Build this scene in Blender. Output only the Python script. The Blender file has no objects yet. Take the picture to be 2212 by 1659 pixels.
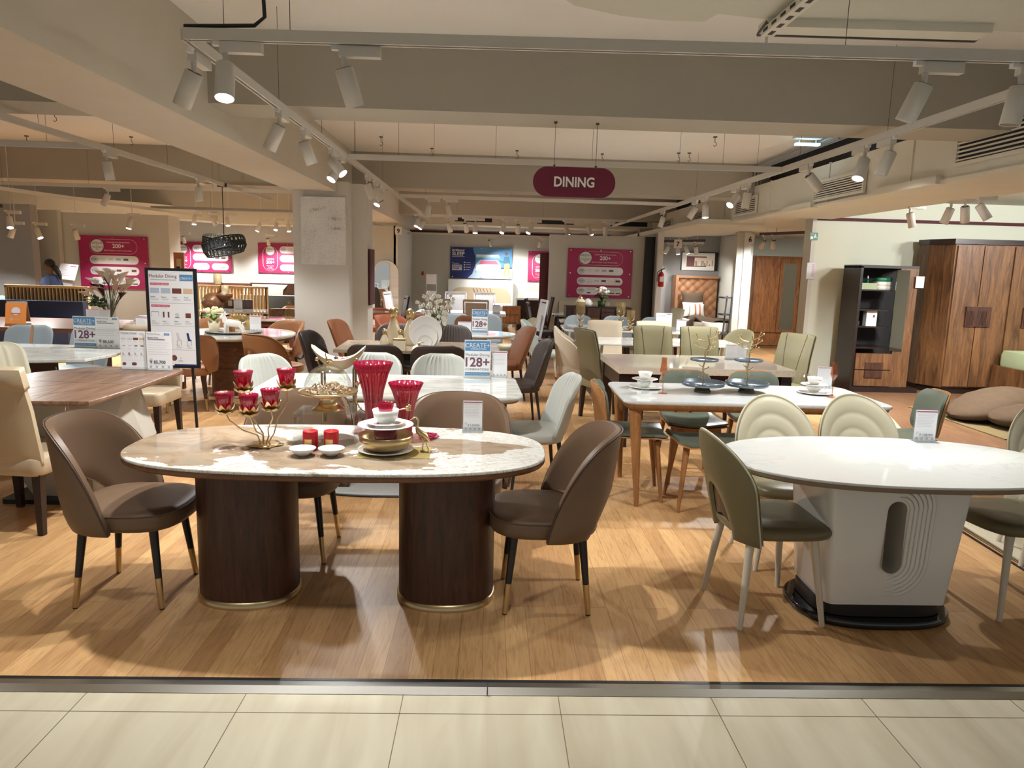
import bpy, math, random
from mathutils import Vector, Matrix
R = math.radians; PI = math.pi
rnd = random.Random(7)
S = bpy.context.scene
COL = S.collection
# ---------------------------------------------------------------- camera
FPX, YAW, PITCH, ROLL, CAMH = 1561.0, .033, .1598, .0273, 1.63
_f = Vector((math.sin(YAW)*math.cos(PITCH), math.cos(YAW)*math.cos(PITCH), -math.sin(PITCH)))
_r = Vector((math.cos(YAW), -math.sin(YAW), 0)); _u = _r.cross(_f)
RT = math.cos(ROLL)*_r + math.sin(ROLL)*_u; UP = -math.sin(ROLL)*_r + math.cos(ROLL)*_u
cd = bpy.data.cameras.new('camera'); cam = bpy.data.objects.new('camera', cd); COL.objects.link(cam)
cd.sensor_fit = 'HORIZONTAL'; cd.sensor_width = 36; cd.lens = 36*FPX/2212; cd.clip_start = .05; cd.clip_end = 100
cam.matrix_world = Matrix(((RT.x, UP.x, -_f.x, 0), (RT.y, UP.y, -_f.y, 0), (RT.z, UP.z, -_f.z, CAMH), (0, 0, 0, 1)))
S.camera = cam
def at(px, py, z=0.0):            # photo pixel -> point on the horizontal plane at height z
    d = RT*((px-1106)/FPX) + UP*((829.5-py)/FPX) + _f
    t = (z-CAMH)/d.z; return Vector((d.x*t, d.y*t, z))
def ay(px, py, Y):                # photo pixel -> point on the vertical plane y = Y
    d = RT*((px-1106)/FPX) + UP*((829.5-py)/FPX) + _f
    t = Y/d.y; return Vector((d.x*t, Y, CAMH+d.z*t))
# ---------------------------------------------------------------- light and exposure
S.view_settings.view_transform = 'Standard'; S.view_settings.look = 'None'
S.view_settings.gamma = 1; S.view_settings.use_curve_mapping = False; S.view_settings.exposure = EXPO = 0.48
W = bpy.data.worlds.new('world'); S.world = W; W.use_nodes = True
W.node_tree.nodes['Background'].inputs[0].default_value = (1, 1, .99, 1)
W.node_tree.nodes['Background'].inputs[1].default_value = .27
def lamp(kind, name, loc, power, col=(1, .995, .975), size=.1, aim=None, angle=90, blend=.6, sy=None):
    l = bpy.data.lights.new(name, kind); l.energy = power; l.color = col
    if kind == 'SPOT': l.spot_size = R(angle); l.spot_blend = blend; l.shadow_soft_size = size
    elif kind == 'POINT': l.shadow_soft_size = size
    elif kind == 'AREA':
        l.size = size
        if sy: l.shape = 'RECTANGLE'; l.size_y = sy
    o = bpy.data.objects.new(name, l); COL.objects.link(o); o.location = loc
    if aim is not None: o.rotation_euler = (Vector(aim)-Vector(loc)).to_track_quat('-Z', 'Y').to_euler()
    o['kind'] = 'structure'
    return o
# unseen spots added over the corridor to brighten the front tiles and floor strip
for i, (x, p_) in enumerate(((-3.4, 50), (-1.7, 66), (.0, 56), (1.7, 26))):
    lamp('SPOT', 'corridor_fill_spot', (x, 1.85, 3.15), p_, size=.09, aim=(x, 1.95, 0), angle=62, blend=.45)
# ---------------------------------------------------------------- materials
MATS = {}
def nt(name):
    m = bpy.data.materials.new(name); m.use_nodes = True; t = m.node_tree
    MATS[name] = m; return m, t, t.nodes['Principled BSDF']
def P(name, col, rough=.5, metal=0.0, bump=0, bscale=200, trans=0, ior=1.45, emit=None, es=1, alpha=1, coat=0, var=0, vscale=3, spec=None):
    m, t, b = nt(name); I = b.inputs
    I['Base Color'].default_value = (*col, 1); I['Roughness'].default_value = rough; I['Metallic'].default_value = metal
    I['Transmission Weight'].default_value = trans; I['IOR'].default_value = ior; I['Alpha'].default_value = alpha
    I['Coat Weight'].default_value = coat
    if spec is not None: I['Specular IOR Level'].default_value = spec
    if emit: I['Emission Color'].default_value = (*emit, 1); I['Emission Strength'].default_value = es
    if bump or var:
        tc = t.nodes.new('ShaderNodeTexCoord')
        if bump:
            n = t.nodes.new('ShaderNodeTexNoise'); n.inputs['Scale'].default_value = bscale; n.inputs['Detail'].default_value = 3
            bp = t.nodes.new('ShaderNodeBump'); bp.inputs['Strength'].default_value = bump; bp.inputs['Distance'].default_value = .002
            t.links.new(tc.outputs['Object'], n.inputs['Vector']); t.links.new(n.outputs['Fac'], bp.inputs['Height']); t.links.new(bp.outputs['Normal'], I['Normal'])
        if var:
            n = t.nodes.new('ShaderNodeTexNoise'); n.inputs['Scale'].default_value = vscale; n.inputs['Detail'].default_value = 4
            mx = t.nodes.new('ShaderNodeMix'); mx.data_type = 'RGBA'
            mx.inputs[6].default_value = (*[c*(1-var) for c in col], 1); mx.inputs[7].default_value = (*[min(1, c*(1+var)) for c in col], 1)
            t.links.new(tc.outputs['Object'], n.inputs['Vector']); t.links.new(n.outputs['Fac'], mx.inputs[0]); t.links.new(mx.outputs[2], I['Base Color'])
    return m
def ramp(t, fac, stops):
    r = t.nodes.new('ShaderNodeValToRGB'); e = r.color_ramp.elements
    while len(e) < len(stops): e.new(.5)
    for k, (p, c) in enumerate(stops): e[k].position = p; e[k].color = (*c, 1)
    t.links.new(fac, r.inputs[0]); return r.outputs[0]
def mapped(t, scale, rot=(0, 0, 0), loc=(0, 0, 0)):
    tc = t.nodes.new('ShaderNodeTexCoord'); mp = t.nodes.new('ShaderNodeMapping')
    mp.inputs['Scale'].default_value = scale; mp.inputs['Rotation'].default_value = rot; mp.inputs['Location'].default_value = loc
    t.links.new(tc.outputs['Object'], mp.inputs[0]); return mp.outputs[0]
def noise(t, vec, scale=5, detail=4, dist=0, rough=.5):
    n = t.nodes.new('ShaderNodeTexNoise'); n.inputs['Scale'].default_value = scale; n.inputs['Detail'].default_value = detail
    n.inputs['Distortion'].default_value = dist; n.inputs['Roughness'].default_value = rough
    t.links.new(vec, n.inputs['Vector']); return n.outputs['Fac']
def wood(name, dark, light, axis='z', rough=.4, scale=1.0, coat=0, fig=1.0):
    m, t, b = nt(name); s = {'x': (1, 9, 9), 'y': (9, 1, 9), 'z': (9, 9, 1)}[axis]
    v = mapped(t, tuple(k*scale for k in s)); a = noise(t, v, 2.2, 6, 1.2*fig, .6)
    mid = tuple((x+y)/2 for x, y in zip(dark, light))
    c = ramp(t, a, ((.3, dark), (.5, mid), (.72, light)))
    v2 = mapped(t, tuple(k*scale*6 for k in s)); a2 = noise(t, v2, 4, 3)
    mx = t.nodes.new('ShaderNodeMix'); mx.data_type = 'RGBA'; mx.blend_type = 'MULTIPLY'; mx.inputs[0].default_value = .35
    t.links.new(c, mx.inputs[6]); t.links.new(ramp(t, a2, ((.35, (.55, .5, .45)), (.6, (1, 1, 1)))), mx.inputs[7])
    t.links.new(mx.outputs[2], b.inputs['Base Color']); b.inputs['Roughness'].default_value = rough; b.inputs['Coat Weight'].default_value = coat
    return m
def marble(name, base, vein, amount=.06, scale=1.2, rough=.08, stops=None, dist=2.5, vstretch=(1, 2, 1)):
    m, t, b = nt(name); v = mapped(t, vstretch)
    n = noise(t, v, scale, 8, dist, .6)
    c = ramp(t, n, stops or ((.5-amount, base), (.5, vein), (.5+amount, base)))
    t.links.new(c, b.inputs['Base Color']); b.inputs['Roughness'].default_value = rough; b.inputs['Coat Weight'].default_value = .3
    b.inputs['Coat Roughness'].default_value = .03
    return m
def floor_mat():
    m, t, b = nt('wood_floor')
    v = mapped(t, (1, 1, 1), (0, 0, R(90)))
    br = t.nodes.new('ShaderNodeTexBrick'); t.links.new(v, br.inputs['Vector'])
    br.inputs['Scale'].default_value = 1; br.inputs['Brick Width'].default_value = 1.1; br.inputs['Row Height'].default_value = .1
    br.inputs['Mortar Size'].default_value = .0012; br.inputs['Mortar Smooth'].default_value = .2; br.offset = .37; br.offset_frequency = 3
    br.inputs['Color1'].default_value = (.44, .25, .112, 1); br.inputs['Color2'].default_value = (.62, .39, .185, 1); br.inputs['Mortar'].default_value = (.30, .16, .07, 1)
    g = noise(t, mapped(t, (22, 1.6, 1)), 2.2, 8, 1.6, .65)
    gc = ramp(t, g, ((.3, (.66, .52, .4)), (.48, (.95, .9, .84)), (.7, (1.12, 1.1, 1.05))))
    mx = t.nodes.new('ShaderNodeMix'); mx.data_type = 'RGBA'; mx.blend_type = 'MULTIPLY'; mx.inputs[0].default_value = .85
    t.links.new(br.outputs['Color'], mx.inputs[6]); t.links.new(gc, mx.inputs[7]); t.links.new(mx.outputs[2], b.inputs['Base Color'])
    b.inputs['Roughness'].default_value = .38; b.inputs['Specular IOR Level'].default_value = .4
    bp = t.nodes.new('ShaderNodeBump'); bp.inputs['Strength'].default_value = .08; bp.inputs['Distance'].default_value = .002
    t.links.new(g, bp.inputs['Height']); t.links.new(bp.outputs['Normal'], b.inputs['Normal'])
def tile_mat():
    m, t, b = nt('tile_floor')
    a = noise(t, mapped(t, (7, 1, 1), (0, 0, R(12))), 1.3, 5, .8)
    t.links.new(ramp(t, a, ((.3, (.455, .40, .285)), (.5, (.51, .455, .335)), (.7, (.56, .51, .385)))), b.inputs['Base Color'])
    b.inputs['Roughness'].default_value = .38; b.inputs['Specular IOR Level'].default_value = .4
floor_mat(); tile_mat()
P('grout', (.16, .12, .08), .8)
P('wall', (.56, .545, .485), .75, var=.03); P('wall_light', (.64, .63, .59), .75); P('wall_grey', (.33, .32, .31), .8)
P('wall_green', (.61, .62, .51), .7, var=.03)
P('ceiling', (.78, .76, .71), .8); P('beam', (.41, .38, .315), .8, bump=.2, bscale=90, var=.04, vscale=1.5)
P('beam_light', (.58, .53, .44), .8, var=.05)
P('duct_front', (.60, .59, .50), .7); P('duct', (.70, .67, .57), .7, var=.04); P('dark', (.02, .02, .022), .6); P('black', (.012, .012, .013), .35); P('black_gloss', (.008, .008, .008), .06, coat=.5)
P('navy', (.012, .018, .045), .7); P('maroon', (.075, .012, .015), .7)
P('white', (.78, .77, .74), .4); P('white_gloss', (.80, .79, .75), .12, coat=.3); P('paper', (.80, .81, .83), .5); P('can', (.60, .57, .51), .42); P('can_dark', (.07, .065, .06), .5)
P('lens_on', (1, 1, 1), .3, emit=(1, .97, .92), es=9); P('lens_off', (.18, .17, .16), .25)
P('steel', (.55, .54, .5), .25, 1); P('chrome', (.8, .8, .8), .08, 1); P('brass', (.58, .45, .25), .3, 1); P('gold', (.66, .51, .28), .27, 1); P('rosegold', (.66, .42, .3), .25, 1)
P('brown_leather', (.155, .096, .058), .45, bump=.15, bscale=350, spec=.4); P('brown_dark', (.075, .040, .026), .45)
P('tan_leather', (.33, .155, .07), .42, bump=.1, bscale=350); P('rust', (.155, .052, .017), .5, var=.3, vscale=9, bump=.2)
P('olive', (.15, .125, .065), .38, bump=.1, bscale=350); P('olive_lt', (.30, .275, .165), .36, bump=.1, bscale=350); P('cream_leather', (.56, .52, .38), .33, bump=.1, bscale=300)
P('beige_leather', (.50, .40, .27), .4, bump=.08, bscale=300); P('grey_leather', (.38, .39, .355), .42); P('bluegrey', (.21, .25, .27), .45); P('sage', (.125, .145, .11), .33); P('pale_blue', (.42, .48, .47), .6)
P('plum', (.036, .024, .020), .5, bump=.3, bscale=500); P('cream_fabric', (.56, .49, .38), .9, bump=.6, bscale=420, var=.12, vscale=160); P('salmon', (.50, .17, .09), .7); P('taupe', (.24, .17, .115), .6)
P('dark_metal', (.02, .018, .017), .35); P('white_leg', (.62, .57, .47), .3); P('green_seat', (.12, .13, .04), .6)
def thin(name, tint, refl=.06, body=0, bcol=(1, 1, 1), rough=.03):
    m, t, b = nt(name); tr = t.nodes.new('ShaderNodeBsdfTransparent'); tr.inputs[0].default_value = (*tint, 1)
    gl = t.nodes.new('ShaderNodeBsdfGlossy'); gl.inputs['Roughness'].default_value = rough
    fr = t.nodes.new('ShaderNodeLayerWeight'); fr.inputs['Blend'].default_value = .12; ad = t.nodes.new('ShaderNodeMath'); ad.operation = 'MULTIPLY_ADD'; ad.inputs[1].default_value = .55; ad.inputs[2].default_value = refl; t.links.new(fr.outputs['Facing'], ad.inputs[0])
    b.inputs['Base Color'].default_value = (*bcol, 1); b.inputs['Roughness'].default_value = .15; b.inputs['Subsurface Weight'].default_value = 0
    m1 = t.nodes.new('ShaderNodeMixShader'); m1.inputs[0].default_value = body; t.links.new(tr.outputs[0], m1.inputs[1]); t.links.new(b.outputs[0], m1.inputs[2])
    m2 = t.nodes.new('ShaderNodeMixShader'); t.links.new(ad.outputs[0], m2.inputs[0]); t.links.new(m1.outputs[0], m2.inputs[1]); t.links.new(gl.outputs[0], m2.inputs[2])
    t.links.new(m2.outputs[0], t.nodes['Material Output'].inputs['Surface'])
thin('ruby', (.80, .13, .34), .05, .30, (.42, .005, .06)); thin('glass', (.97, .985, .98), .07); thin('amber', (.95, .76, .64), .03, .14, (.42, .17, .08)); thin('smoke', (.86, .80, .62), .06, .10, (.4, .3, .12))
thin('acrylic', (.96, .97, .97), .04, .06, (.8, .82, .82)); P('porcelain', (.82, .81, .77), .1, coat=.5); P('ivory', (.74, .66, .48), .25, coat=.3)
P('candle', (.42, .012, .014), .35); P('label_gold', (.70, .45, .14), .4); P('mat_gold', (.42, .34, .12), .45, .5, bump=.6, bscale=60, var=.3, vscale=30)
P('mirror', (.85, .87, .85), .02, 1); P('magenta', (.38, .02, .10), .45); P('sign_red', (.15, .010, .032), .4); P('blue', (.09, .26, .48), .45); P('navy_print', (.012, .03, .16), .45)
P('grey_line', (.42, .43, .46), .6); P('ink', (.10, .10, .13), .6); P('purple_ink', (.17, .07, .12), .6); P('rose_ink', (.62, .12, .2), .6); P('silver_print', (.6, .61, .64), .4); P('teal', (.30, .55, .62), .5); P('orange', (.85, .30, .05), .5)
P('wine_swatch', (.16, .05, .04), .5); P('blue_swatch', (.42, .52, .62), .5); P('tan_swatch', (.62, .46, .30), .5); P('jeans', (.06, .16, .26), .7); P('khaki', (.55, .35, .16), .7)
P('leaf', (.035, .075, .02), .5); P('leaf_lt', (.25, .36, .10), .5); P('petal', (.85, .83, .76), .6); P('petal_y', (.78, .72, .45), .6); P('petal_p', (.80, .66, .50), .6); P('plum_petal', (.06, .01, .03), .5)
P('red', (.5, .02, .02), .3); P('exit_green', (.01, .16, .08), .4); P('skin', (.20, .10, .06), .55); P('hair', (.012, .010, .010), .5); P('blouse', (.006, .014, .045), .8, var=.9, vscale=14)
P('rug', (.19, .14, .06), .95, bump=1, bscale=250, var=.35, vscale=40); P('plush', (.085, .052, .028), .9, bump=1, bscale=300, var=.3, vscale=10); P('bedding', (.42, .50, .30), .8); P('bed_white', (.75, .72, .66), .8); P('throw', (.10, .065, .04), .9)
P('slat_wood', (.62, .46, .24), .5); P('potpourri', (.42, .24, .12), .8, var=.6, vscale=60); P('terracotta', (.35, .13, .05), .7); P('lamp_black', (.045, .047, .05), .5, .4); P('tray_grey', (.13, .16, .19), .25, .6); P('bronze', (.20, .15, .08), .4, .8); P('charcoal', (.05, .055, .06), .6)
P('bulb', (1, 1, 1), .3, emit=(1, .85, .6), es=12); P('fly_glow', (.4, .75, 1), .3, emit=(.45, .8, 1), es=5); P('flesh_base', (.45, .42, .36), .6); P('stone_grey', (.35, .35, .33), .6)
wood('walnut_dark', (.028, .010, .006), (.10, .038, .020), rough=.42, scale=1.6); wood('walnut', (.10, .042, .018), (.26, .12, .055), 'x', .35, 1.2)
wood('walnut_b', (.12, .062, .038), (.32, .195, .13), 'y', .35, 1.2); wood('teak', (.10, .035, .012), (.36, .15, .05), 'z', .4, .8, fig=2.2); wood('wardrobe_wood', (.055, .023, .010), (.25, .115, .042), 'z', .45, .7)
wood('oak', (.24, .105, .035), (.44, .21, .08), 'z', .35, 1.5); wood('ply', (.30, .13, .045), (.50, .25, .10), 'z', .4, 1.2, fig=3); wood('brown_wood', (.09, .03, .012), (.20, .08, .035), 'x', .3); wood('espresso', (.012, .006, .005), (.03, .013, .01), 'x', .35); wood('stripes', (.10, .06, .04), (.55, .45, .33), 'x', .15, 1.6)
wood('floor_dark', (.15, .075, .04), (.32, .175, .09), 'y', .3, 1.3)
marble('marble_white', (.66, .68, .67), (.60, .61, .605), .012, .55, .06, dist=1.6)
marble('marble_veined', (.74, .75, .72), (.36, .36, .34), .05, 1.3, .1)
marble('marble_grey', (.66, .68, .65), (.52, .53, .50), .07, .9, .07, vstretch=(1, 2.6, 1), dist=1.2)
def patchy():
    m, t, b = nt('marble_brown'); v = mapped(t, (1, 1.5, 1), loc=(3.45, .35, 0))
    a = noise(t, v, 1.25, 9, .25, .62); q = noise(t, v, 3.2, 6, 1.5, .6); w = noise(t, v, 5.0, 9, 3.0, .65)
    brown = ramp(t, q, ((.3, (.20, .155, .105)), (.45, (.30, .22, .15)), (.55, (.35, .27, .19)), (.7, (.27, .26, .22))))
    white = ramp(t, w, ((.44, (.70, .70, .66)), (.485, (.62, .60, .54)), (.5, (.36, .31, .24)), (.515, (.66, .65, .60)), (.56, (.70, .70, .66))))
    mk = ramp(t, a, ((.497, (0, 0, 0)), (.507, (1, 1, 1)))); mx = t.nodes.new('ShaderNodeMix'); mx.data_type = 'RGBA'
    t.links.new(mk, mx.inputs[0]); t.links.new(white, mx.inputs[6]); t.links.new(brown, mx.inputs[7]); t.links.new(mx.outputs[2], b.inputs['Base Color'])
    b.inputs['Roughness'].default_value = .07; b.inputs['Coat Weight'].default_value = .3
patchy()
marble('granite', (.40, .33, .26), (.62, .54, .44), .2, 60, .15, vstretch=(1, 1, 1), dist=0)
P('ceramic_top', (.58, .53, .45), .06, var=.08, coat=.3)
# ---------------------------------------------------------------- mesh builder
class MB:
    def __init__(s): s.v = []; s.f = []; s.m = []; s.sm = []; s.mats = []
    def mi(s, m):
        if m not in s.mats: s.mats.append(m)
        return s.mats.index(m)
    def add(s, vs, fs, m='white', smooth=False, M=None):
        b = len(s.v); k = s.mi(m)
        s.v += [tuple(M @ Vector(v)) if M else tuple(v) for v in vs]
        for f in fs: s.f.append([b+i for i in f]); s.m.append(k); s.sm.append(smooth)
        return s
    def box(s, x0, x1, y0, y1, z0, z1, m='white', M=None):
        v = [(x0, y0, z0), (x1, y0, z0), (x1, y1, z0), (x0, y1, z0), (x0, y0, z1), (x1, y0, z1), (x1, y1, z1), (x0, y1, z1)]
        return s.add(v, [(3, 2, 1, 0), (4, 5, 6, 7), (0, 1, 5, 4), (1, 2, 6, 5), (2, 3, 7, 6), (3, 0, 4, 7)], m, False, M)
    def rings(s, rings, m='white', smooth=True, caps=(True, True), M=None):     # rings: equal-length closed point loops, bottom to top
        n = len(rings[0]); vs = [p for r in rings for p in r]; fs = []
        for k in range(len(rings)-1):
            for i in range(n):
                j = (i+1) % n; fs.append((k*n+i, k*n+j, (k+1)*n+j, (k+1)*n+i))
        s.add(vs, fs, m, smooth, M)
        if caps[0]: s.add(rings[0], [tuple(range(n))[::-1]], m, False, M)
        if caps[1]: s.add(rings[-1], [tuple(range(n))], m, False, M)
        return s
    def stack(s, out, prof, m='white', smooth=True, caps=(True, True), M=None):  # outline (x,y) + profile of (inset, z)
        rr = []
        for ins, z in prof:
            r = []
            for x, y in out:
                l = math.hypot(x, y) or 1; k = max(0, 1-ins/l); r.append((x*k, y*k, z))
            rr.append(r)
        return s.rings(rr, m, smooth, caps, M)
    def lathe(s, prof, m='white', n=28, c=(0, 0), flute=0, nf=16, M=None, caps=(False, False), smooth=True):
        rr = []
        for r, z in prof:
            q = []
            for i in range(n):
                a = 2*PI*i/n; k = r*(1+flute*math.cos(nf*a)); q.append((c[0]+k*math.cos(a), c[1]+k*math.sin(a), z))
            rr.append(q)
        return s.rings(rr, m, smooth, caps, M)
    def tube(s, pts, r, m='white', n=10, smooth=True, M=None, sq=None):
        pts = [Vector(p) for p in pts]; rr = []; k = len(pts)
        rs = r if isinstance(r, (list, tuple)) else [r]*k
        up = Vector((0, 0, 1)); prev = None
        for i, p in enumerate(pts):
            d = (pts[min(i+1, k-1)]-pts[max(i-1, 0)]).normalized()
            if prev is None: a = d.orthogonal().normalized() if abs(d.z) > .95 else d.cross(up).normalized()
            else: a = (prev - d*prev.dot(d)).normalized()
            if abs(d.z) > .95 and prev is None: a = (Vector((1, 0, 0)) - d*d.x).normalized()
            prev = a; bb = d.cross(a)
            if sq: q = [p+a*x*rs[i]*sq[0]+bb*y*rs[i]*sq[1] for x, y in ((1, 1), (-1, 1), (-1, -1), (1, -1))]
            else: q = [p+(a*math.cos(2*PI*j/n)+bb*math.sin(2*PI*j/n))*rs[i] for j in range(n)]
            rr.append([tuple(v) for v in q])
        return s.rings(rr, m, smooth and not sq, (True, True), M)
    def ball(s, c, r, m='white', sx=1, sy=1, sz=1, n=12, M=None):
        prof = [(max(.0005, r*math.sin(PI*k/8)), -r*math.cos(PI*k/8)) for k in range(9)]
        rr = [[(c[0]+q*sx*math.cos(2*PI*i/n), c[1]+q*sy*math.sin(2*PI*i/n), c[2]+z*sz) for i in range(n)] for q, z in prof]
        return s.rings(rr, m, True, (True, True), M)
    def prism(s, poly, z0, z1, m='white', M=None):
        n = len(poly); return s.rings([[(x, y, z0) for x, y in poly], [(x, y, z1) for x, y in poly]], m, False, (True, True), M)
    def grid(s, fn, nu, nv, m='white', thick=0, smooth=True, M=None, m2=None):   # fn(u in -1..1, v in 0..1) -> point ; closed slab if thick
        G = [[Vector(fn(-1+2*i/nu, j/nv)) for i in range(nu+1)] for j in range(nv+1)]
        def N(j, i):
            a = G[j][min(i+1, nu)]-G[j][max(i-1, 0)]; b = G[min(j+1, nv)][i]-G[max(j-1, 0)][i]
            c = a.cross(b); return c.normalized() if c.length > 1e-9 else Vector((0, 0, 0))
        w = nu+1; idx = lambda j, i: j*w+i
        quads = [(idx(j, i), idx(j, i+1), idx(j+1, i+1), idx(j+1, i)) for j in range(nv) for i in range(nu)]
        if not thick: return s.add([p for r in G for p in r], quads, m, smooth, M)
        A, B = [], []
        for j in range(nv+1):
            for i in range(nu+1):
                edge = min(1, .55+.45*min(j, nv-j, i, nu-i)/1.5) if nv > 3 else 1
                d = N(j, i)*(thick/2*edge); A.append(G[j][i]+d); B.append(G[j][i]-d)
        s.add(A, quads, m, smooth, M); s.add(B, [q[::-1] for q in quads], m2 or m, smooth, M)
        per = [idx(0, i) for i in range(w)]+[idx(j, nu) for j in range(1, nv+1)]+[idx(nv, i) for i in range(nu-1, -1, -1)]+[idx(j, 0) for j in range(nv-1, 0, -1)]
        n = len(per); vs = [A[k] for k in per]+[B[k] for k in per]
        s.add(vs, [(i, n+i, n+(i+1) % n, (i+1) % n) for i in range(n)], m, smooth, M); s.edge = [(A[k]+B[k])/2 for k in per]
        return s
    def build(s, name, parent=None, label=None, loc=None, rz=None):
        me = bpy.data.meshes.new(name); me.from_pydata(s.v, [], s.f)
        for m in s.mats: me.materials.append(MATS[m])
        me.polygons.foreach_set('material_index', s.m); me.polygons.foreach_set('use_smooth', s.sm); me.update()
        o = bpy.data.objects.new(name, me); COL.objects.link(o)
        if parent: o.parent = parent
        if label: o['label'] = label
        if loc is not None: o.location = loc
        if rz is not None: o.rotation_euler = (0, 0, R(rz))
        return o
def thing(name, label, cat, loc=(0, 0, 0), rz=0, group=None):
    o = bpy.data.objects.new(name, None); COL.objects.link(o); o.empty_display_size = .1
    o.location = loc; o.rotation_euler = (0, 0, R(rz)); o['label'] = label; o['category'] = cat
    if group: o['group'] = group
    return o
def tag(o, label, cat, group=None, kind=None):
    o['label'] = label; o['category'] = cat
    if group: o['group'] = group
    if kind: o['kind'] = kind
    return o
def struct(o): o['kind'] = 'structure'; return o
def dup(r, loc, rz, label, group=None):
    def cp(o, par):
        c = o.copy(); COL.objects.link(c); c.parent = par
        for ch in [x for x in o.children]: cp(ch, c)
        return c
    c = cp(r, None); c.location = loc; c.rotation_euler = (0, 0, R(rz)); c['label'] = label
    if group: c['group'] = group
    elif 'group' in c: del c['group']
    return c
class Maker:                       # first call places the prototype itself, later calls copy it
    def __init__(s, fn): s.fn = fn; s.p = None
    def __call__(s, loc, rz, label, group=None, **k):
        if s.p is None:
            s.p = s.fn(label, **k); o = s.p; o.location = loc; o.rotation_euler = (0, 0, R(rz))
            if group: o['group'] = group
            return o
        return dup(s.p, loc, rz, label, group)
def sup(a, b, n=2.6, k=48, x0=0, y0=0):
    o = []
    for i in range(k):
        t = 2*PI*i/k; c, s_ = math.cos(t), math.sin(t)
        o.append((x0+a*math.copysign(abs(c)**(2/n), c), y0+b*math.copysign(abs(s_)**(2/n), s_)))
    return o
def rrect(w, h, r, k=6, x0=0, y0=0):
    o = []
    for cx, cy, a in ((w/2-r, h/2-r, 0), (-w/2+r, h/2-r, 90), (-w/2+r, -h/2+r, 180), (w/2-r, -h/2+r, 270)):
        for i in range(k+1): t = R(a+90*i/k); o.append((x0+cx+r*math.cos(t), y0+cy+r*math.sin(t)))
    return o
TX = {}
def text_mesh(s, bold=False):
    if (s, bold) in TX: return TX[(s, bold)]
    c = bpy.data.curves.new('t', 'FONT'); c.body = s; c.size = 1; c.resolution_u = 3
    if bold: c.offset = .024
    o = bpy.data.objects.new('t', c); COL.objects.link(o); dg = bpy.context.evaluated_depsgraph_get()
    me = bpy.data.meshes.new_from_object(o.evaluated_get(dg))
    vs = [tuple(v.co) for v in me.vertices]; fs = [tuple(p.vertices) for p in me.polygons]
    bpy.data.objects.remove(o); bpy.data.curves.remove(c); bpy.data.meshes.remove(me)
    TX[(s, bold)] = (vs, fs); return vs, fs
class Sheet:                       # flat print: local x right, y up on the front face (facing -Y), drawn into an MB
    def __init__(s, mb, w, h, M=None): s.mb = mb; s.w = w; s.h = h; s.M = M or Matrix(); s.l = 0
    def pt(s, x, y, lv): return (x*s.w-s.w/2, -.0006-.0009*lv, s.h-y*s.h)
    def poly(s, pts, m, lv=1): s.mb.add([s.pt(x, y, lv) for x, y in pts], [tuple(range(len(pts)))], m, False, s.M)
    def rect(s, x0, y0, x1, y1, m, lv=1): s.poly([(x0, y1), (x1, y1), (x1, y0), (x0, y0)], m, lv)
    def pill(s, x0, y0, x1, y1, m, lv=1, r=None):
        W_, H_ = (x1-x0)*s.w, (y1-y0)*s.h; r = r if r is not None else min(W_, H_)/2-1e-4
        s.poly([((x0+x1)/2+x/s.w, (y0+y1)/2-y/s.h) for x, y in rrect(W_, H_, r, 8)], m, lv)
    def disc(s, x, y, r, m, lv=1): s.poly([(x+r*math.cos(2*PI*i/24)/s.w, y-r*math.sin(2*PI*i/24)/s.h) for i in range(24)], m, lv)
    def text(s, t, x, y, wd, m, lv=2, bold=False, ht=None):   # left x, baseline y, width (fractions)
        vs, fs = text_mesh(t, bold)
        if not vs: return
        x0 = min(v[0] for v in vs); x1 = max(v[0] for v in vs); k = wd*s.w/(x1-x0)
        s.mb.add([((v[0]-x0)*k+x*s.w-s.w/2, -.0006-.0009*lv, s.h-y*s.h+v[1]*(k if not ht else ht*s.h)) for v in vs], fs, m, False, s.M)
    def lines(s, x0, x1, ys, m='grey_line', t=.006, lv=1, jag=.25):
        for y in ys: s.rect(x0, y, x1-rnd.random()*jag*(x1-x0), y+t, m, lv)
# ================================================================ chair makers (local: seat centre at origin, facing -Y)
def legs(t, m, tops, feet, r0=.02, r1=.011, tip=None, tm='brass', sq=False, foot=None):
    for (ax, ay_, az), (bx, by) in zip(tops, [q[:2] for q in feet]):
        a, b = Vector((ax, ay_, az)), Vector((bx, by, .0 if not tip else 0))
        if tip:
            k = a.lerp(b, 1-tip/az); d = r0+(r1-r0)*(1-tip/az)
            l = MB().tube([a, k], [r0, d], m, 12).build('leg', t)
            MB().tube([k, a.lerp(b, .985)], [d+.0008, r1+.0008], tm, 12).tube([a.lerp(b, .985), b], [r1*1.1, r1*.9], 'black', 10).build('leg_tip', l, 'brass leg tip' if tm == 'brass' else None)
        elif sq: MB().tube([a, b], [r0, r1], m, sq=(1, 1)).build('leg', t)
        else:
            k = a.lerp(b, .975); MB().tube([a, k, b], [r0, r1*1.02, r1], m, 12).build('leg', t)
def sq4(a, b, z): return [(x*a, y*b, z) for x, y in ((-1, -1), (1, -1), (1, 1), (-1, 1))]
def sq4f(a, b, y0=0): return [(x*a, y*b+y0) for x, y in ((-1, -1), (1, -1), (1, 1), (-1, 1))]
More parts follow.
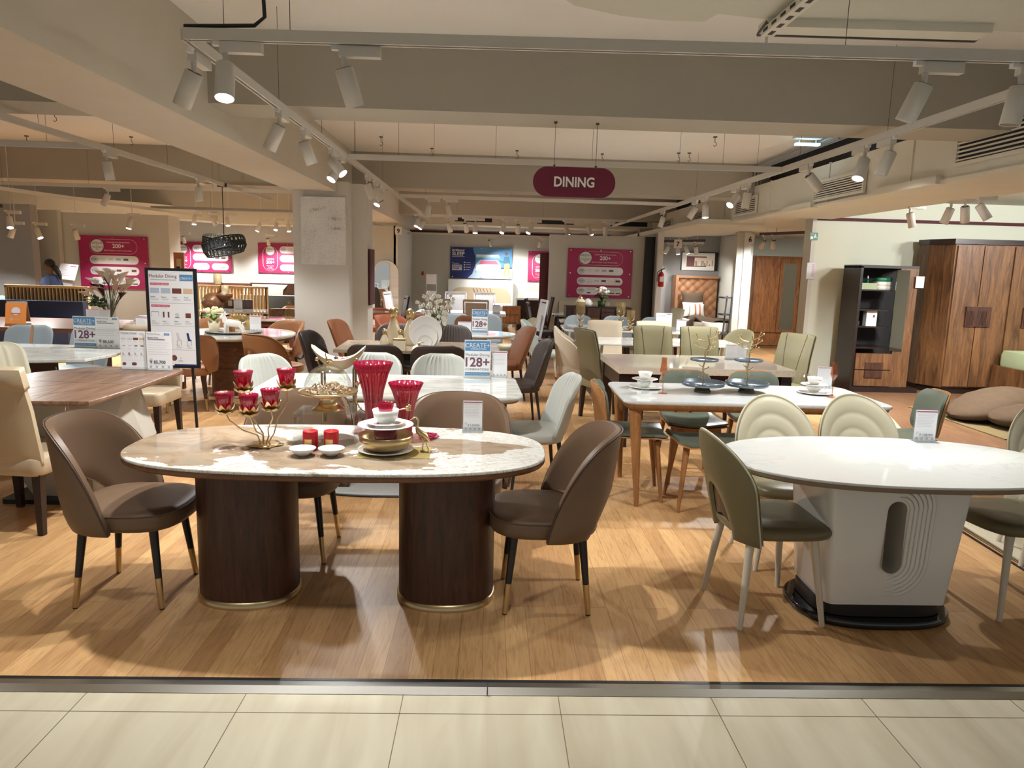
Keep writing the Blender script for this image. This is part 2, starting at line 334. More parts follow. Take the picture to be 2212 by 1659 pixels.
def cushion(t, w, d, z0, z1, m, y0=0, n=3.2, name='seat', r=.03, seam=None):
    out = sup(w, d, n, 40, 0, 0); b = MB(); rr = []
    prof = [(.03, z0), (.008, z0+.012), (0, z0+.03), (0, z1-r), (.006, z1-r*.45), (.022, z1-r*.12), (.06, z1), (.14, z1+.004)]
    M = Matrix.Translation((0, y0, 0)); b.stack(out, prof, m, True, (True, True), M)
    o = b.build(name, t)
    if seam:
        MB().tube([(x*.995, y*.995+y0, z1-r*.55) for x, y in out+out[:1]], .003, seam, 6).build('piping', o)
    return o
def barrel(label, lm='brown_leather', inner=None, seat='brown_leather', top=.88, w=.285, hole=.56, hw=.5, legm='dark_metal', arm=.40, ang=94, tip=.15, low=.385, exp=1.95, cat='chair'):
    t = thing('barrel_chair', label, cat)
    def fn(u, v):
        a = R(ang)*u; zt = arm+(top-arm)*max(0, math.cos(PI/2*abs(u)**exp))**.85
        zb = low+(hole-low)*max(0, 1-(abs(u)/hw)**2.5) if abs(u) < hw else low
        z = zb+(zt-zb)*v; k = 1+.10*(z-low)/.5-.06*max(0, (.45-z)/.1)
        return (w*k*math.sin(a), .0+w*.93*k*math.cos(a)+.08*(z-low)*max(0, math.cos(a)), z)
    b = MB(); b.grid(fn, 44, 12, lm, .045)
    sh = b.build('backrest', t)
    top_pts = [Vector(fn(-1+2*i/44, 1)) for i in range(45)]
    MB().tube([p+Vector((p.x, p.y, 0)).normalized()*.021+Vector((0, 0, -.003)) for p in top_pts], .0045, lm if lm != 'brown_leather' else 'brown_dark', 6).build('piping', sh)
    cushion(t, .262, .265, .385, .485, seat, -.02, 3, seam=seat)
    s = .16; legs(t, legm, sq4(s, s, .39), sq4f(.2, .2), .021, .012, tip)
    return t
barrel_chair = Maker(barrel)
def arch(label):
    t = thing('arch_back_chair', label, 'chair')
    Wd, z0, Zs, a, bh, top = .238, .40, .65, .105, .25, .900
    def pos(x, z, off=0): return (x, .235+.24*(z-.42)-1.8*x*x+off, z)
    def outer(th, k=1.0):
        c, s = math.cos(th), math.sin(th); f = min(1, abs(s)/.5) if abs(s) < .5 else 1
        if abs(s) < .5: return (math.copysign(Wd*(1-.06*(1-f)), c) , z0+(Zs-z0)*f)
        ph = (abs(th-PI/2))/(PI/3)*(PI/2); return (math.copysign(Wd*math.sin(ph), c), Zs+(top-Zs)*math.cos(ph))
    def fn(u, v, off=0, fill=False):
        th = PI/2*(1-u); c, s = math.cos(th), math.sin(th); ox, oz = outer(th)
        ix, iz = (0, .50) if fill else (a*c, z0+bh*s)
        if fill: v = .02+.98*v
        return pos(ix+(ox-ix)*v, iz+(oz-iz)*v, off)
    bk = MB().grid(lambda u, v: fn(u, v), 60, 10, 'olive_lt', .035, m2='olive').build('backrest', t)
    MB().tube([fn(-1+2*i/60, 1.012) for i in range(61)], .005, 'cream_leather', 6).build('piping', bk)
    def quilt(u, v):
        r = abs(math.sin(PI*min(1, v*1.02)*4.0))**.55 if v < .985 else 0
        return fn(u, v*.985, -.020-.012*r, True)
    MB().grid(quilt, 60, 40, 'cream_leather').grid(lambda u, v: fn(u, v*.97, -.012, True), 40, 4, 'brown_dark').build('front_panel', bk, 'cream quilted front with concentric arcs')
    b = MB(); out = [(x*(1+.25*(-y+.2)), y) for x, y in sup(.225, .245, 3.4, 44)]
    b.stack(out, [(.05, .415), (.01, .428), (0, .445), (0, .462), (.012, .478), (.04, .487), (.12, .49)], 'olive', True, (True, True), Matrix.Translation((0, -.02, 0))).build('seat', t)
    legs(t, 'white_leg', sq4(.155, .155, .43), sq4f(.215, .205), .021, .0125)
    return t
arch_chair = Maker(arch)
def plychair(label):
    t = thing('plywood_chair', label, 'chair')
    def fn(u, v, off=0):
        x = .215*u; z = .50+.33*v
        w_ = 1-(1-math.sqrt(max(0, 1-max(0, (abs(v-.5)*2-.45)/.55)**2)))*.45; x *= w_
        return (x, .23+.16*(z-.45)-1.7*x*x+off, z)
    MB().grid(lambda u, v: fn(u, v, .012), 20, 14, 'ply', .016).grid(lambda u, v: fn(u*.97, .02+.96*v, -.008), 20, 14, 'sage', .028).build('backrest', t, 'plywood shell with green leather front')
    MB().tube([(0, .15, .43), (0, .225, .46), (0, .25, .56), (0, .26, .64)], [.05, .05, .045, .03], 'ply', sq=(1, .25)).build('spine', t)
    def sf(u, v): x = .235*u*(1-.1*v); y = -.25+.45*v; return (x, y, .455+.25*x*x*2+.05*max(0, v-.7)-.015*max(0, .2-v))
    MB().grid(lambda u, v: Vector(sf(u, v))-Vector((0, 0, .012)), 16, 14, 'ply', .016).grid(lambda u, v: Vector(sf(u*.97, .02+.96*v))+Vector((0, 0, .008)), 16, 14, 'sage', .03).build('seat', t, 'green leather seat on a plywood shell')
    MB().tube([(-.17, -.18, .425), (.17, -.18, .425)], .018, 'oak', sq=(.7, 1)).tube([(-.15, .16, .43), (.15, .16, .43)], .018, 'oak', sq=(.7, 1)).build('rail', t)
    legs(t, 'oak', sq4(.175, .17, .44), sq4f(.205, .225), .023, .012)
    return t
ply_chair = Maker(plychair)
def parson(label, m='olive_lt', m2='olive', legm='espresso', top=1.0, roll=False, seamed=True, w=.23, name='upholstered_chair', z0=.42):
    t = thing(name, label, 'chair')
    def fn(u, v, off=0):
        z = z0+(top-z0)*v; x = w*u*(1-.04*v); k = max(0, (v-.9)/.1)
        return (x, .23+.16*(z-.45)+.1*max(0, z-.75)-.35*x*x+off, z-.012*k*u*u*u*u)
    bk = MB().grid(fn, 14, 16, m, .062, m2=m2).build('backrest', t)
    if seamed:
        for s in (-1, 1): MB().tube([Vector(fn(s*(.22+.38*(j/12)**.8), j/12, -.033)) for j in range(13)], .003, m2, 6).build('seam', bk)
        MB().tube([Vector(fn(-1+.0, j/12, 0)) for j in range(13)]+[Vector(fn(-1+i/6, 1, 0)) for i in range(13)]+[Vector(fn(1, 1-j/12, 0)) for j in range(13)], .006, 'dark', 6).build('piping', bk)
    if roll:
        def rf(u, v): z = top-.12+.125*v; x = (w+.002)*u; return (x, .23+.16*(z-.45)+.1*max(0, z-.75)-.35*x*x, z)
        MB().grid(rf, 14, 5, m, .10).build('head_roll', bk)
        MB().box(w-.012, w-.008+.006, .245, .285, .50, .56, 'white').build('care_label', bk)
    MB().stack(rrect(2*w, .5, .05, 5), [(.012, .36), (0, .375), (0, .45), (.01, .468), (.05, .475)], m, True).build('seat', t)
    legs(t, legm, sq4(w-.04, .2, .37), sq4f(w-.03, .22), .026, .017, sq=True)
    return t
def shell(label, m='grey_leather', m2=None, top=.86, w=.24, wrap=2.2, r=.14, pleat=0, z0=.43, th=.035, lean=.25, seat=None, legm='dark_metal', legr=.013, foot=.2, name='dining_chair', stripe=None, tip=None, z_seat=.47, arms=False, taper=.0, tm='brass'):
    t = thing(name, label, 'chair'); H_ = top-z0
    def fn(u, v, off=0):
        vv = 1-(1-v)**1.3; z = z0+H_*vv; s = max(0, (z-(top-r))/r); x = (w-r*(1-math.sqrt(max(0, 1-s*s))))*u
        x *= 1-taper*(1-vv)
        return (x, .22+lean*(z-.45)-wrap*x*x*(1-.3*vv)+off+(.0022*math.cos(u*PI*pleat) if pleat and vv < .93 and abs(u) < .62 else 0), z)
    b = MB().grid(fn, 64 if pleat else 22, 14, m, th, m2=m2 or m); bk = b.build('backrest', t)
    ed = [fn(-1, j/12) for j in range(13)]+[fn(-1+i/8, 1) for i in range(1, 16)]+[fn(1, 1-j/12) for j in range(13)]
    if stripe: MB().grid(lambda u, v: fn(.05*u, v, th*.5+.004), 2, 14, stripe, .004).grid(lambda u, v: fn(.05*u, v, -th*.5-.004), 2, 14, stripe, .004).build('stripe', bk)
    cushion(t, w*.98, .23, z_seat-.09, z_seat, seat or m, -.03, 3.2)
    if legm: legs(t, legm, sq4(.15, .15, z_seat-.08), sq4f(foot, foot), legr*1.3, legr*.8, tip, tm)
    return t
def framed(label, fm='taupe', pm='taupe', top=1.04, name='framed_chair', legm=None):
    t = thing(name, label, 'chair'); legm = legm or fm
    def L(x, z): return (x, .2+.18*max(0, z-.45), z)
    for s in (-1, 1): MB().tube([(s*.2, .22, 0), (s*.2, .2, .45), L(s*.215, top)], [.017, .02, .014], legm, sq=(1, 1)).build('leg', t)
    for s in (-1, 1): MB().tube([(s*.2, -.2, 0), (s*.2, -.2, .42)], [.014, .019], legm, sq=(1, 1)).build('leg', t)
    MB().tube([L(-.22, top), L(.22, top)], .02, legm, sq=(.8, 1)).tube([L(-.21, .58), L(.21, .58)], .015, legm, sq=(.8, 1)).build('back_frame', t)
    MB().grid(lambda u, v: (.185*u, L(0, .6+(top-.64)*v)[1]-.005, .6+(top-.64)*v), 4, 8, pm, .03).build('back_panel', t)
    MB().stack(rrect(.46, .46, .03, 4), [(0, .40), (0, .45), (.01, .468), (.04, .475)], pm, True).build('seat', t)
    return t
def swivel(label):
    t = thing('swivel_chair', label, 'chair')
    def fn(u, v):
        a = R(96)*u; zt = .60+.30*max(0, math.cos(a*.95))**.7+.02*math.cos(u*PI*2); z = .42+(zt-.42)*v
        return ((.26+.04*v)*math.sin(a), .02+.23*math.cos(a)+.12*(z-.42)*max(0, math.cos(a)), z)
    bk = MB().grid(fn, 40, 12, 'cream_fabric', .04).build('backrest', t)
    MB().tube([Vector(fn(0, j/12))+Vector((0, .022, 0)) for j in range(13)], .003, 'beige_leather', 6).build('seam', bk)
    MB().stack(sup(.27, .25, 3, 40), [(.04, .30), (.01, .32), (0, .36), (0, .43), (.02, .45)], 'cream_fabric', True).build('seat_shell', t)
    cushion(t, .225, .22, .42, .50, 'green_seat', -.03, 3)
    MB().tube([(0, 0, .31), (0, 0, .22)], [.035, .03], 'taupe', 12).build('swivel_post', t)
    for x, y in ((-1, -1), (1, -1), (1, 1), (-1, 1)): MB().tube([(0, 0, .27), (x*.12, y*.12, .17), (x*.27, y*.25, 0)], [.022, .02, .01], 'taupe', sq=(.8, 1)).build('leg', t)
    return t
pl_chair = Maker(lambda l: shell(l, 'grey_leather', 'grey_leather', .86, .25, 2.0, .15, 26, name='pleated_chair', legm='dark_metal'))
plum_chair = Maker(lambda l: shell(l, 'plum', 'plum', .90, .26, 1.9, .12, 0, name='fabric_chair'))
plump_chair = Maker(lambda l: shell(l, 'plum', 'plum', .90, .26, 1.9, .14, 14, name='fabric_chair'))
rust_chair = Maker(lambda l: shell(l, 'rust', 'rust', .90, .24, 2.4, .10, 0, lean=.35, name='leather_chair'))
bluegrey_chair = Maker(lambda l: shell(l, 'bluegrey', 'bluegrey', .88, .25, 1.6, .10, 0, stripe='tan_leather', name='leather_chair'))
grey_chair = Maker(lambda l: shell(l, 'bluegrey', 'bluegrey', .86, .25, 1.8, .15, 0, name='leather_chair'))
palewing = Maker(lambda l: shell(l, 'pale_blue', 'pale_blue', .90, .24, 2.4, .16, 0, lean=.3, legm='white_leg', name='fabric_chair', tip=.12, tm='rosegold'))
olivetub = Maker(lambda l: shell(l, 'olive_lt', 'grey_leather', .88, .25, 2.2, .18, 0, lean=.3, name='leather_chair'))
parson_chair = Maker(lambda l: parson(l))
beige_chair = Maker(lambda l: parson(l, 'beige_leather', 'beige_leather', 'espresso', 1.0, True, False, w=.27))
cream_parson = Maker(lambda l: parson(l, 'cream_leather', 'cream_leather', 'espresso', .98, False, False))
creamfab = Maker(lambda l: parson(l, 'cream_fabric', 'cream_fabric', 'white_leg', .93, False, False, w=.25))
brown_frame = Maker(lambda l: framed(l, 'taupe', 'taupe', 1.04))
silver_frame = Maker(lambda l: framed(l, 'silver_print', 'silver_print', 1.08))
dark_frame = Maker(lambda l: framed(l, 'espresso', 'espresso', 1.05, 'wooden_chair'))
tan_chair = Maker(lambda l: barrel(l, 'tan_leather', None, 'tan_leather', .84, .30, .66, .5, 'walnut_dark', .46, 92, .13, .42, 2.4))
salmon_chair = Maker(lambda l: barrel(l, 'salmon', None, 'salmon', .80, .29, .58, .4, 'dark_metal', .60, 96, .1, .44, 2.0))
swivel_chair = Maker(swivel)

# ================================================================ setting
struct(MB().box(-12, 11, 2.62, 24, -.05, 0, 'wood_floor').build('floor'))
b = MB().box(-12, 11, -3.5, 2.60, -.06, -.012, 'tile_floor')
for k in range(-14, 18): b.box(-1.5025+.6*k-.0015, -1.5025+.6*k+.0015, -3.5, 2.6, -.014, -.0112, 'grout')
for k in range(-9, 1): b.box(-12, 11, 2.458+.6*k-.0015, 2.458+.6*k+.0015, -.014, -.0112, 'grout')
struct(b.build('floor_tiles'))
b = MB(); M0 = Matrix.Translation((0, 0, 0))
b.add([(-12, 2.575, -.01), (11, 2.575, -.01), (11, 2.605, .006), (-12, 2.605, .006), (11, 2.635, .008), (-12, 2.635, .008)], [(0, 1, 2, 3), (3, 2, 4, 5)], 'steel')
b.box(-12, 11, 2.635, 2.652, -.01, .009, 'black'); b.box(.02, .024, 2.574, 2.636, -.01, .0088, 'dark')
struct(b.build('trim_1'))
# raised side floor on the right, kerb between
kb = [(3.08, 3.55), (3.20, 4.76), (4.52, 8.13), (4.9, 9.0), (5.2, 9.0), (5.2, 8.13), (3.62, 4.6), (3.5, 3.5)]
b = MB().prism([(3.10, 3.2), (3.55, 3.2), (3.42, 4.76), (4.72, 8.13), (4.95, 8.9), (4.8, 8.9), (4.52, 8.13), (3.20, 4.76)], -.01, .012, 'tile_floor')
b.tube([(3.08, 3.2, .012), (3.18, 4.76, .012), (4.5, 8.13, .012), (4.79, 8.9, .012)], .01, 'steel', 8).tube([(3.04, 3.2, .004), (3.14, 4.76, .004), (4.46, 8.13, .004)], .008, 'black', 8)
struct(b.build('trim_2'))
struct(MB().prism([(3.56, 3.2), (9.5, 3.2), (9.5, 10.8), (4.97, 10.8), (4.74, 8.13), (3.44, 4.76)], -.01, .006, 'floor_dark').build('floor_side'))
# slab, beams, column
CZ = 3.25
struct(MB().box(-12, 11, -3.5, 24, CZ, CZ+.1, 'ceiling').build('ceiling'))
b = MB()
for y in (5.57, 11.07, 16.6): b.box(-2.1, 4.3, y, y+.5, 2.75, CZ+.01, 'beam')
struct(b.build('trim_beam_center'))
b = MB()
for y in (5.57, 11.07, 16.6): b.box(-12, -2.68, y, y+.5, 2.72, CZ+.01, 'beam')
struct(b.build('trim_beam_left'))
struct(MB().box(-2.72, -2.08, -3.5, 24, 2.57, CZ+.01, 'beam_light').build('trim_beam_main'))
struct(MB().box(4.15, 4.5, 6.07, 24, 2.55, CZ+.01, 'dark').build('trim_beam_side'))
struct(MB().box(4.1, 4.12, 5.0, 20, 2.55, 2.56, 'dark').build('trim_duct_gap'))
b = MB().box(-2.67, -1.93, 10.0, 10.7, 0, 2.7, 'wall_light').box(-1.93, -1.72, 10.25, 10.7, 0, 2.7, 'wall_light').box(-2.69, -1.92, 9.985, 10, 0, .1, 'wall')
struct(b.build('wall_column'))
# right: ducts and soffit
b = MB().box(3.93, 4.45, 4.3, 19, 2.48, 2.93, 'duct')
for y in (5.35, 6.9, 8.6, 10.4, 12.4, 14.6): b.box(3.915, 3.935, y, y+.02, 2.47, 2.94, 'duct')
b.box(3.90, 4.5, 4.28, 19, 2.455, 2.485, 'duct').box(3.86, 3.95, 6.4, 7.5, 2.45, 2.52, 'duct').box(3.86, 3.95, 8.9, 9.8, 2.45, 2.52, 'duct')
b.box(4.45, 5.0, 4.2, 10.8, 2.46, 2.60, 'duct').box(5.0, 10, 4.2, 10.8, 2.74, 2.80, 'duct').box(4.45, 7, 11.0, 20, 2.47, 2.60, 'duct').box(3.4, 4.45, 12, 20, 2.42, 2.50, 'duct')
struct(b.build('ceiling_soffit'))
struct(MB().box(6.6, 6.62, 5, 10.7, 2.735, 2.742, 'grout').build('ceiling_joints'))
def grille(y0, y1, z0, z1, label):
    t = thing('air_grille', label, 'air vent', (3.92, y0, z0), 0, None); w = y1-y0; h = z1-z0
    MB().box(-.03, 0, -.03, w+.03, -.03, 0, 'duct').box(-.03, 0, -.03, w+.03, h, h+.03, 'duct').box(-.03, 0, -.03, 0, 0, h, 'duct').box(-.03, 0, w, w+.03, 0, h, 'duct').build('frame', t)
    MB().box(-.006, .0, 0, w, 0, h, 'dark').build('opening', t)
    for k in range(7): MB().box(-.026, -.008, 0, w, h*(k+.5)/7-.006, h*(k+.5)/7+.006, 'duct').build('slat', t)
grille(5.05, 6.2, 2.60, 2.84, 'large slatted air grille on the white duct, nearest at upper right')
grille(7.75, 8.9, 2.54, 2.72, 'slatted air grille behind the tilted lamp, second along the right duct')
grille(10.9, 11.8, 2.56, 2.76, 'slatted air grille third along the right duct, behind two lit lamps')
grille(13.4, 14.2, 2.56, 2.76, 'slatted air grille fourth along the right duct')
grille(16.0, 17.0, 2.54, 2.76, 'slatted air grille farthest along the right duct')
# foreground ceiling duct, cable tray
dp = [at(x, y, 3.0)[:2] for x, y in ((1180, -30), (1240, 12), (1340, 34), (1430, 44), (1522, 47), (1550, 30), (1640, 40), (1950, 58), (2212, 70), (2600, 90))]
b = MB().prism([(0.2, 1.5)]+[tuple(p) for p in dp]+[(6, 1.5)], 3.0, 3.2, 'duct_front')
bx_ = [at(x, y, 2.97)[:2] for x, y in ((1637, 68), (2108, 82))]; (ax_, ay0), (cx_, cy0) = bx_
b.prism([(ax_, ay0), (ax_, ay0-.14), (cx_, cy0-.14), (cx_, cy0)][::-1], 2.955, 3.0, 'duct').tube([(ax_, ay0-.14, 2.975), (ax_, ay0+.005, 2.957), (cx_, cy0+.005, 2.957), (cx_, cy0-.06, 2.975)], .011, 'can_dark', 6)
struct(b.build('ceiling_duct'))
t = thing('cable_tray', 'perforated white channel hanging under the ceiling duct at top', 'cable tray', (1.50, 4.22, 2.93))
b = MB().box(-.035, .035, -1.2, .0, 0, .035, 'duct')
for k in range(9): b.box(-.038, -.034, -.1-.12*k, -.04-.12*k, .01, .025, 'dark').box(-.012, .012, -.1-.12*k, -.04-.12*k, -.002, .001, 'dark')
b.build('channel', t); MB().tube([(0, 0, .08), (0, 0, -.04)], .008, 'duct', 8).build('threaded_rod', t)
# walls
def wall(name, x0, x1, y0, y1, z1, m='wall', z0=0): return struct(MB().box(x0, x1, y0, y1, z0, z1, m).build(name))
wall('wall_right', 4.80, 9.6, 10.8, 11.0, 2.75, 'wall_green'); wall('wall_right_edge', 4.74, 4.80, 10.79, 11.05, 2.47, 'wall')
struct(MB().box(4.8, 9.6, 10.77, 10.8, 2.44, 2.485, 'maroon').build('trim_3')); struct(MB().box(4.75, 9.6, 10.78, 10.8, 0, .08, 'oak').build('baseboard_right'))
wall('wall_far_right', 9.5, 9.7, 2.6, 10.8, 2.5, 'wall_green')
wall('wall_bay_six', 5.36, 9, 16.5, 16.7, 2.55, 'wall_green'); wall('wall_bay_six_side', 5.30, 5.36, 14.9, 16.9, 2.46, 'wall'); struct(MB().box(5.10, 5.24, 14.70, 14.8, 0, 2.46, 'white').build('trim_4'))
wall('wall_bay_seven', 3.4, 5.36, 16.9, 17.1, 2.6, 'wall_grey'); wall('wall_pier', 4.97, 5.12, 14.75, 14.9, 2.46, 'wall')
struct(MB().box(3.34, 3.42, 14.7, 16.9, 0, 2.4, 'wall_grey').box(3.33, 3.44, 14.6, 14.7, 0, 2.4, 'white').build('trim_5'))
wall('wall_poster', 1.19, 3.14, 15.0, 15.15, 2.32, 'wall'); wall('wall_poster_side', 3.14, 3.33, 14.9, 15.0, 2.32, 'black')
wall('wall_back', -2.2, 3.2, 20.0, 20.2, 2.50, 'wall'); wall('wall_back_upper', -12, 9, 20.15, 20.3, 3.25, 'white', 2.0)
struct(MB().box(-2.2, 3.2, 19.93, 19.97, 2.50, 2.56, 'maroon').build('trim_6')); wall('wall_arch', -2.95, -2.2, 17.0, 17.1, 2.5, 'wall'); wall('wall_arch_side', -2.25, -2.15, 17, 20, 2.5, 'wall_light'); wall('wall_recess', -4.6, -2.9, 18.6, 18.8, 2.45, 'wall')
wall('wall_left_poster', -8.6, -6.05, 14.0, 14.2, 2.42, 'wall'); wall('wall_left_poster_side', -6.10, -6.05, 14.2, 14.5, 2.42, 'wall')
wall('wall_left_corner', -10.5, ay(130, 560, 13.85).x, 13.85, 13.98, 2.45, 'wall'); wall('wall_left', -18, ay(72, 560, 13.3).x, 13.3, 13.5, 2.5, 'wall_grey')
wall('wall_mid', -9, -3.2, 19.0, 19.1, 3.25, 'wall_light'); wall('wall_side_left', -12, -11.9, 2.6, 13, 3.25, 'wall')
b = MB()
b.prism([(-10.6, 12.0), (-5.4, 18.7), (-6.2, 18.9), (-11.4, 12.6)], 2.50, 2.78, 'duct').prism([(-9.36, 13.55), (-9.30, 13.63), (-9.9, 14.3), (-10, 14.2)], 2.49, 2.79, 'duct'); b.box(-6.3, -3.3, 17.2, 17.9, 2.45, 2.75, 'duct')
struct(b.build('ceiling_duct_left'))
b = MB().box(-1.7, 4, 18.0, 18.8, 2.62, 2.95, 'duct'); 
for x in (-.9, 1.1, 2.9): b.box(x, x+.9, 17.98, 18.0, 2.7, 2.82, 'dark')
b.box(-3, 3.5, 19.4, 19.6, 2.58, 2.85, 'white'); struct(b.build('ceiling_duct_far'))
t = thing('conduit_bundle', 'grey conduits running along the ceiling edge at right', 'pipe', (4.0, 6.1, 3.15))
for k in range(4): MB().tube([(-.05*k, 0, .04), (-.05*k, 4.9, .04), (-.05*k, 4.93, -.25)], .012, 'stone_grey', 8).build('conduit', t)
# ================================================================ main oval table
H_ = .76
t = thing('dining_table', 'oval brown-veined marble dining table on two walnut drum pedestals', 'table', (-.70, 3.40, 0))
out = sup(.98, .47, 2.8, 96)
MB().stack(out, [(.006, .746), (.0, .749), (0, .756), (.004, .76)], 'marble_brown').build('tabletop', t)
MB().stack(out, [(.03, .716), (.008, .722), (.002, .730), (.002, .747)], 'brown_wood').build('edge_band', t, 'dark wood band under the marble')
for x in (-.46, .51):
    p = MB().stack(sup(.235, .20, 2.2, 56), [(0, .035), (0, .714)], 'walnut_dark').build('pedestal', t); p.location = (x, .03, 0)
    MB().stack(sup(.243, .208, 2.2, 56), [(0, 0), (0, .035), (.012, .036)], 'brass').build('plinth_band', p, 'brass band at the pedestal foot')
G = 'brown barrel chairs around the brown-veined oval table'
barrel_chair((-1.71, 3.43, 0), 90, 'brown leather barrel chair at left end of the brown-veined oval table', G)
barrel_chair((.30, 3.42, 0), -90, 'brown leather barrel chair at right end of the brown-veined oval table', G)
barrel_chair((-1.08, 3.98, 0), 0, 'brown leather barrel chair behind the oval table, behind the ruby lotus candle holder', G)
barrel_chair((-.17, 3.98, 0), 0, 'brown leather barrel chair behind the oval table, behind the price card', G)
# ================================================================ white oval table
t = thing('dining_table', 'white marble oval dining table on a white pedestal with an arched slot', 'table', (1.97, 3.36, 0))
out = sup(.82, .47, 2.35, 72)
MB().stack(out, [(.006, .748), (0, .750), (0, .757), (.003, .76)], 'marble_white').build('tabletop', t)
MB().stack(out, [(.04, .722), (.012, .726), (.003, .734), (.003, .748)], 'taupe').build('edge_band', t, 'dark band under the white top')
# pedestal body with a slot: front/back faces drawn as strips round the slot
b = MB(); bw, bd, z0, z1, tw, td = .30, .20, .10, .715, .35, .24
hx, hz0, hz1, hr = -.02, .27, .62, .045
def ped_pt(th, k):      # k 0 slot edge .. 1 outer boundary
    c, s = math.cos(th), math.sin(th)
    ix = hx+hr*c; iz = (hz1-hr if s > 0 else hz0+hr)+hr*s
    zz = max(-1, min(1, s*1.6)); xx = max(-1, min(1, c*1.6)); oz = (z0+z1)/2+(z1-z0)/2*zz; w_ = bw-.055+(tw-bw)*(oz-z0)/(z1-z0); ox = w_*xx
    return ix+(ox-ix)*k, iz+(oz-iz)*k
for sgn in (-1, 1):
    def pf(u, v, sgn=sgn):
        th = PI*u+PI/2+.0; x, z = ped_pt(th, v); g = .016*max(0, 1-v*1.35) if 0 else 0
        d = bd+(td-bd)*(z-z0)/(z1-z0); return (x, sgn*d, z)
    b.grid(pf, 72, 6, 'white_gloss')
    if sgn < 0:
        for k in range(6):
            r_ = hr+.02+.021*k
            pts = []
            for i in range(17): a = -PI/2+PI*i/16; pts.append((hx+.0+r_*math.cos(a), (hz1-hr if a > 0 else hz0+hr)+r_*math.sin(a)))
            b.tube([(x, -(bd+(td-bd)*(z-z0)/(z1-z0))-.001, z) for x, z in pts], [.0105*min(1, .15+min(i, 16-i)/3) for i in range(17)], 'white_gloss', 8)
for z_, nz in ((z0, z1),):   # rounded ends
    for s in (-1, 1):
        def ef(u, v, s=s):
            z = z0+(z1-z0)*v; w_ = bw-.055+(tw-bw)*v; d = bd+(td-bd)*v; a = PI/2*u; n_ = 3
            return (s*(w_+.055*abs(math.cos(a))**.6), d*math.copysign(abs(math.sin(a))**.45, math.sin(a)), z)
        b.grid(ef, 24, 4, 'white_gloss')
sl = []
for i in range(33):
    a = 2*PI*i/32; sl.append((hx+hr*math.cos(a), (hz1-hr if math.sin(a) > 0 else hz0+hr)+hr*math.sin(a)))
b.add([(x, -bd-.03, z) for x, z in sl]+[(x, bd+.03, z) for x, z in sl], [(i, i+1, 34+i, 33+i) for i in range(32)], 'flesh_base', True)
pd = b.build('pedestal', t); pd.location = (-.06, .0, 0)
MB().stack(sup(.315, .20, 4, 48), [(0, .04), (0, .06), (0, .102)], 'dark_metal').build('pedestal_collar', pd)
o = MB().stack(sup(.38, .27, 2.6, 56), [(.004, 0), (0, .008), (0, .028), (.008, .036)], 'black_gloss').build('base_plate', t, 'glossy black oval base plate'); o.location = (-.06, .01, 0)
G = 'olive arch-backed chairs around the white oval table'
arch_chair((1.37, 3.33, 0), 96, 'olive chair with cut-out arched back at left end of the white oval table', G)
arch_chair((2.68, 3.44, 0), -84, 'olive chair with pale tapered legs at right edge beside the white pedestal', G)
arch_chair((1.72, 3.97, 0), 0, 'cream arch-stitched chair behind the white oval table, nearer the wooden-legged table', G)
arch_chair((2.26, 4.06, 0), -3, 'cream arch-stitched chair behind the white oval table, just left of the price card', G)
arch_chair((3.36, 3.98, 0), -20, 'cream arch-backed chair cut off by the right edge behind the white oval table', G)
# ================================================================ marble table with wooden legs
t = thing('dining_table', 'white marble table on splayed wooden legs set with cups and two tray stands', 'table', (1.86, 5.19, 0), -.8)
out = rrect(1.86, .84, .07, 6)
MB().stack(out, [(.012, .735), (0, .742), (0, .755), (.006, .76)], 'marble_white').build('tabletop', t)
MB().stack(out, [(.07, .69), (.03, .70), (.012, .735)], 'oak').build('apron', t, 'wooden apron under the marble')
legs(t, 'oak', [(x*.84, y*.34, .70) for x, y in ((-1, -1), (1, -1), (1, 1), (-1, 1))], [(x*.80, y*.36, 0) for x, y in ((-1, -1), (1, -1), (1, 1), (-1, 1))], .045, .017)
G = 'plywood chairs with green leather around the wooden-legged marble table'
ply_chair((1.05, 5.16, 0), 84, 'plywood-backed green leather chair at left end of the wooden-legged marble table', G)
ply_chair((3.02, 5.12, 0), -98, 'green leather chair with wooden edge at right end of the wooden-legged marble table', G)
ply_chair((1.62, 5.62, 0), 0, 'pale green shell chair behind the left tray stand on the wooden-legged table', G)
ply_chair((2.20, 5.66, 0), 0, 'pale green shell chair behind the right tray stand on the wooden-legged table', G)
t = thing('bench', 'low bench with green leather seat and wooden legs in front of wooden-legged table', 'bench', (1.70, 4.93, 0))
def sf(u, v): x = .40*u; return (x, -.20+.40*v, .45+.03*max(0, abs(u)-.8)*5)
MB().grid(sf, 20, 8, 'ply', .018).build('seat_frame', t); MB().grid(lambda u, v: Vector(sf(u*.985, .01+.98*v))+Vector((0, 0, .016)), 20, 8, 'sage', .03).build('seat', t)
legs(t, 'oak', [(x*.33, y*.14, .44) for x, y in ((-1, -1), (1, -1), (1, 1), (-1, 1))], [(x*.38, y*.2, 0) for x, y in ((-1, -1), (1, -1), (1, 1), (-1, 1))], .024, .012)
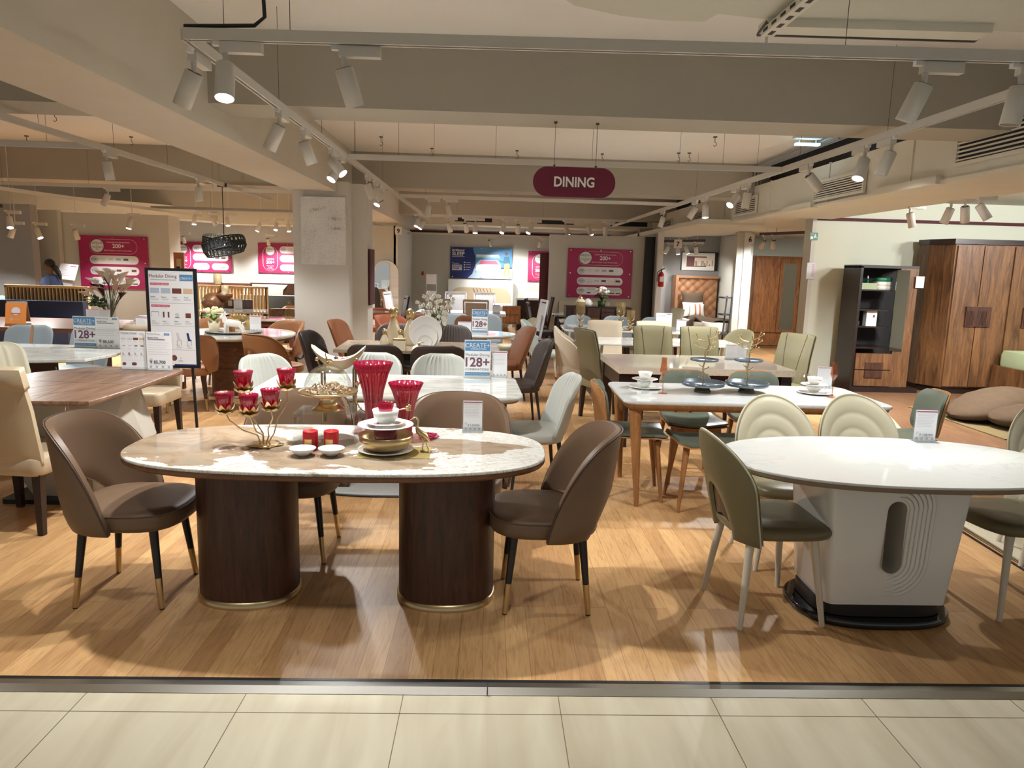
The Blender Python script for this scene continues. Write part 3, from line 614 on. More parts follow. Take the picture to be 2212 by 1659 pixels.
# ================================================================ stone-top table
t = thing('dining_table', 'stone-topped dining table with thick speckled edge and espresso wood frame', 'table', (2.00, 7.02, 0), 1)
b = MB().box(-.82, .82, -.52, .52, .70, .755, 'granite').box(-.82, .82, -.52, .52, .755, .762, 'ceramic_top'); b.build('tabletop', t)
MB().box(-.78, .78, -.44, -.41, .56, .70, 'espresso').box(-.78, .78, .41, .44, .56, .70, 'espresso').box(-.8, -.77, -.43, .43, .56, .70, 'espresso').box(.77, .8, -.43, .43, .56, .70, 'espresso').build('apron', t)
for x, y in ((-1, -1), (1, -1), (1, 1), (-1, 1)): MB().box(x*.76-.05, x*.76+.05, y*.42-.05, y*.42+.05, 0, .70, 'espresso').build('leg', t)
G = 'olive leather high-backed chairs around the stone-topped table'
parson_chair((1.32, 7.85, 0), 112, 'olive leather high-backed chair standing at left end of the stone-topped table', G)
parson_chair((1.90, 8.05, 0), 0, 'olive leather high-backed chair behind the stone table, left of the pair', G)
parson_chair((2.47, 8.13, 0), 0, 'olive leather high-backed chair behind the stone table, right of the pair', G)
parson_chair((3.08, 7.62, 0), -62, 'olive leather high-backed chair at right end of the stone-topped table', G)
# ================================================================ white glass table and its chairs
t = thing('dining_table', 'glossy white glass-topped table behind the olive high-backed chairs', 'table', (2.13, 9.0, 0), 1)
MB().stack(rrect(1.95, .92, .04, 4), [(0, .745), (0, .758), (.003, .76)], 'marble_white').build('tabletop', t)
for x in (-.75, .75): MB().tube([(x-.1, -.38, 0), (x, -.2, .74)], .02, 'white', 8).tube([(x+.1, .38, 0), (x, .2, .74)], .02, 'white', 8).tube([(x, -.2, .735), (x, .2, .735)], .015, 'white', 8).build('leg', t)
swivel_chair((1.13, 9.05, 0), 84, 'cream fabric swivel chair with green seat and spider legs beside the aisle')
creamfab((1.62, 9.85, 0), 0, 'cream fabric chair behind the white glass table, in front of the goblets', 'cream fabric chairs behind the glass table')
creamfab((2.33, 9.95, 0), 0, 'cream fabric chair behind the white glass table, in front of the leaflet stand', 'cream fabric chairs behind the glass table')
palewing((.80, 10.3, 0), 80, 'pale blue winged chair with copper-tipped legs behind the cream swivel chair')
olivetub((3.2, 9.6, 0), -60, 'grey-green tub chair in front of the carved wooden wardrobe')
# far right tables
def plain_table(label, c, w, d, m, legm='dark_metal', z=.76, th=.03, r=.03, rz=0, shape=None, sq=.03, box_apron=None, pts=None):
    t = thing('dining_table', label, 'table', (c[0], c[1], 0), rz)
    out = pts or (sup(w/2, d/2, 2.1, 48) if shape == 'oval' else rrect(w, d, r, 5))
    MB().stack(out, [(.008, z-th), (0, z-th+.004), (0, z-.004), (.005, z)], m).build('tabletop', t)
    if box_apron: MB().box(-w/2+.05, w/2-.05, -d/2+.05, d/2-.05, z-th-box_apron, z-th, legm).build('apron', t)
    for x, y in ((-1, -1), (1, -1), (1, 1), (-1, 1)): MB().tube([(x*(w/2-.09), y*(d/2-.09), 0), (x*(w/2-.12), y*(d/2-.12), z-th)], sq, legm, sq=(1, 1)).build('leg', t)
    return t
plain_table('white oval table set with golden goblets and light grey chairs', (2.05, 10.95), 1.9, 1.1, 'marble_white', 'steel', r=.2)
grey_chair((1.50, 11.95, 0), 0, 'light grey chair seen through the goblets on the far right', 'light grey chairs behind the goblet table')
grey_chair((2.15, 12.0, 0), 0, 'light grey chair between the tall golden goblets', 'light grey chairs behind the goblet table')
grey_chair((2.78, 11.9, 0), 0, 'light grey chair beside the leaflet stand on goblet table', 'light grey chairs behind the goblet table')
plain_table('small beige stone table with plum apron beside the light grey chairs', (1.45, 12.5), .5, .5, 'ceramic_top', 'maroon', th=.04, box_apron=.1)
plain_table('black glass console table in the row by the poster wall', (1.5, 13.6), .6, .5, 'black_gloss', 'dark_metal')
plain_table('white topped slim table nearest the magenta poster wall', (1.65, 14.45), .85, .5, 'marble_white', 'dark_metal')
dark_frame((.92, 11.9, 0), 82, 'dark brown high-backed wooden chair by the aisle behind the pale blue chair', 'dark chairs by the aisle')
dark_frame((.98, 13.6, 0), 82, 'dark brown wooden chair farthest along the right side of the aisle', 'dark chairs by the aisle')
cream_parson((1.65, 14.65, 0), 0, 'cream high-backed chair left of the gold-topped urns under the poster', 'cream chairs under the poster wall')
cream_parson((2.25, 14.62, 0), 0, 'cream high-backed chair behind the white flowers under the poster', 'cream chairs under the poster wall')
cream_parson((3.1, 13.0, 0), -75, 'cream high-backed chair in profile at right end of dark sideboard', 'cream chairs under the poster wall')
t = thing('sideboard', 'low dark brown slatted sideboard under the magenta poster', 'sideboard', (1.90, 13.05, 0))
b = MB().box(-.55, .62, -.2, .2, 0, .98, 'espresso'); b.build('body', t)
for k, (x0, x1) in enumerate(((-.42, -.2), (.08, .3), (.34, .58))):
    b = MB().box(x0, x1, -.215, -.2, .12, .95, 'walnut_dark')
    for j in range(9): b.box(x0, x1, -.224, -.215, .17+.09*j, .18+.09*j, 'dark')
    b.build('door', t)
MB().box(-.17, .05, -.216, -.2, .12, .95, 'walnut_dark').build('woven_panel', t)
t = thing('bedside_cabinet', 'white-framed cabinet with a dark ribbed door beside the far end of aisle', 'cabinet', (1.0, 17.8, 0))
MB().box(-.35, .32, -.2, .22, .12, .86, 'espresso').build('body', t); MB().box(-.38, .34, -.22, .24, .86, .89, 'white').box(-.38, -.35, -.22, .24, .1, .86, 'white').build('frame', t)
for x in (-.34, .3): MB().box(x-.02, x+.02, -.2, .2, 0, .12, 'white').build('leg', t)
# ================================================================ middle row
t = thing('dining_table', 'white veined marble table behind the oval table, with rounded corners', 'table', (-.70, 5.25, 0), 2)
MB().stack(rrect(1.86, .98, .16, 8), [(.03, .722), (.006, .735), (0, .745), (0, .753), (.006, .76)], 'marble_grey').build('tabletop', t)
MB().stack(rrect(1.86, .98, .16, 8), [(.06, .708), (.03, .712), (.03, .724)], 'taupe').build('edge_band', t)
for x in (-.35, .55): MB().box(x-.05, x+.05, -.15, .15, .03, .71, 'dark_metal').build('leg', t)
MB().stack(sup(.62, .30, 2.4, 48), [(0, 0), (0, .018), (.01, .025)], 'stone_grey').tube([(x*.63, y*.31, .008) for x, y in sup(1, 1, 2.4, 48)+[(1, 0)]], .008, 'black', 6).build('base_plate', t, 'grey oval base plate with a black rim')
G = 'pale grey pleated chairs around the white veined table'
pl_chair((-1.00, 6.03, 0), 0, 'pale grey pleated chair behind the tall ruby vase', G)
pl_chair((-.42, 6.05, 0), 0, 'pale grey pleated chair behind the white table, left of the tall blue sign', G)
pl_chair((-1.68, 5.85, 0), 52, 'pale grey pleated chair at left end of the white veined table', G)
pl_chair((.35, 5.25, 0), -82, 'pale grey leather chair at right end of the white veined table by the aisle', G)
t = thing('dining_table', 'striped brown table dressed with gold-topped urns and stacked plates', 'table', (-.75, 7.85, 0), 2)
MB().box(-.85, .85, -.48, .48, .73, .76, 'stripes').build('tabletop', t); MB().box(-.75, .75, -.40, .40, .60, .73, 'black').build('apron', t)
for x in (-.7, .7): MB().box(x-.05, x+.05, -.35, .35, 0, .6, 'black').build('leg', t)
G = 'plum brown fabric chairs around the striped table'
plum_chair((-1.06, 6.93, 0), 180, 'plum brown fabric chair seen from behind, left of the small cream pot', G)
plum_chair((-.47, 6.93, 0), 180, 'plum brown fabric chair seen from behind, right of the small cream pot', G)
plump_chair((-1.68, 7.75, 0), 80, 'plum brown fabric chair at left end of the striped table before the pillar', G)
plump_chair((-1.15, 8.75, 0), 0, 'plum brown pleated chair behind the urns on the striped table', G)
plump_chair((-.48, 8.75, 0), 0, 'plum brown pleated chair behind the orchid, right of it', G)
plump_chair((.32, 7.40, 0), -82, 'plum brown fabric chair at the aisle end of the striped table', G)
rust_chair((-1.70, 9.35, 0), 76, 'rust suede chair leaning in profile before the pillar', 'rust leather chairs')
rust_chair((.20, 8.95, 0), -72, 'rust leather chair in profile by the aisle beside the plum chair', 'rust leather chairs')
t = thing('dining_table', 'small oval marble table carrying the farther blue sign', 'table', (-.13, 9.55, 0))
MB().stack(sup(.48, .42, 2.2, 40), [(.02, .725), (0, .735), (0, .752), (.006, .76)], 'marble_grey').build('tabletop', t); MB().lathe([(.16, .01), (.14, .03), (.06, .1), (.06, .72)], 'white', 24).build('pedestal', t)
rust_chair((-.28, 10.5, 0), 0, 'rust leather chair behind the small oval table, left of the blue sign', 'rust leather chairs')
rust_chair((-1.0, 10.6, 0), 0, 'rust leather chair mostly hidden behind the orchid flowers', 'rust leather chairs')
olivetub((.36, 10.95, 0), -78, 'grey-olive tub chair in profile beside the aisle, behind the rust chair')
grey_chair((-.55, 11.6, 0), 0, 'light grey leather chair behind the orchid and rust chair', 'light grey chairs in the middle row')
grey_chair((-.05, 11.7, 0), 0, 'light grey leather chair directly behind the farther blue sign', 'light grey chairs in the middle row')
silver_frame((.62, 12.4, 0), -80, 'silver-framed high-backed chair in profile beside the aisle')
dark_frame((.95, 14.6, 0), -90, 'dark brown wooden chair standing left of the aisle near cabinet', 'dark chairs by the aisle')
plain_table('pale grey box-sided table among the framed chairs in the centre', (-.55, 14.05), 1.7, .9, 'silver_print', 'silver_print', th=.05, sq=.05)
brown_frame((-.92, 13.0, 0), 180, 'taupe framed chair seen from behind, left of the pair before the headboard', 'taupe framed chairs')
brown_frame((-.25, 13.0, 0), 180, 'taupe framed chair seen from behind, right of the pair before the headboard', 'taupe framed chairs')
silver_frame((-.72, 14.9, 0), 0, 'silver framed chair facing the camera, left of the pair before the headboard', 'silver framed chairs')
silver_frame((-.12, 14.9, 0), 0, 'silver framed chair facing the camera, right of the pair before the headboard', 'silver framed chairs')
# left of centre background: salmon chairs, glass side table
salmon_chair((-1.55, 11.9, 0), 50, 'salmon pink armchair with curved arms behind the gold-topped urns', 'salmon armchairs')
salmon_chair((-2.1, 13.6, 0), 20, 'salmon pink armchair half hidden by the column edge', 'salmon armchairs')
creamfab((-1.98, 11.3, 0), 100, 'cream fabric chair leaning beside the column and salmon armchair')
dark_frame((-1.80, 13.1, 0), -75, 'dark brown chair in profile before the arched mirror', 'dark chairs by the arched mirror')
silver_frame((-1.72, 14.2, 0), 78, 'silver framed chair in profile before the arched mirror')
t = thing('side_table', 'round glass table at the column foot with a white cup', 'table', (-1.20, 9.78, 0))
MB().stack(sup(.30, .26, 2, 36), [(0, .745), (0, .758)], 'smoke').build('tabletop', t); MB().tube([(0, 0, 0), (0, 0, .74)], .03, 'steel').build('leg', t)
tag(MB().lathe([(.03, .76), (.07, .80), (.1, .84), (.096, .838), (.06, .79), (.0005, .775)], 'porcelain', 24).build('white_bowl', None, loc=(-1.14, 9.74, 0)), 'white bowl on the round glass table by the column', 'bowl')
# ================================================================ left: walnut and marble modular tables
t = thing('dining_table', 'walnut parquet-topped table with chamfered corners at left', 'table', (-2.85, 5.1, 0))
pts = [(-.08, -.76), (.43, -.72), (.46, -.3), (.44, .62), (.12, .74), (-.28, .74), (-.55, .35), (-.55, -.35)]
MB().stack(pts, [(.035, .722), (.012, .73), (0, .742), (0, .756), (.004, .76)], 'walnut_b', False).build('tabletop', t)
b = MB()
for a, c_ in (((-.08, -.76), (.43, .1)), ((-.3, -.55), (.35, .6)), ((-.55, 0), (.45, -.1)), ((.1, -.74), (-.2, .72))): b.tube([(a[0], a[1]*.97, .7600), (c_[0], c_[1], .7600)], .0008, 'walnut_dark', 4)
b.build('inlay_lines', t)
b = MB(); lo = [(-.2, -.32), (.22, -.36), (.30, 0), (.24, .32), (-.2, .34), (-.3, 0)]; hi = [(-.32, -.46), (.16, -.5), (.34, -.1), (.16, .45), (-.3, .4), (-.36, 0)]; md = [(-.30, -.40), (.34, -.44), (.40, .05), (.30, .42), (-.28, .44), (-.4, .05)]
b.rings([[(x, y, 0.03) for x, y in lo], [(x, y, .30) for x, y in md], [(x, y, .72) for x, y in hi]], 'flesh_base', False); b.build('pedestal', t, 'faceted cream pedestal')
MB().stack(rrect(.7, .85, .03, 3), [(0, 0), (0, .03)], 'black').build('base_plate', t)
G = 'beige leather chairs around the walnut parquet table'
beige_chair((-2.82, 4.38, 0), 174, 'beige leather chair with rolled top seen from behind at far left', G)
beige_chair((-3.10, 6.45, 0), 0, 'beige leather chair behind the walnut table facing the camera', G)
t = thing('dining_table', 'white marble table with chamfered ends on a black base at left', 'table', (-4.05, 6.65, 0))
pts = [(-.9, -.58), (.12, -.58), (.60, -.42), (.66, 0), (.56, .40), (.1, .58), (-.9, .58)]
MB().stack(pts, [(.02, .728), (0, .736), (0, .756), (.004, .76)], 'marble_grey', False).build('tabletop', t)
MB().box(-.55, .1, -.35, .35, 0, .03, 'black').box(-.35, -.05, -.3, .3, .03, .728, 'black').build('pedestal', t)
rust_chair((-3.74, 7.30, 0), -60, 'rust leather chair between the marble table and walnut table price cards', 'rust leather chairs')
bluegrey_chair((-4.92, 7.62, 0), 0, 'blue-grey leather chair with a tan stripe at far left', 'blue-grey chairs behind the chamfered marble table')
bluegrey_chair((-4.38, 7.74, 0), -14, 'blue-grey leather chair hidden partly by the blue price sign at left', 'blue-grey chairs behind the chamfered marble table')
shell('chair with a tan outer shell and cream channelled front at left edge', 'cream_leather', 'rust', .92, .25, 1.8, .1, 9, name='leather_chair').matrix_world = Matrix.Translation((-3.74, 5.72, 0)) @ Matrix.Rotation(R(62), 4, 'Z')
# far left brown table
t = thing('dining_table', 'long brown wooden table behind the blue-grey chairs at far left', 'table', (-5.6, 9.55, 0))
MB().prism([(-1.6, -.72), (.95, -.72), (1.15, -.2), (1.0, .75), (-1.6, .75)], .71, .76, 'brown_wood').build('tabletop', t)
for x, y in ((-1.2, -.5), (.7, -.5), (.7, .5), (-1.2, .5)): MB().box(x-.05, x+.05, y-.05, y+.05, 0, .71, 'walnut_dark').build('leg', t)
t = thing('dining_table', 'brown wooden table with tumblers and a price card behind the easel board', 'table', (-4.13, 8.75, 0))
MB().box(-.30, .30, -.5, .55, .71, .76, 'brown_wood').build('tabletop', t)
for x, y in ((-1, -1), (1, -1), (1, 1), (-1, 1)): MB().box(x*.24-.04, x*.24+.04, y*.42-.04, y*.42+.04, 0, .71, 'walnut_dark').build('leg', t)
t = thing('wooden_chair', 'carved dark wooden chair with slanting slots behind the brown table', 'chair', (-4.25, 9.75, 0))
MB().prism([(-.22, 0), (.22, 0), (.22, .30), (-.22, .30)], 0, .02, 'walnut_dark', Matrix.Translation((0, .2, .62)) @ Matrix.Rotation(R(90), 4, 'X')).build('backrest', t)
MB().box(-.14, -.05, .17, .182, .72, .84, 'beige_leather').box(.0, .02, .17, .182, .68, .86, 'beige_leather').box(.06, .08, .17, .182, .68, .86, 'beige_leather').build('slots', t)
MB().box(-.22, .22, -.2, .22, .42, .47, 'walnut_dark').build('seat', t)
for x in (-.2, .2):
    for y in (-.18, .2): MB().box(x-.02, x+.02, y-.02, y+.02, 0, .62 if y > 0 else .42, 'walnut_dark').build('leg', t)
# round table with tan chairs
t = thing('round_table', 'round marble-topped table on a walnut drum base with tan chairs', 'table', (-3.10, 8.85, 0))
MB().stack(sup(.72, .72, 2, 56), [(.02, .72), (0, .735), (0, .752), (.005, .76)], 'marble_grey').build('tabletop', t); MB().stack(sup(.7, .7, 2, 56), [(.05, .69), (.0, .70), (0, .722)], 'walnut_dark').build('edge_band', t)
MB().stack(sup(.27, .27, 2, 48), [(0, .03), (0, .70)], 'walnut').build('pedestal', t); MB().stack(sup(.28, .28, 2, 48), [(0, 0), (0, .03), (.01, .031)], 'brass').build('plinth_band', t)
MB().stack(sup(.33, .33, 2, 48), [(.02, .76), (0, .767), (0, .775), (.01, .78)], 'black_gloss').stack(sup(.32, .32, 2, 48), [(0, .780), (0, .783)], 'marble_grey').build('lazy_susan', t, 'turntable with a black rim')
G = 'tan leather open-backed chairs around the round table'
tan_chair((-2.42, 8.20, 0), 138, 'tan leather open-backed chair in front of round table at right', G)
tan_chair((-2.80, 9.60, 0), -35, 'tan leather chair right of the round table beside the column', G)
tan_chair((-3.30, 7.92, 0), 200, 'tan leather chair in front of round table, behind the easel pole', G)
tan_chair((-3.58, 9.75, 0), 28, 'tan leather chair left of round table, hidden by the easel board', G)
# ================================================================ signs and cards
def holder(t, w, h, d=.05):
    MB().box(-w/2-.006, w/2+.006, .0014, .004, .0, h+.004, 'acrylic').box(-w/2-.006, w/2+.006, -d, .03, 0, .004, 'acrylic').box(-w/2-.006, w/2+.006, -.012, -.009, 0, .018, 'acrylic').build('acrylic_holder', t)
def put(t, loc, rz): t.location = loc; t.rotation_euler = (0, 0, R(rz)); return t
def blue_print(s):
    s.rect(.0, 0, 1, 1, 'paper', 0); s.rect(.02, .02, .98, .285, 'blue'); s.text('CREATE+', .03, .195, .93, 'white', ht=.19*.9)
    s.text('COLLECTION', .24, .255, .58, 'white'); s.text('Modular Dining', .04, .42, .92, 'ink'); s.lines(.04, .94, [.458], 'grey_line', .008, jag=0)
    s.text('128+', .04, .695, .92, 'purple_ink', bold=True); s.text('COMBINATIONS', .04, .80, .90, 'ink'); s.rect(.02, .85, .98, .935, 'blue'); s.text('Please Visit Modular Dining Section', .05, .905, .88, 'white')
def price_print(s, price=None, bar=True, title=None):
    s.rect(0, 0, 1, 1, 'paper', 0)
    if bar: s.rect(.02, .03, .98, .06, 'magenta')
    if title: s.text('Modular Dining', .05, .07, .5, 'ink'); s.rect(.72, .03, .94, .085, 'blue'); s.text('CREATE+', .74, .072, .18, 'white'); s.lines(.05, .75, [.10], 'grey_line', .004, jag=0); s.text('Modular Dining', .06, .16, .42, 'ink', bold=True); s.lines(.06, .95, [.18, .205], 'ink', .012); s.lines(.06, .95, [.28+.06*k for k in range(6)], 'grey_line', .005)
    else: s.lines(.06, .92, [.12+.05*k for k in range(9)], 'grey_line', .007)
    if price:
        s.rect(.10, .712, .22, .722, 'ink'); s.text('Now', .08, .765, .1, 'ink'); s.text('\u20b9 '+price, .12 if title else .25, .83, .62, 'ink', bold=bool(title)); s.lines(.04, .96, [.87], 'grey_line', .004, jag=0)
    for k in range(4): s.disc(.14+.24*k, .915, .006*min(s.w, .16)/.1, 'grey_line')
def card(label, loc, rz, w, h, kind='price', price=None, tilt=6, group=None, cat='sign', name='price_card', **k):
    t = thing(name, label, cat, loc, rz, group); holder(t, w, h)
    b = MB(); b.box(-w/2, w/2, -.0, .001, .004, h, 'paper'); s = Sheet(b, w, h)
    if kind == 'blue': blue_print(s)
    elif kind == 'price': price_print(s, price, **k)
    elif kind == 'menu':
        s.rect(0, 0, 1, 1, 'paper', 0); s.text('Modular Dining', .05, .07, .62, 'ink'); s.rect(.78, .04, .95, .10, 'silver_print'); s.lines(.05, .6, [.09, .13], 'grey_line', .006, jag=0)
        for i, c in enumerate(('silver_print', 'silver_print', 'wine_swatch', 'tan_swatch')): s.rect(.04+.24*i, .17, .24+.24*i, .235, c); s.lines(.04+.24*i, .2+.24*i, [.265, .285], 'grey_line', .004)
        for i in range(4): s.rect(.08+.24*i, .37, .2+.24*i, .40, ('grey_line', 'silver_print', 'ink', 'wine_swatch')[i]); s.lines(.04+.24*i, .2+.24*i, [.45, .47], 'grey_line', .004)
        for i in range(4): s.rect(.07+.24*i, .56, .12+.24*i, .62, 'grey_line' if i != 1 else 'ink'); s.rect(.07+.24*i, .62, .17+.24*i, .635, 'grey_line' if i != 1 else 'ink'); s.rect(.07+.24*i, .635, .08+.24*i, .69, 'grey_line'); s.rect(.16+.24*i, .635, .17+.24*i, .69, 'grey_line')
        s.lines(.03, .97, [.34, .52, .76], 'grey_line', .003, jag=0); s.pill(.05, .82, .2, .9, 'wine_swatch'); s.pill(.42, .82, .62, .9, 'wine_swatch')
    elif kind == 'plain': s.rect(0, 0, 1, 1, 'paper', 0); s.rect(.05, .02, .5, .05, 'rose_ink'); s.rect(.6, .02, .95, .05, 'rose_ink'); s.lines(.06, .44, [.12+.07*k for k in range(10)], 'grey_line', .008); s.lines(.55, .94, [.12+.07*k for k in range(10)], 'grey_line', .008)
    elif kind == 'corelle': s.rect(0, 0, 1, 1, 'paper', 0); s.text('Corelle', .08, .2, .5, 'grey_line'); [s.disc(.2+.15*i, .62+.06*math.sin(i*2), .012, 'silver_print') for i in range(5)]; s.disc(.45, .66, .013, 'rose_ink'); s.rect(.66, .05, .95, .08, 'ink'); s.lines(.2, .8, [.86, .89], 'grey_line', .006)
    p = b.build('printed_sheet', t)
    t.rotation_euler = (0, 0, R(rz)); return t
card('price card in acrylic stand reading 1,59,900 on the brown-veined oval table', (-.08, 3.78, .76), 2, .10, .165, price='1,59,900')
card('price card in acrylic stand reading 1,08,900 on the white oval table', (2.37, 3.76, .76), -3, .115, .17, price='1,08,900')
card('tall blue sign reading 128+ on the white veined table behind ruby vases', (-.09, 5.66, .76), 2, .205, .30, 'blue', name='table_sign')
card('small price card right of the tall blue sign on the white veined table', (.085, 5.73, .76), -2, .12, .21)
card('blue sign reading 128+ on the small oval table, the farther of two', (-.13, 9.42, .76), 2, .205, .32, 'blue', name='table_sign')
card('pale card beside the farther blue sign, on the small oval table', (-.33, 9.5, .76), 4, .17, .15)
card('blue sign reading 128+ on the white chamfered marble table at left', (-3.87, 7.02, .76), -4, .22, .30, 'blue', name='table_sign')
card('price sheet reading 88,600 beside the blue sign at left', (-3.645, 7.00, .76), -2, .22, .30, price='88,600', bar=False, title=True)
card('leaflet with table and chair pictures standing on the walnut table', (-2.79, 5.72, .76), 0, .195, .30, 'menu', name='table_sign')
card('price sheet reading 85,700 on the walnut table', (-2.58, 5.70, .76), -1, .195, .30, price='85,700', bar=False, title=True)
card('white price leaflet on the stone-topped table behind the tray stands', (2.53, 7.30, .762), 2, .22, .15, 'plain')
card('price card beside the flowered cups on the wooden-legged marble table', (2.63, 5.52, .76), -4, .115, .17)
card('leaflet stand with a floral picture on the goblet table', (2.60, 10.75, .76), 0, .24, .26, 'corelle', name='table_sign')
card('small price card right of the leaflet stand on goblet table', (2.86, 10.72, .76), -12, .14, .17)
card('white price leaflet on the long brown table at far left', (-5.0, 9.4, .76), 0, .30, .20, 'plain')
card('price card on the brown table hidden partly by the easel board', (-3.96, 8.35, .76), 0, .13, .20)
card('price card beside the white dog on the round table', (-2.83, 8.82, .783), -6, .14, .19)
card('price card on the framed-chair table before the bed', (.12, 13.75, .76), 0, .14, .16)
card('pink-headed price sheet behind the column edge', (-2.35, 12.4, .85), 0, .18, .24, 'plain')
tag(MB().stack(sup(.45, .32, 2, 32), [(0, .80), (0, .815)], 'smoke').lathe([(.03, 0), (.03, .80)], 'steel', 12).lathe([(.2, 0), (.18, .02), (.03, .04)], 'steel', 20).build('glass_side_table', None, loc=(-2.15, 12.6, 0)), 'small glass-topped round table behind the column edge', 'table')
# orange tent card
t = thing('tent_card', 'orange folded tent card on the long brown table at far left', 'sign', (-5.98, 9.3, .76), 8)
b = MB(); M = Matrix.Rotation(R(-12), 4, 'X'); b.box(-.12, .12, 0, .003, 0, .26, 'orange', M); s = Sheet(b, .24, .26, M); s.rect(0, 0, 1, 1, 'orange', 0); s.disc(.5, .38, .05, 'paper'); s.pill(.25, .47, .75, .53, 'rose_ink', 2); s.disc(.3, .78, .02, 'tan_swatch'); s.lines(.42, .7, [.76, .8], 'tan_swatch', .01); b.build('front_leaf', t)
MB().box(-.12, .12, .1, .103, 0, .26, 'tan_swatch', Matrix.Translation((0, .03, 0)) @ Matrix.Rotation(R(12), 4, 'X')).build('back_leaf', t)
# blue hang tags
for i, (p, lb) in enumerate((((-2.55, 4.36, .62), 'small blue hang tag dangling under the walnut table edge'), ((-3.62, 6.10, .60), 'small blue hang tag dangling under the chamfered marble table'))):
    b = MB().box(-.04, .04, 0, .002, -.05, .02, 'blue'); b.tube([(0, 0, .02), (0, 0, .105)], .001, 'white', 5); s = Sheet(b, .08, .07, Matrix.Translation((0, 0, -.05))); s.rect(.1, .45, .9, .95, 'paper'); s.text('CREATE+', .1, .35, .8, 'white')
    tag(b.build('hang_tag', None, loc=p), lb, 'tag')
# easel board
t = thing('easel_sign', 'black-framed modular dining board on a slim floor pole at left', 'sign', (-2.66, 6.15, 0), -3)
MB().tube([(.16, .03, 0), (.14, .02, .80)], .012, 'black', 10).box(.07, .33, -.12, .2, 0, .012, 'black').build('pole', t)
w, h, z0 = .395, .80, .73; M = Matrix.Translation((0, 0, z0))
MB().box(-w/2-.018, w/2+.018, 0, .02, -.018, h+.018, 'black', M).build('frame', t)
b = MB(); s = Sheet(b, w-.02, h-.01, Matrix.Translation((0, 0, z0+.005))); s.rect(0, 0, 1, 1, 'paper', 0)
s.text('Modular Dining', .02, .07, .62, 'purple_ink'); s.lines(.04, .62, [.09], 'grey_line', .008, jag=0); s.rect(.70, .035, .995, .10, 'navy_print'); s.rect(.70, .035, .995, .10, 'blue', 2); s.text('CREATE+', .71, .085, .27, 'white', 3)
s.pill(.03, .125, .46, .15, 'rose_ink'); s.text('STEP 1 - PICK A TABLE TOP', .06, .144, .37, 'paper'); s.pill(.03, .355, .46, .38, 'rose_ink'); s.text('STEP 2 - PICK A TABLE BASE', .06, .374, .37, 'paper')
for i, (c, n) in enumerate((('blue_swatch', 'June'), ('blue_swatch', 'Benton'), ('wine_swatch', 'Parquet'), ('tan_swatch', 'Travis'))):
    x = .02+.25*i; s.rect(x, .18, x+.21, .235, c); s.text(n, x+.01, .28, .10, 'ink'); s.lines(x+.01, x+.2, [.293, .303], 'grey_line', .003)
for y in (.335, .575, .83): s.rect(.01, y, .99, y+.003, 'grey_line')
for x0, x1, y0, y1, c in ((.03, .2, .43, .435, 'ink'), (.03, .035, .43, .49, 'ink'), (.195, .2, .43, .48, 'ink'), (.29, .325, .43, .49, 'wine_swatch'), (.40, .435, .43, .49, 'wine_swatch'), (.56, .66, .485, .492, 'ink'), (.80, .92, .44, .49, 'wine_swatch')): s.rect(x0, y0, x1, y1, c)
s.disc(.61, .46, .018, 'silver_print')
for x, n in ((.02, 'Jakarta'), (.27, 'Decor'), (.53, 'Neon'), (.78, 'Flindo')): s.text(n, x+.01, .535, .09, 'ink'); s.lines(x+.01, x+.19, [.547, .557], 'grey_line', .003)
for x, c, n in ((.57, 'silver_print', 'Linzy'), (.80, 'navy_print', 'Olgus')):
    s.poly([(x, .65), (x+.05, .65), (x+.08, .72), (x+.11, .72), (x+.11, .735), (x+.03, .735)], c); s.rect(x+.01, .73, x+.018, .78, 'ink'); s.rect(x+.1, .73, x+.108, .78, 'ink'); s.text(n, x, .79, .08, 'ink'); s.lines(x, x+.14, [.80, .81], 'grey_line', .003)
s.disc(.50, .92, .025, 'wine_swatch'); s.text('6', .64, .93, .02, 'ink'); s.text('Seater', .60, .955, .1, 'ink'); s.rect(.5, .985, 1, 1, 'navy_print')
b.build('printed_board', t)
# ================================================================ things on the main table
TZ = .76
def on(px, py, z=TZ): return at(px, py, z)
# lotus candle holder
t = thing('candle_holder', 'gold lotus candelabra carrying five ruby glass cups on the oval table', 'candle holder', (-1.06, 3.40, TZ)); CK = 1.2
MB().lathe([(.0005, 0), (.075, .002), (.078, .006), (.05, .011), (.0005, .013)], 'gold', 28, flute=.12, nf=5).build('base', t)
cups = [(-.175, -.03, .165), (-.06, -.04, .16), (.045, -.05, .19), (-.115, .06, .255), (.09, .06, .27)]
for x, y, z in cups:
    MB().tube([(x*.12, y*.1, .008), (x*.25+.012, y*.4, .05), (x*.55, y*.7, z*.45), (x*.95+.01, y, z*.75), (x, y, z)], .0035, 'gold', 8).build('branch', t)
    o = MB()
    for k in range(8):
        a = 2*PI*k/8; c, s_ = math.cos(a), math.sin(a)
        def pf(u, v, c=c, s_=s_): r_ = .006+.034*v**.7; wd = .014*math.sin(PI*min(1, v*.85+.1)); return (c*r_-s_*wd*u, s_*r_+c*wd*u, .038*v**1.6)
        o.grid(pf, 4, 6, 'gold', .0015)
        o.grid(lambda u, v, pf=pf: Vector(pf(u, v))*1.0-Vector((0, 0, .008+.02*v*v)), 4, 4, 'gold', .0012)
    o = o.build('lotus_cup', t); o.location = (x, y, z-.006); o.scale = (CK, CK, CK)
    g = MB().lathe([(.0005, .006), (.020, .008), (.026, .025), (.032, .06), (.037, .082), (.035, .082), (.029, .055), (.021, .016), (.0005, .013)], 'ruby', 64, flute=.035, nf=16).build('glass_cup', t, 'ruby fluted glass cup'); g.location = (x, y, z-.006); g.scale = (CK, CK, CK)
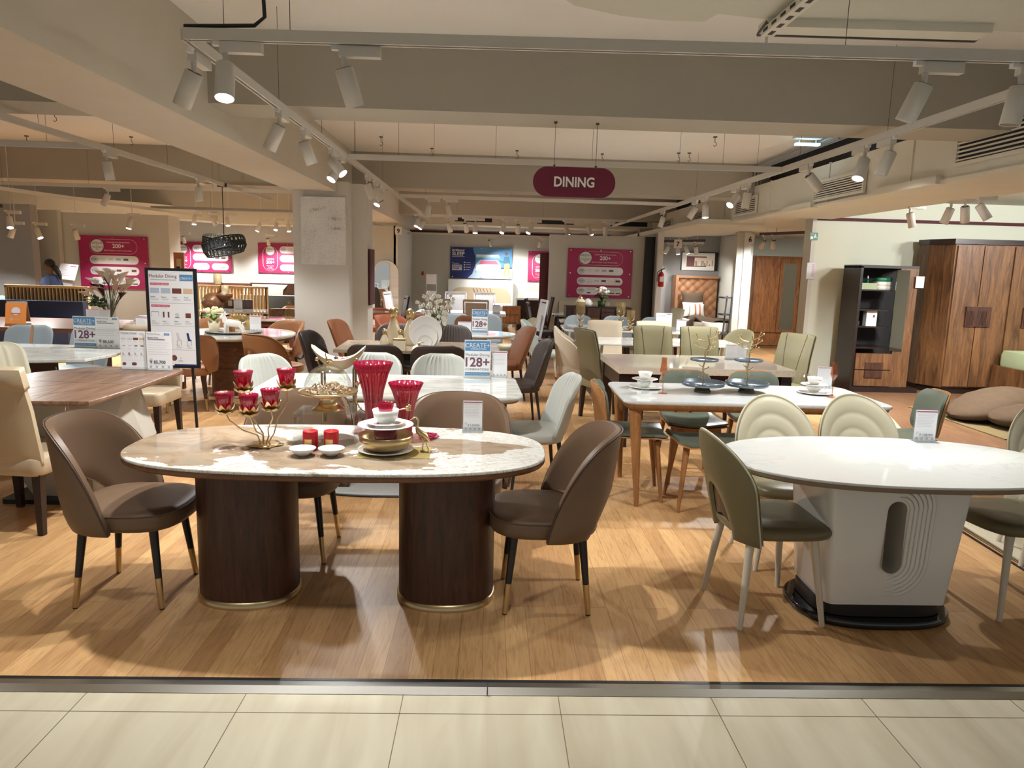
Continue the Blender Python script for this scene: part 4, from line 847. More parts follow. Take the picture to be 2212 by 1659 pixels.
# acrylic riser
p = Vector((-.785, 3.52, TZ)); w2, hh = .148, .155
b = MB().box(-w2, w2, -.10, .10, hh-.006, hh, 'acrylic').box(-w2, -w2+.006, -.10, .10, 0, hh-.006, 'acrylic').box(w2-.006, w2, -.10, .10, 0, hh-.006, 'acrylic')
tag(b.build('acrylic_riser', None, loc=p), 'clear acrylic riser holding the gold cake stand on oval table', 'display stand')
t = thing('cake_stand', 'gold cake stand with a glass dome and bird knob on acrylic riser', 'cake stand', (p.x, p.y+.0, TZ+hh))
MB().lathe([(.0005, 0), (.080, 0), (.082, .004), (.062, .015), (.048, .035), (.042, .075), (.05, .078), (.0005, .08)], 'brass', 40).build('foot', t)
MB().lathe([(.0005, .080), (.13, .080), (.140, .084), (.144, .094), (.141, .096), (.136, .091), (.0005, .089)], 'brass', 48).build('plate', t)
d = MB().lathe([(.118*math.sin(R(a)), .098+.128*math.cos(R(a))) for a in range(90, 2, -8)]+[(.012, .226), (.011, .223)]+[(.115*math.sin(R(a)), .098+.125*math.cos(R(a))) for a in range(6, 92, 8)], 'glass', 48).build('glass_dome', t)
k = MB().lathe([(.0005, .224), (.014, .226), (.006, .232), (.004, .24), (.0005, .242)], 'brass', 14)
k.tube([(-.006, 0, .238), (.0, 0, .252), (.012, 0, .258), (.026, 0, .246), (.036, 0, .234)], [.006, .012, .013, .008, .002], 'gold', 10).tube([(-.004, 0, .25), (-.010, 0, .264), (-.008, 0, .272)], [.008, .006, .004], 'gold', 8).ball((-.009, 0, .276), .007, 'gold').tube([(-.014, 0, .276), (-.024, 0, .275)], [.002, .0006], 'gold', 6).tube([(-.012, .004, .27), (-.016, 0, .29), (-.012, 0, .302)], [.003, .004, .002], 'gold', 6)
kb = k.build('bird_knob', d, 'gold bird knob'); kb.scale = (.75, .75, .72); kb.location = (0, 0, .226*.28)
b = MB()
for i in range(230):
    a = rnd.random()*2*PI; r_ = .105*math.sqrt(rnd.random()); z = .094+.018*(1-(r_/.105)**2)*rnd.random()*2.6
    c = rnd.choice(('potpourri', 'petal_p', 'petal', 'rust', 'petal_p', 'beige_leather', 'terracotta')); q = .006+.006*rnd.random(); M = Matrix.Translation((r_*math.cos(a), r_*math.sin(a), z)) @ Matrix.Rotation(rnd.random()*6, 4, (rnd.random(), rnd.random(), rnd.random()+.1))
    b.add([(-q, -q*.5, 0), (q, -q*.4, .001), (q*.8, q*.6, .003), (-q*.7, q*.5, 0), (0, 0, .005)], [(0, 1, 4), (1, 2, 4), (2, 3, 4), (3, 0, 4), (3, 2, 1, 0)], c, False, M)
o = b.build('potpourri', None, loc=(p.x, p.y, TZ+hh)); tag(o, 'dried flower potpourri heaped under the glass dome', 'potpourri', kind='stuff')
for i, (px, lb) in enumerate(((671, 'dark red pillar candle with gold label, left of the pair under the riser'), (716, 'dark red pillar candle with gold label, right of the pair under the riser'))):
    q = on(px, 972); t = thing('pillar_candle', lb, 'candle', q, 0, 'red pillar candles on the oval table')
    MB().lathe([(.0005, 0), (.034, 0), (.035, .004), (.035, .090), (.033, .094), (.027, .091), (.0005, .090)], 'candle', 32).build('wax', t)
    MB().grid(lambda u, v: (.0355*math.sin(.52*u-.12), -.0355*math.cos(.52*u-.12), .022+.036*v), 8, 2, 'label_gold').build('label', t, 'gold foil label'); MB().tube([(0, 0, .09), (.003, 0, .103)], .0012, 'white', 6).build('wick', t)
for i, (px, lb) in enumerate(((654, 'small white dip bowl in front of the left candle'), (716, 'small white dip bowl in front of the right candle'))):
    q = on(px, 984); q.y -= .0; tag(MB().lathe([(.0005, 0), (.022, 0), (.026, .004), (.045, .018), (.060, .036), (.058, .037), (.042, .021), (.02, .008), (.0005, .007)], 'porcelain', 40).build('dip_bowl', None, loc=q), lb, 'bowl', 'white dip bowls on the oval table')
# ruby vases
def vase(label, loc, s, h, cat='vase', tone='ruby', hand=1, sg=-1):
    t = thing('ruby_vase', label, cat, loc, 0, 'fluted ruby glass vases')
    pr = [(.0005, .004), (.40, 0), (.42, .02), (.36, .12), (.42, .4), (.55, .62), (.78, .85), (1.0, 1.0), (.97, 1.0), (.74, .85), (.50, .62), (.37, .4), (.31, .12), (.3, .05), (.0005, .045)]
    MB().lathe([(r_*s, z*h) for r_, z in pr], 'ruby', 120, flute=.045, nf=20).build('glass_body', t)
    if hand:
        o = MB().tube([(sg*s*.40, -.02, h*.30), (sg*s*.62, -.03, h*.36), (sg*s*.82, -.03, h*.46), (sg*s*.80, -.03, h*.60), (sg*s*.74, -.03, h*.68)], .004, 'gold', 8)
        for k in range(7): a = 2*PI*k/7; o.grid(lambda u, v, a=a: (sg*s*.74+(.004+.014*v)*math.cos(a)-math.sin(a)*.007*u*math.sin(PI*v*.9+.15), -.03+(.004+.014*v)*math.sin(a)+math.cos(a)*.007*u*math.sin(PI*v*.9+.15), h*.68+.022*v), 3, 4, 'gold', .0012)
        o.build('flower_handle', t, 'gold flower-tipped handle')
    return t
vase('tall ruby fluted glass vase with a gold flower handle at left', (-.595, 3.70, TZ), .10, .37)
t = vase('shorter ruby fluted glass vase, with gold flower handle in front', (-.415, 3.60, TZ), .086, .285, hand=0)
MB().tube([(-.075, -.03, .085), (-.06, -.085, .145), (-.02, -.10, .165), (.01, -.09, .170)], .004, 'gold', 8).ball((.02, -.09, .172), .014, 'gold').ball((.028, -.095, .180), .010, 'gold', 1, .6, 1.2).ball((.026, -.097, .165), .010, 'gold', 1.3, .6, .7).build('flower_handle', t, 'gold flower-tipped handle')
# gold placemat, plates, bowl stack
o = MB().box(-.165, .165, -.105, .105, 0, .002, 'mat_gold').build('placemat', None, loc=(-.43, 3.30, TZ), rz=2); tag(o, 'gold leaf-patterned placemat under the brass bowl', 'placemat')
q = Vector((-.475, 3.315, TZ+.002)); z = q.z
def plate(name, label, c, r_, m='porcelain', h=.014, cat='plate', rz=0, tilt=None, group=None):
    o = MB().lathe([(.0005, 0), (r_*.55, 0), (r_*.6, .003), (r_*.9, h*.7), (r_, h), (r_*.985, h+.002), (r_*.6, .007), (.0005, .006)], m, 48).build(name, None, loc=c)
    if tilt: o.rotation_euler = tilt
    return tag(o, label, cat, group)
plate('charger_plate', 'white plate under the brass bowl on the gold placemat', q, .130)
z += .012
o = MB().lathe([(.0005, 0), (.075, 0), (.105, .015), (.120, .04), (.127, .072), (.124, .072), (.116, .04), (.1, .018), (.07, .006), (.0005, .005)], 'brass', 56).build('brass_bowl', None, loc=(q.x, q.y, z)); tag(o, 'wide brass bowl on the white plate and gold placemat', 'bowl')
z += .006
o = MB().lathe([(.0005, 0), (.042, 0), (.048, .03), (.056, .098), (.053, .098), (.044, .03), (.036, .008), (.0005, .006)], 'ruby', 80, flute=.03, nf=20).build('ruby_bowl', None, loc=(q.x, q.y, z)); tag(o, 'ruby glass tumbler inside the brass bowl under the plates', 'glass')
z += .099
plate('dinner_plate', 'white dinner plate balanced above the brass bowl', (q.x, q.y, z), .130); z += .012
plate('side_plate', 'smaller white plate directly under the top white bowl', (q.x, q.y, z), .092); z += .010
o = MB().lathe([(.0005, 0), (.035, 0), (.038, .004), (.055, .025), (.062, .062), (.060, .062), (.052, .028), (.034, .008), (.0005, .007)], 'porcelain', 44).build('cereal_bowl', None, loc=(q.x, q.y, z)); tag(o, 'white bowl topping the plate stack, holding a ruby cup', 'bowl')
z += .030
o = MB().lathe([(.0005, 0), (.026, 0), (.032, .03), (.038, .065), (.036, .065), (.03, .03), (.024, .006), (.0005, .005)], 'ruby', 80, flute=.035, nf=18).build('ruby_cup', None, loc=(q.x, q.y, z)); tag(o, 'small ruby glass cup in the top white bowl', 'glass')
t = thing('crane_ornament', 'gold crane figurine standing on the placemat beside the brass bowl', 'ornament', (-.315, 3.33, TZ+.002))
MB().tube([(.01, 0, .0), (.015, 0, .045), (.005, 0, .07)], .003, 'gold', 6).tube([(.045, -.02, .0), (.025, 0, .05), (.012, 0, .075)], .003, 'gold', 6).tube([(.045, 0, .045), (.02, 0, .075), (-.01, 0, .095), (-.018, 0, .115)], [.003, .016, .014, .006], 'gold', 10).tube([(-.018, 0, .11), (-.008, 0, .14), (-.018, 0, .165), (-.032, 0, .16)], [.006, .004, .005, .004], 'gold', 8).tube([(-.032, 0, .16), (-.048, 0, .150)], [.0035, .001], 'gold', 6).ball((.045, -.02, .003), .01, 'gold', 1.2, 1, .3).ball((.01, 0, .003), .01, 'gold', 1.2, 1, .3).build('body', t)
b = MB()
for i in range(60):
    a = rnd.random()*2*PI; r_ = .05*math.sqrt(rnd.random()); b.ball((r_*math.cos(a), r_*math.sin(a), .006+.01*rnd.random()), .009, rnd.choice(('magenta', 'rose_ink')), 1.3, .9, .5, 6)
tag(b.build('dried_petals', None, loc=(-.30, 3.62, TZ)), 'heap of pink dried petals behind the gold crane', 'petals', kind='stuff')
t = thing('boat_bowl', 'boat-shaped beige wooden bowl on a tall bronze frame behind the dome', 'bowl', (-.815, 3.92, TZ)); t.scale = (1, 1, 1.12)
MB().grid(lambda u, v: (.148*u, (v-.5)*.13*math.sqrt(max(0, 1-u*u)), .318+.068*abs(u)**2.2-.05*math.sin(PI*v)*(1-u*u)), 28, 10, 'ivory', .012, m2='beige_leather').build('bowl_shell', t)
for s_ in (-1, 1): MB().tube([(s_*.085, -.035, 0), (s_*.085, -.035, .27), (s_*.11, -.045, .325)], .006, 'bronze', 8).tube([(s_*.085, .035, 0), (s_*.085, .035, .30)], .006, 'bronze', 8).ball((s_*.105, -.055, .32), .011, 'gold').build('frame_leg', t)
b = MB()
for i in range(16): b.ball((.01+.07*(rnd.random()-.4), .03*(rnd.random()-.5), .305+.02*rnd.random()), .012, rnd.choice(('rose_ink', 'potpourri', 'petal', 'plum_petal')), 1, 1, .7, 6)
tag(b.build('dried_flowers', None, loc=(-.815, 3.92, TZ+.036)), 'dried flower heads lying in the boat-shaped bowl', 'dried flowers', kind='stuff')
# ================================================================ wooden-legged table setting
def tray(label, px, py):
    q = on(px, py); t = thing('tray_stand', label, 'tray stand', q, 0, 'two-tier tray stands with gold branches'); t.scale = (1, 1, .88)
    MB().stack(sup(.062, .05, 2, 18), [(0, 0), (.0, .012), (.012, .035), (.02, .055)], 'bronze', False).build('base', t)
    MB().lathe([(.0005, .055), (.150, .055), (.156, .06), (.158, .088), (.154, .088), (.151, .064), (.0005, .06)], 'tray_grey', 48).build('lower_tray', t)
    b = MB().tube([(0, 0, .06), (.005, 0, .12), (-.008, 0, .2), (.006, 0, .27), (.0, 0, .33), (.03, 0, .40), (.012, 0, .48)], [.007, .006, .006, .006, .006, .005, .003], 'gold', 8)
    for z, s_, l in ((.11, -1, .035), (.13, 1, .04), (.19, 1, .04), (.21, -1, .035), (.34, 1, .07), (.36, -1, .08), (.39, 1, .09), (.42, -1, .09), (.44, 1, .10)):
        e = (s_*l, .01, z+l*.55); b.tube([(0 if z < .3 else .008, 0, z), (s_*l*.6, .004, z+l*.2), e], [.004, .0035, .0028], 'gold', 6)
        if z > .3: b.ball(e, .008, 'gold', n=8).ball((e[0]-s_*.02, .01, e[2]+.012), .007, 'gold', n=8).tube([(s_*l*.6, .004, z+l*.2), (e[0]-s_*.02, .01, e[2]+.012)], .0025, 'gold', 6)
    b.build('branch_stem', t, 'gold branching stem'); MB().lathe([(.0005, .262), (.096, .262), (.102, .267), (.103, .280), (.100, .280), (.097, .270), (.0005, .267)], 'tray_grey', 40).build('upper_tray', t)
tray('two-tier grey tray stand with gold branches, left of the pair', 1517, 846); tray('two-tier grey tray stand with gold branches, right of the pair', 1612, 847)
def goblet(label, q):
    t = thing('flute_glass', label, 'glass', q, 0, 'amber flute glasses'); MB().lathe([(.0005, 0), (.036, .001), (.034, .004), (.005, .01), (.0035, .10), (.006, .125), (.026, .160), (.028, .168), (.019, .235), (.020, .262), (.018, .262), (.017, .235), (.025, .168), (.004, .132), (.0005, .13)], 'amber', 8, smooth=False).build('glass_body', t)
goblet('amber flute glass left of the tray stands', on(1431, 850)); goblet('amber flute glass at right beside the flowered cups', on(1797, 858))
def setting(px, py, who, flower):
    q = on(px, py); m = 'porcelain'
    o = plate('dinner_plate', 'white dinner plate under the stacked cups, %s' % who, q, .13, m)
    b = MB()
    if flower:
        for i in range(14): a = rnd.random()*1.2-.6; r_ = .09+.025*rnd.random(); b.ball((r_*math.cos(a), r_*math.sin(a)-.03, .012), .011, rnd.choice(('rose_ink', 'petal_p')), 1.2, 1, .12, 6)
        b.build('painted_flower', o, 'pink flower decoration')
    q = q+Vector((-.01, 0, .014)); tag(MB().lathe([(.0005, 0), (.03, 0), (.055, .025), (.064, .05), (.062, .05), (.05, .024), (.0005, .006)], m, 36).build('bowl', None, loc=q), 'white bowl stacked on the dinner plate, %s' % who, 'bowl')
    q = q+Vector((0, 0, .047)); plate('saucer', 'white saucer in the stack, %s' % who, q, .098, m, .01)
    q = q+Vector((0, 0, .010)); o = tag(MB().lathe([(.0005, 0), (.028, 0), (.045, .02), (.055, .052), (.053, .052), (.04, .02), (.0005, .006)], m, 36).build('tea_cup', None, loc=q), 'white cup at the top of the stack, %s' % who, 'cup')
setting(1395, 838, 'at the left end of wooden-legged table', 0); setting(1760, 850, 'in front of the right price card', 1)
def tumbler(label, q, h=.11, r_=.035, m='glass', group=None):
    o = MB().lathe([(.0005, 0), (r_*.78, 0), (r_*.8, .004), (r_, h), (r_*.94, h), (r_*.74, .012), (.0005, .01)], m, 24).build('tumbler', None, loc=q); return tag(o, label, 'glass', group)
tumbler('clear tumbler in front of the left cups on wooden-legged table', on(1393, 849)); tumbler('clear tumbler behind the flowered cups at right', on(1737, 833)+Vector((0, 0, .0)), .1)
# ================================================================ striped table dressing
def urn(label, q, h, s, group):
    t = thing('urn', label, 'urn', q, 0, group)
    MB().lathe([(.0005, 0), (.62*s, 0), (.66*s, .02*h), (1.0*s, .28*h), (.92*s, .42*h), (.45*s, .66*h), (.33*s, .70*h), (.0005, .70*h)], 'ivory', 32).build('body', t)
    b = MB().lathe([(.34*s, .69*h), (.36*s, .70*h), (.36*s, .725*h), (.30*s, .73*h)], 'gold', 24).ball((0, 0, .86*h), .135*h, 'gold', 1, 1, 1.05, 20)
    for k in range(7): b.tube([(.137*h*math.cos(a*PI/8)*math.cos(k*.45), .137*h*math.cos(a*PI/8)*math.sin(k*.45), .86*h+.142*h*math.sin(a*PI/8)) for a in range(-4, 13)], .0022, 'brass', 5)
    b.build('lid', t, 'gold domed lid')
urn('tall ivory urn with gold dome lid, left of the large pair', (-1.06, 8.02, TZ), .40, .075, 'ivory urns with gold lids'); urn('tall ivory urn with gold dome lid, right of the large pair', (-.87, 7.95, TZ), .395, .075, 'ivory urns with gold lids')
urn('small gold-topped jar at the foot of left urn', (-1.10, 7.6, TZ), .20, .05, 'small ivory jars with gold lids'); urn('small gold-topped jar between the two tall urns', (-.93, 7.58, TZ), .20, .05, 'small ivory jars with gold lids')
t = thing('decorative_box', 'small ivory box with gold edge behind the cream pot', 'box', (-.92, 7.42, TZ)); MB().box(-.06, .06, -.05, .05, 0, .11, 'ivory').build('body', t); MB().box(-.063, .063, -.053, .053, .105, .118, 'gold').build('lid', t)
q = at(905, 765, TZ); t = thing('lidded_pot', 'small round cream pot with a gold bird lid between plum chairs', 'pot', q); MB().lathe([(.0005, 0), (.035, 0), (.065, .02), (.075, .05), (.055, .08), (.04, .085), (.0005, .086)], 'ivory', 30).build('body', t); MB().lathe([(.042, .085), (.03, .092), (.0005, .094)], 'gold', 20).ball((0, 0, .105), .014, 'gold').tube([(-.01, 0, .105), (.02, 0, .12), (.05, 0, .115)], [.005, .006, .002], 'gold', 6).build('lid', t)
t = thing('display_plates', 'white plates of three sizes propped upright on the striped table', 'plate', (-.67, 7.55, TZ+.003))
for r_, y in ((.175, 0), (.13, -.03), (.075, -.05)):
    o = MB().lathe([(.0005, 0), (r_*.6, 0), (r_, .012), (r_*.985, .015), (r_*.95, .013), (r_*.94, .012), (r_*.6, .005), (.0005, .004)], 'porcelain', 48).build('plate', t); o.rotation_euler = (R(76), 0, 0); o.location = (0, y+.03, r_*.985)
t = thing('orchid_vase', 'white orchid sprays and grassy leaves in glass vase on the striped table', 'flowers', (-.58, 7.85, TZ))
MB().box(-.05, .05, -.05, .05, 0, .15, 'glass').build('glass_vase', t)
b = MB(); f = MB(); lf = MB()
for k in range(6):
    a = -.9+.36*k+.1*rnd.random(); hh = .42+.16*rnd.random() if k in (0, 1, 3, 4) else .55; p0 = Vector((0, 0, .02)); p1 = Vector((.10*math.sin(a), .05*math.cos(a*3), hh*.6)); p2 = Vector((.20*math.sin(a), .08*math.cos(a*3), hh))
    b.tube([p0, p1, p2], [.004, .003, .002], 'leaf', 6)
    for j in range(13):
        c = p1.lerp(p2, (j-4)/8)+Vector((rnd.uniform(-.05, .05), rnd.uniform(-.04, .04), rnd.uniform(-.02, .02)))
        for i in range(4): w = 2*PI*i/4+rnd.random(); f.ball(c+Vector((.011*math.cos(w), -.004, .011*math.sin(w))), .012, 'petal', 1.1, .35, 1, 6)
        f.ball(c+Vector((0, -.008, 0)), .004, 'petal_y', n=6)
for k in range(30):
    a = rnd.random()*2*PI; l = .16+.18*rnd.random(); dv = Vector((math.cos(a), math.sin(a)*.6, 0))
    def lfn(u, v, dv=dv, l=l): return dv*(l*v)+Vector((-dv.y, dv.x, 0))*(.007*u*math.sin(PI*min(1, .1+v)))+Vector((0, 0, .20+.55*l*math.sin(PI*v*.75)*1.6))
    lf.grid(lfn, 2, 8, 'leaf')
b.build('stem', t); f.build('orchid_blossoms', t); lf.build('leaves', t)
# ================================================================ goblet table dressing
def gold_goblet(label, q, h, r_, m='smoke'):
    t = thing('goblet', label, 'goblet', q, 0, 'golden lotus-stem goblets')
    b = MB().lathe([(.0005, 0), (.08, .002), (.06, .012), (.012, .02), (.009, .18*h), (.009, .5*h), (.03, .52*h)], 'gold', 20)
    for z in (.08, .30, .48):
        for k in range(7):
            a = 2*PI*k/7; b.grid(lambda u, v, a=a, z=z: ((.008+.055*v)*math.cos(a)-math.sin(a)*.016*u*math.sin(PI*v*.9+.1), (.008+.055*v)*math.sin(a)+math.cos(a)*.016*u*math.sin(PI*v*.9+.1), z*h+.03*v*v), 2, 4, 'gold', .002)
    b.build('lotus_stem', t); MB().lathe([(.0005, .52*h), (r_*.7, .53*h), (r_, .60*h), (r_, h), (r_*.94, h), (r_*.93, .62*h), (.0005, .55*h)], m, 60, flute=.03, nf=20).build('glass_cup', t)
gold_goblet('tall golden lotus-stem goblet, leftmost on the goblet table', (1.33, 10.62, TZ), .40, .065); gold_goblet('golden goblet third from left, hidden low behind cream chair', (1.95, 10.75, TZ), .40, .065); gold_goblet('shorter golden goblet, rightmost on the goblet table', (2.06, 10.55, TZ), .30, .06)
tag(MB().lathe([(.0005, 0), (.055, 0), (.065, .03), (.067, .14), (.063, .14), (.06, .03), (.0005, .01)], 'smoke', 60, flute=.03, nf=20).build('glass_bowl', None, loc=(1.58, 10.9, TZ)), 'amber ribbed glass cup between the tall goblets', 'glass')
tumbler('clear tumbler behind the amber ribbed cup', (1.85, 11.1, TZ), .13, .04); tumbler('clear tumbler left of the leaflet stand', (2.55, 11.1, TZ), .12, .04)
def bottle(label, q): t = thing('ceramic_jar', label, 'jar', q); MB().lathe([(.0005, 0), (.08, 0), (.09, .04), (.08, .1), (.04, .13), (.0005, .13)], 'porcelain', 24).build('body', t); MB().lathe([(.05, .125), (.05, .15), (.02, .18), (.0005, .2)], 'gold', 20).build('lid', t)
bottle('white jar with a rounded gold lid on the dark sideboard', (1.62, 13.0, .98)); tag(MB().lathe([(.0005, 0), (.07, 0), (.09, .05), (.07, .1), (.03, .13), (.0005, .14)], 'porcelain', 20).build('ceramic_jar', None, loc=(1.76, 13.05, .98)), 'plain white jar right of the gold-lidded jar', 'jar')
def bouquet(name, label, q, m, r_, h, n, leafm='leaf', pot='white', ph=.1):
    t = thing(name, label, 'flowers', q); MB().lathe([(.0005, 0), (r_*.45, 0), (r_*.6, ph), (r_*.52, ph), (.0005, ph*.9)], pot, 24).build('pot', t); b = MB(); l = MB()
    for i in range(n): a = rnd.random()*6.28; e = rnd.random()*1.3; c = (r_*.85*math.cos(a)*math.sin(e), r_*.85*math.sin(a)*math.sin(e), ph+h*.45+h*.5*math.cos(e)); [b.ball((c[0]+rnd.uniform(-.2, .2)*r_, c[1]+rnd.uniform(-.2, .2)*r_, c[2]+rnd.uniform(-.1, .1)*r_), r_*.2, m, n=7) for _ in range(3)]
    for i in range(26): a = rnd.random()*6.28; l.grid(lambda u, v, a=a: ((r_*1.1*v)*math.cos(a)-math.sin(a)*.012*u, (r_*1.1*v)*math.sin(a)+math.cos(a)*.012*u, ph+h*.5*math.sin(v*2.4)*rnd.uniform(.6, 1)), 1, 4, leafm)
    b.build('blossoms', t); l.build('leaves', t)
bouquet('potted_flowers', 'white flowers with green leaves on the dark sideboard', (2.0, 13.0, .98), 'petal', .13, .24, 12, 'leaf', 'leaf')
# ================================================================ round table dressing
bouquet('potted_flowers', 'pale yellow flowers in a cream pot on the round table', (-3.27, 8.68, .783), 'petal_y', .12, .15, 9, 'leaf_lt', 'ivory', .13)
t = thing('dog_figurine', 'white bull terrier figurine standing on the round table', 'figurine', (-3.03, 8.62, .783))
b = MB().tube([(-.085, 0, .10), (-.04, 0, .115), (.03, 0, .105), (.085, 0, .10)], [.036, .045, .04, .034], 'porcelain', 14).tube([(-.085, 0, .12), (-.10, 0, .17), (-.11, 0, .19)], [.034, .028, .026], 'porcelain', 12).tube([(-.09, 0, .20), (-.115, 0, .19), (-.15, 0, .165)], [.026, .026, .014], 'porcelain', 12)
for x, y in ((-.075, -.025), (-.065, .025)): b.tube([(x, y, .10), (x-.008, y, .05), (x-.01, y, 0)], [.022, .014, .014], 'porcelain', 10)
for y in (-.025, .025): b.tube([(.085, y, .09), (.105, y, .06), (.115, y, .03), (.13, y, 0)], [.026, .018, .012, .014], 'porcelain', 10)
b.tube([(.11, 0, .115), (.135, 0, .12), (.15, 0, .14)], [.009, .006, .003], 'porcelain', 8); b.build('body', t)
for y in (-.014, .014): MB().tube([(-.092, y, .215), (-.088, y*1.3, .25)], [.011, .002], 'porcelain', 8).build('ear', t)
t = thing('figurine', 'rust brown seated figurine partly hidden behind the white dog', 'figurine', (-3.10, 8.75, .783)); MB().tube([(0, 0, 0), (.01, 0, .09), (-.01, 0, .15), (-.02, 0, .17)], [.045, .05, .035, .02], 'terracotta', 14).build('body', t)
def candle_jar(label, q, s=1):
    t = thing('candle_jar', label, 'candle', q, 0, 'glass hurricane candles'); MB().lathe([(.0005, 0), (.06*s, .005), (.085*s, .05), (.085*s, .12), (.065*s, .17), (.062*s, .17), (.08*s, .12), (.08*s, .05), (.0005, .012)], 'smoke', 28).build('glass', t); MB().lathe([(.0005, .013), (.042*s, .013), (.042*s, .11), (.0005, .112)], 'ivory', 20).build('candle', t)
candle_jar('round smoky glass candle jar behind the white dog', (-2.98, 9.05, .783)); candle_jar('taller glass candle jar behind the pale yellow flowers', (-3.18, 9.15, .783), 1.05)
t = thing('candle_sculpture', 'brown round-bodied vase sculpture with tiered candles behind the easel', 'sculpture', (-3.95, 10.6, 0))
MB().lathe([(.16, .0), (.14, .02), (.03, .05), (.03, .82), (.2, .83), (.2, .85), (.0005, .85)], 'espresso', 24).build('stand', t)
MB().ball((-.05, 0, 1.01), .15, 'walnut', 1, 1, 1, 20).tube([(.0, 0, 1.12), (.07, 0, 1.2), (.10, 0, 1.3)], .02, 'walnut').lathe([(.02, 1.02), (.11, 1.1), (.12, 1.15), (.0005, 1.13)], 'walnut', 20, c=(.12, 0)).build('body', t)
MB().lathe([(.05, 1.15), (.05, 1.27), (.0005, 1.27)], 'ivory', 16, c=(.13, 0)).lathe([(.055, 1.28), (.055, 1.43), (.0005, 1.43)], 'ivory', 16, c=(.03, 0)).build('candle', t)
# far left dressing
t = thing('vase_of_calla_lilies', 'glass vase of cream calla lilies and dark foliage at left', 'flowers', (-5.02, 9.75, .76))
MB().lathe([(.0005, 0), (.07, .003), (.055, .06), (.06, .16), (.10, .27), (.097, .27), (.055, .16), (.05, .06), (.0005, .02)], 'glass', 28).build('glass_vase', t)
b = MB(); st = MB(); lf = MB()
for i in range(28):
    x = rnd.uniform(-.20, .20); z = .36+.26*rnd.random()-abs(x)*.25; y = rnd.uniform(-.12, .10); c = Vector((x, y, z)); st.tube([(0, 0, .05), (x*.4, y*.5, z*.6), c], .004, 'leaf', 6)
    mm = ('petal', 'petal_p', 'petal_p', 'plum_petal', 'petal')[i % 5]; ax = Vector((x*1.3, y-.12, .30)).normalized(); Mq = Matrix.Translation(c) @ ax.to_track_quat('Z', 'Y').to_matrix().to_4x4()
    b.grid(lambda u, v: ((.008+.042*v**1.6)*math.sin(PI*u), -(.008+.042*v**1.6)*math.cos(PI*u), .12*v+.045*v*v*math.cos(PI*u)), 14, 5, mm, .002, M=Mq)
for i in range(44):
    a = rnd.uniform(2.2, 4.6); l = rnd.uniform(.1, .34); c = Vector((l*math.cos(a)*.9, .3*l*math.sin(a), .22+.55*l*rnd.random())); lf.ball(c, .024, 'leaf', 1.3, .5, .7, 6)
for i in range(3): a = 2.6+.3*i; lf.tube([(0, 0, .1), (.2*math.cos(a), 0, .3), (.36*math.cos(a), 0, .36-.05*i)], .005, 'leaf', 5)
b.build('calla_blossoms', t); st.build('stem', t); lf.build('foliage', t); MB().box(.0, .035, -.07, -.068, .25, .33, 'paper').build('price_tag', t)
t = thing('plate_stack', 'stack of plates with a pale green bowl on a clear riser', 'tableware', (-4.22, 9.0, .76)); MB().box(-.2, .2, -.1, .1, .07, .08, 'acrylic').box(-.2, -.194, -.1, .1, 0, .07, 'acrylic').box(.194, .2, -.1, .1, 0, .07, 'acrylic').build('riser', t)
for k, r_ in enumerate((.17, .14, .12)): o = MB().lathe([(.0005, 0), (r_*.6, 0), (r_, .012), (r_*.98, .014), (.0005, .006)], ('porcelain', 'sage', 'porcelain')[k], 32).build('plate', t); o.location = (0, 0, .081+.013*k)
o = MB().lathe([(.0005, 0), (.035, 0), (.075, .05), (.073, .05), (.0005, .008)], 'pale_blue', 28).build('bowl', t); o.location = (0, 0, .115)
for x, y in ((-3.93, 8.62), (-4.08, 8.85)): 
    t = thing('tumbler', 'clear tumbler on the brown table, %s' % ('beside the price card' if x > -4 else 'left of the other by the plates'), 'glass', (x, y, TZ), 0, 'tumblers with blue labels'); MB().lathe([(.0005, 0), (.035, 0), (.045, .19), (.042, .19), (.032, .01), (.0005, .01)], 'glass', 20).build('glass_body', t); MB().box(-.025, .025, -.048, -.046, .12, .19, 'blue').build('label', t)
# ================================================================ lighting tracks and spotlights
RZ = 2.63
def rail(label, a, b, m='can', wires=(), wh=CZ, name='lighting_track', w=.018):
    a, b = Vector(a), Vector(b); t = thing(name, label, 'light track', a); d = b-a; L = d.length; ang = math.atan2(d.y, d.x); M = Matrix.Rotation(ang, 4, 'Z')
    MB().box(0, L, -w, w, -.004, .034, m, M).box(0, L, -w, -w*.45, -.016, -.004, m, M).box(0, L, w*.45, w, -.016, -.004, m, M).box(.02, L-.02, -w*.45, w*.45, -.0045, -.004, 'dark', M).build('channel', t)
    for k in wires: MB().tube([(L*k, 0, .034), (L*k, 0, wh-a.z)], .0016, 'can_dark', 5, M=M).build('hanging_wire', t)
    return t
rail('long silver lighting track crossing the whole top of the view', (-1.42, 3.55, RZ), (4.6, 3.35, RZ), 'can', (.03, .08, .5, .72, .9), w=.022)
rail('lighting track running away from the top left corner toward the pillar', (-1.42, 3.55, RZ), (-1.40, 17, RZ), 'can', (.11, .2, .31, .45))
rail('lighting track running away along the right side by the duct', (2.82, 3.42, RZ), (2.80, 17, RZ), 'can', (.14, .25, .33, .5))
rail('cross track, the one hanging behind the DINING sign', (-1.42, 7.25, RZ), (2.82, 7.2, RZ), 'can', (.02, .12, .2, .34, .56, .76, .86))
rail('cross track just below and behind the second beam', (-1.42, 11.1, RZ), (2.82, 11.15, RZ), 'can', (.1, .4, .7))
rail('farthest cross track crowded with spotlights in front of the far ducts', (-1.6, 15.2, RZ), (2.82, 15.2, RZ), 'can', (.2, .6))
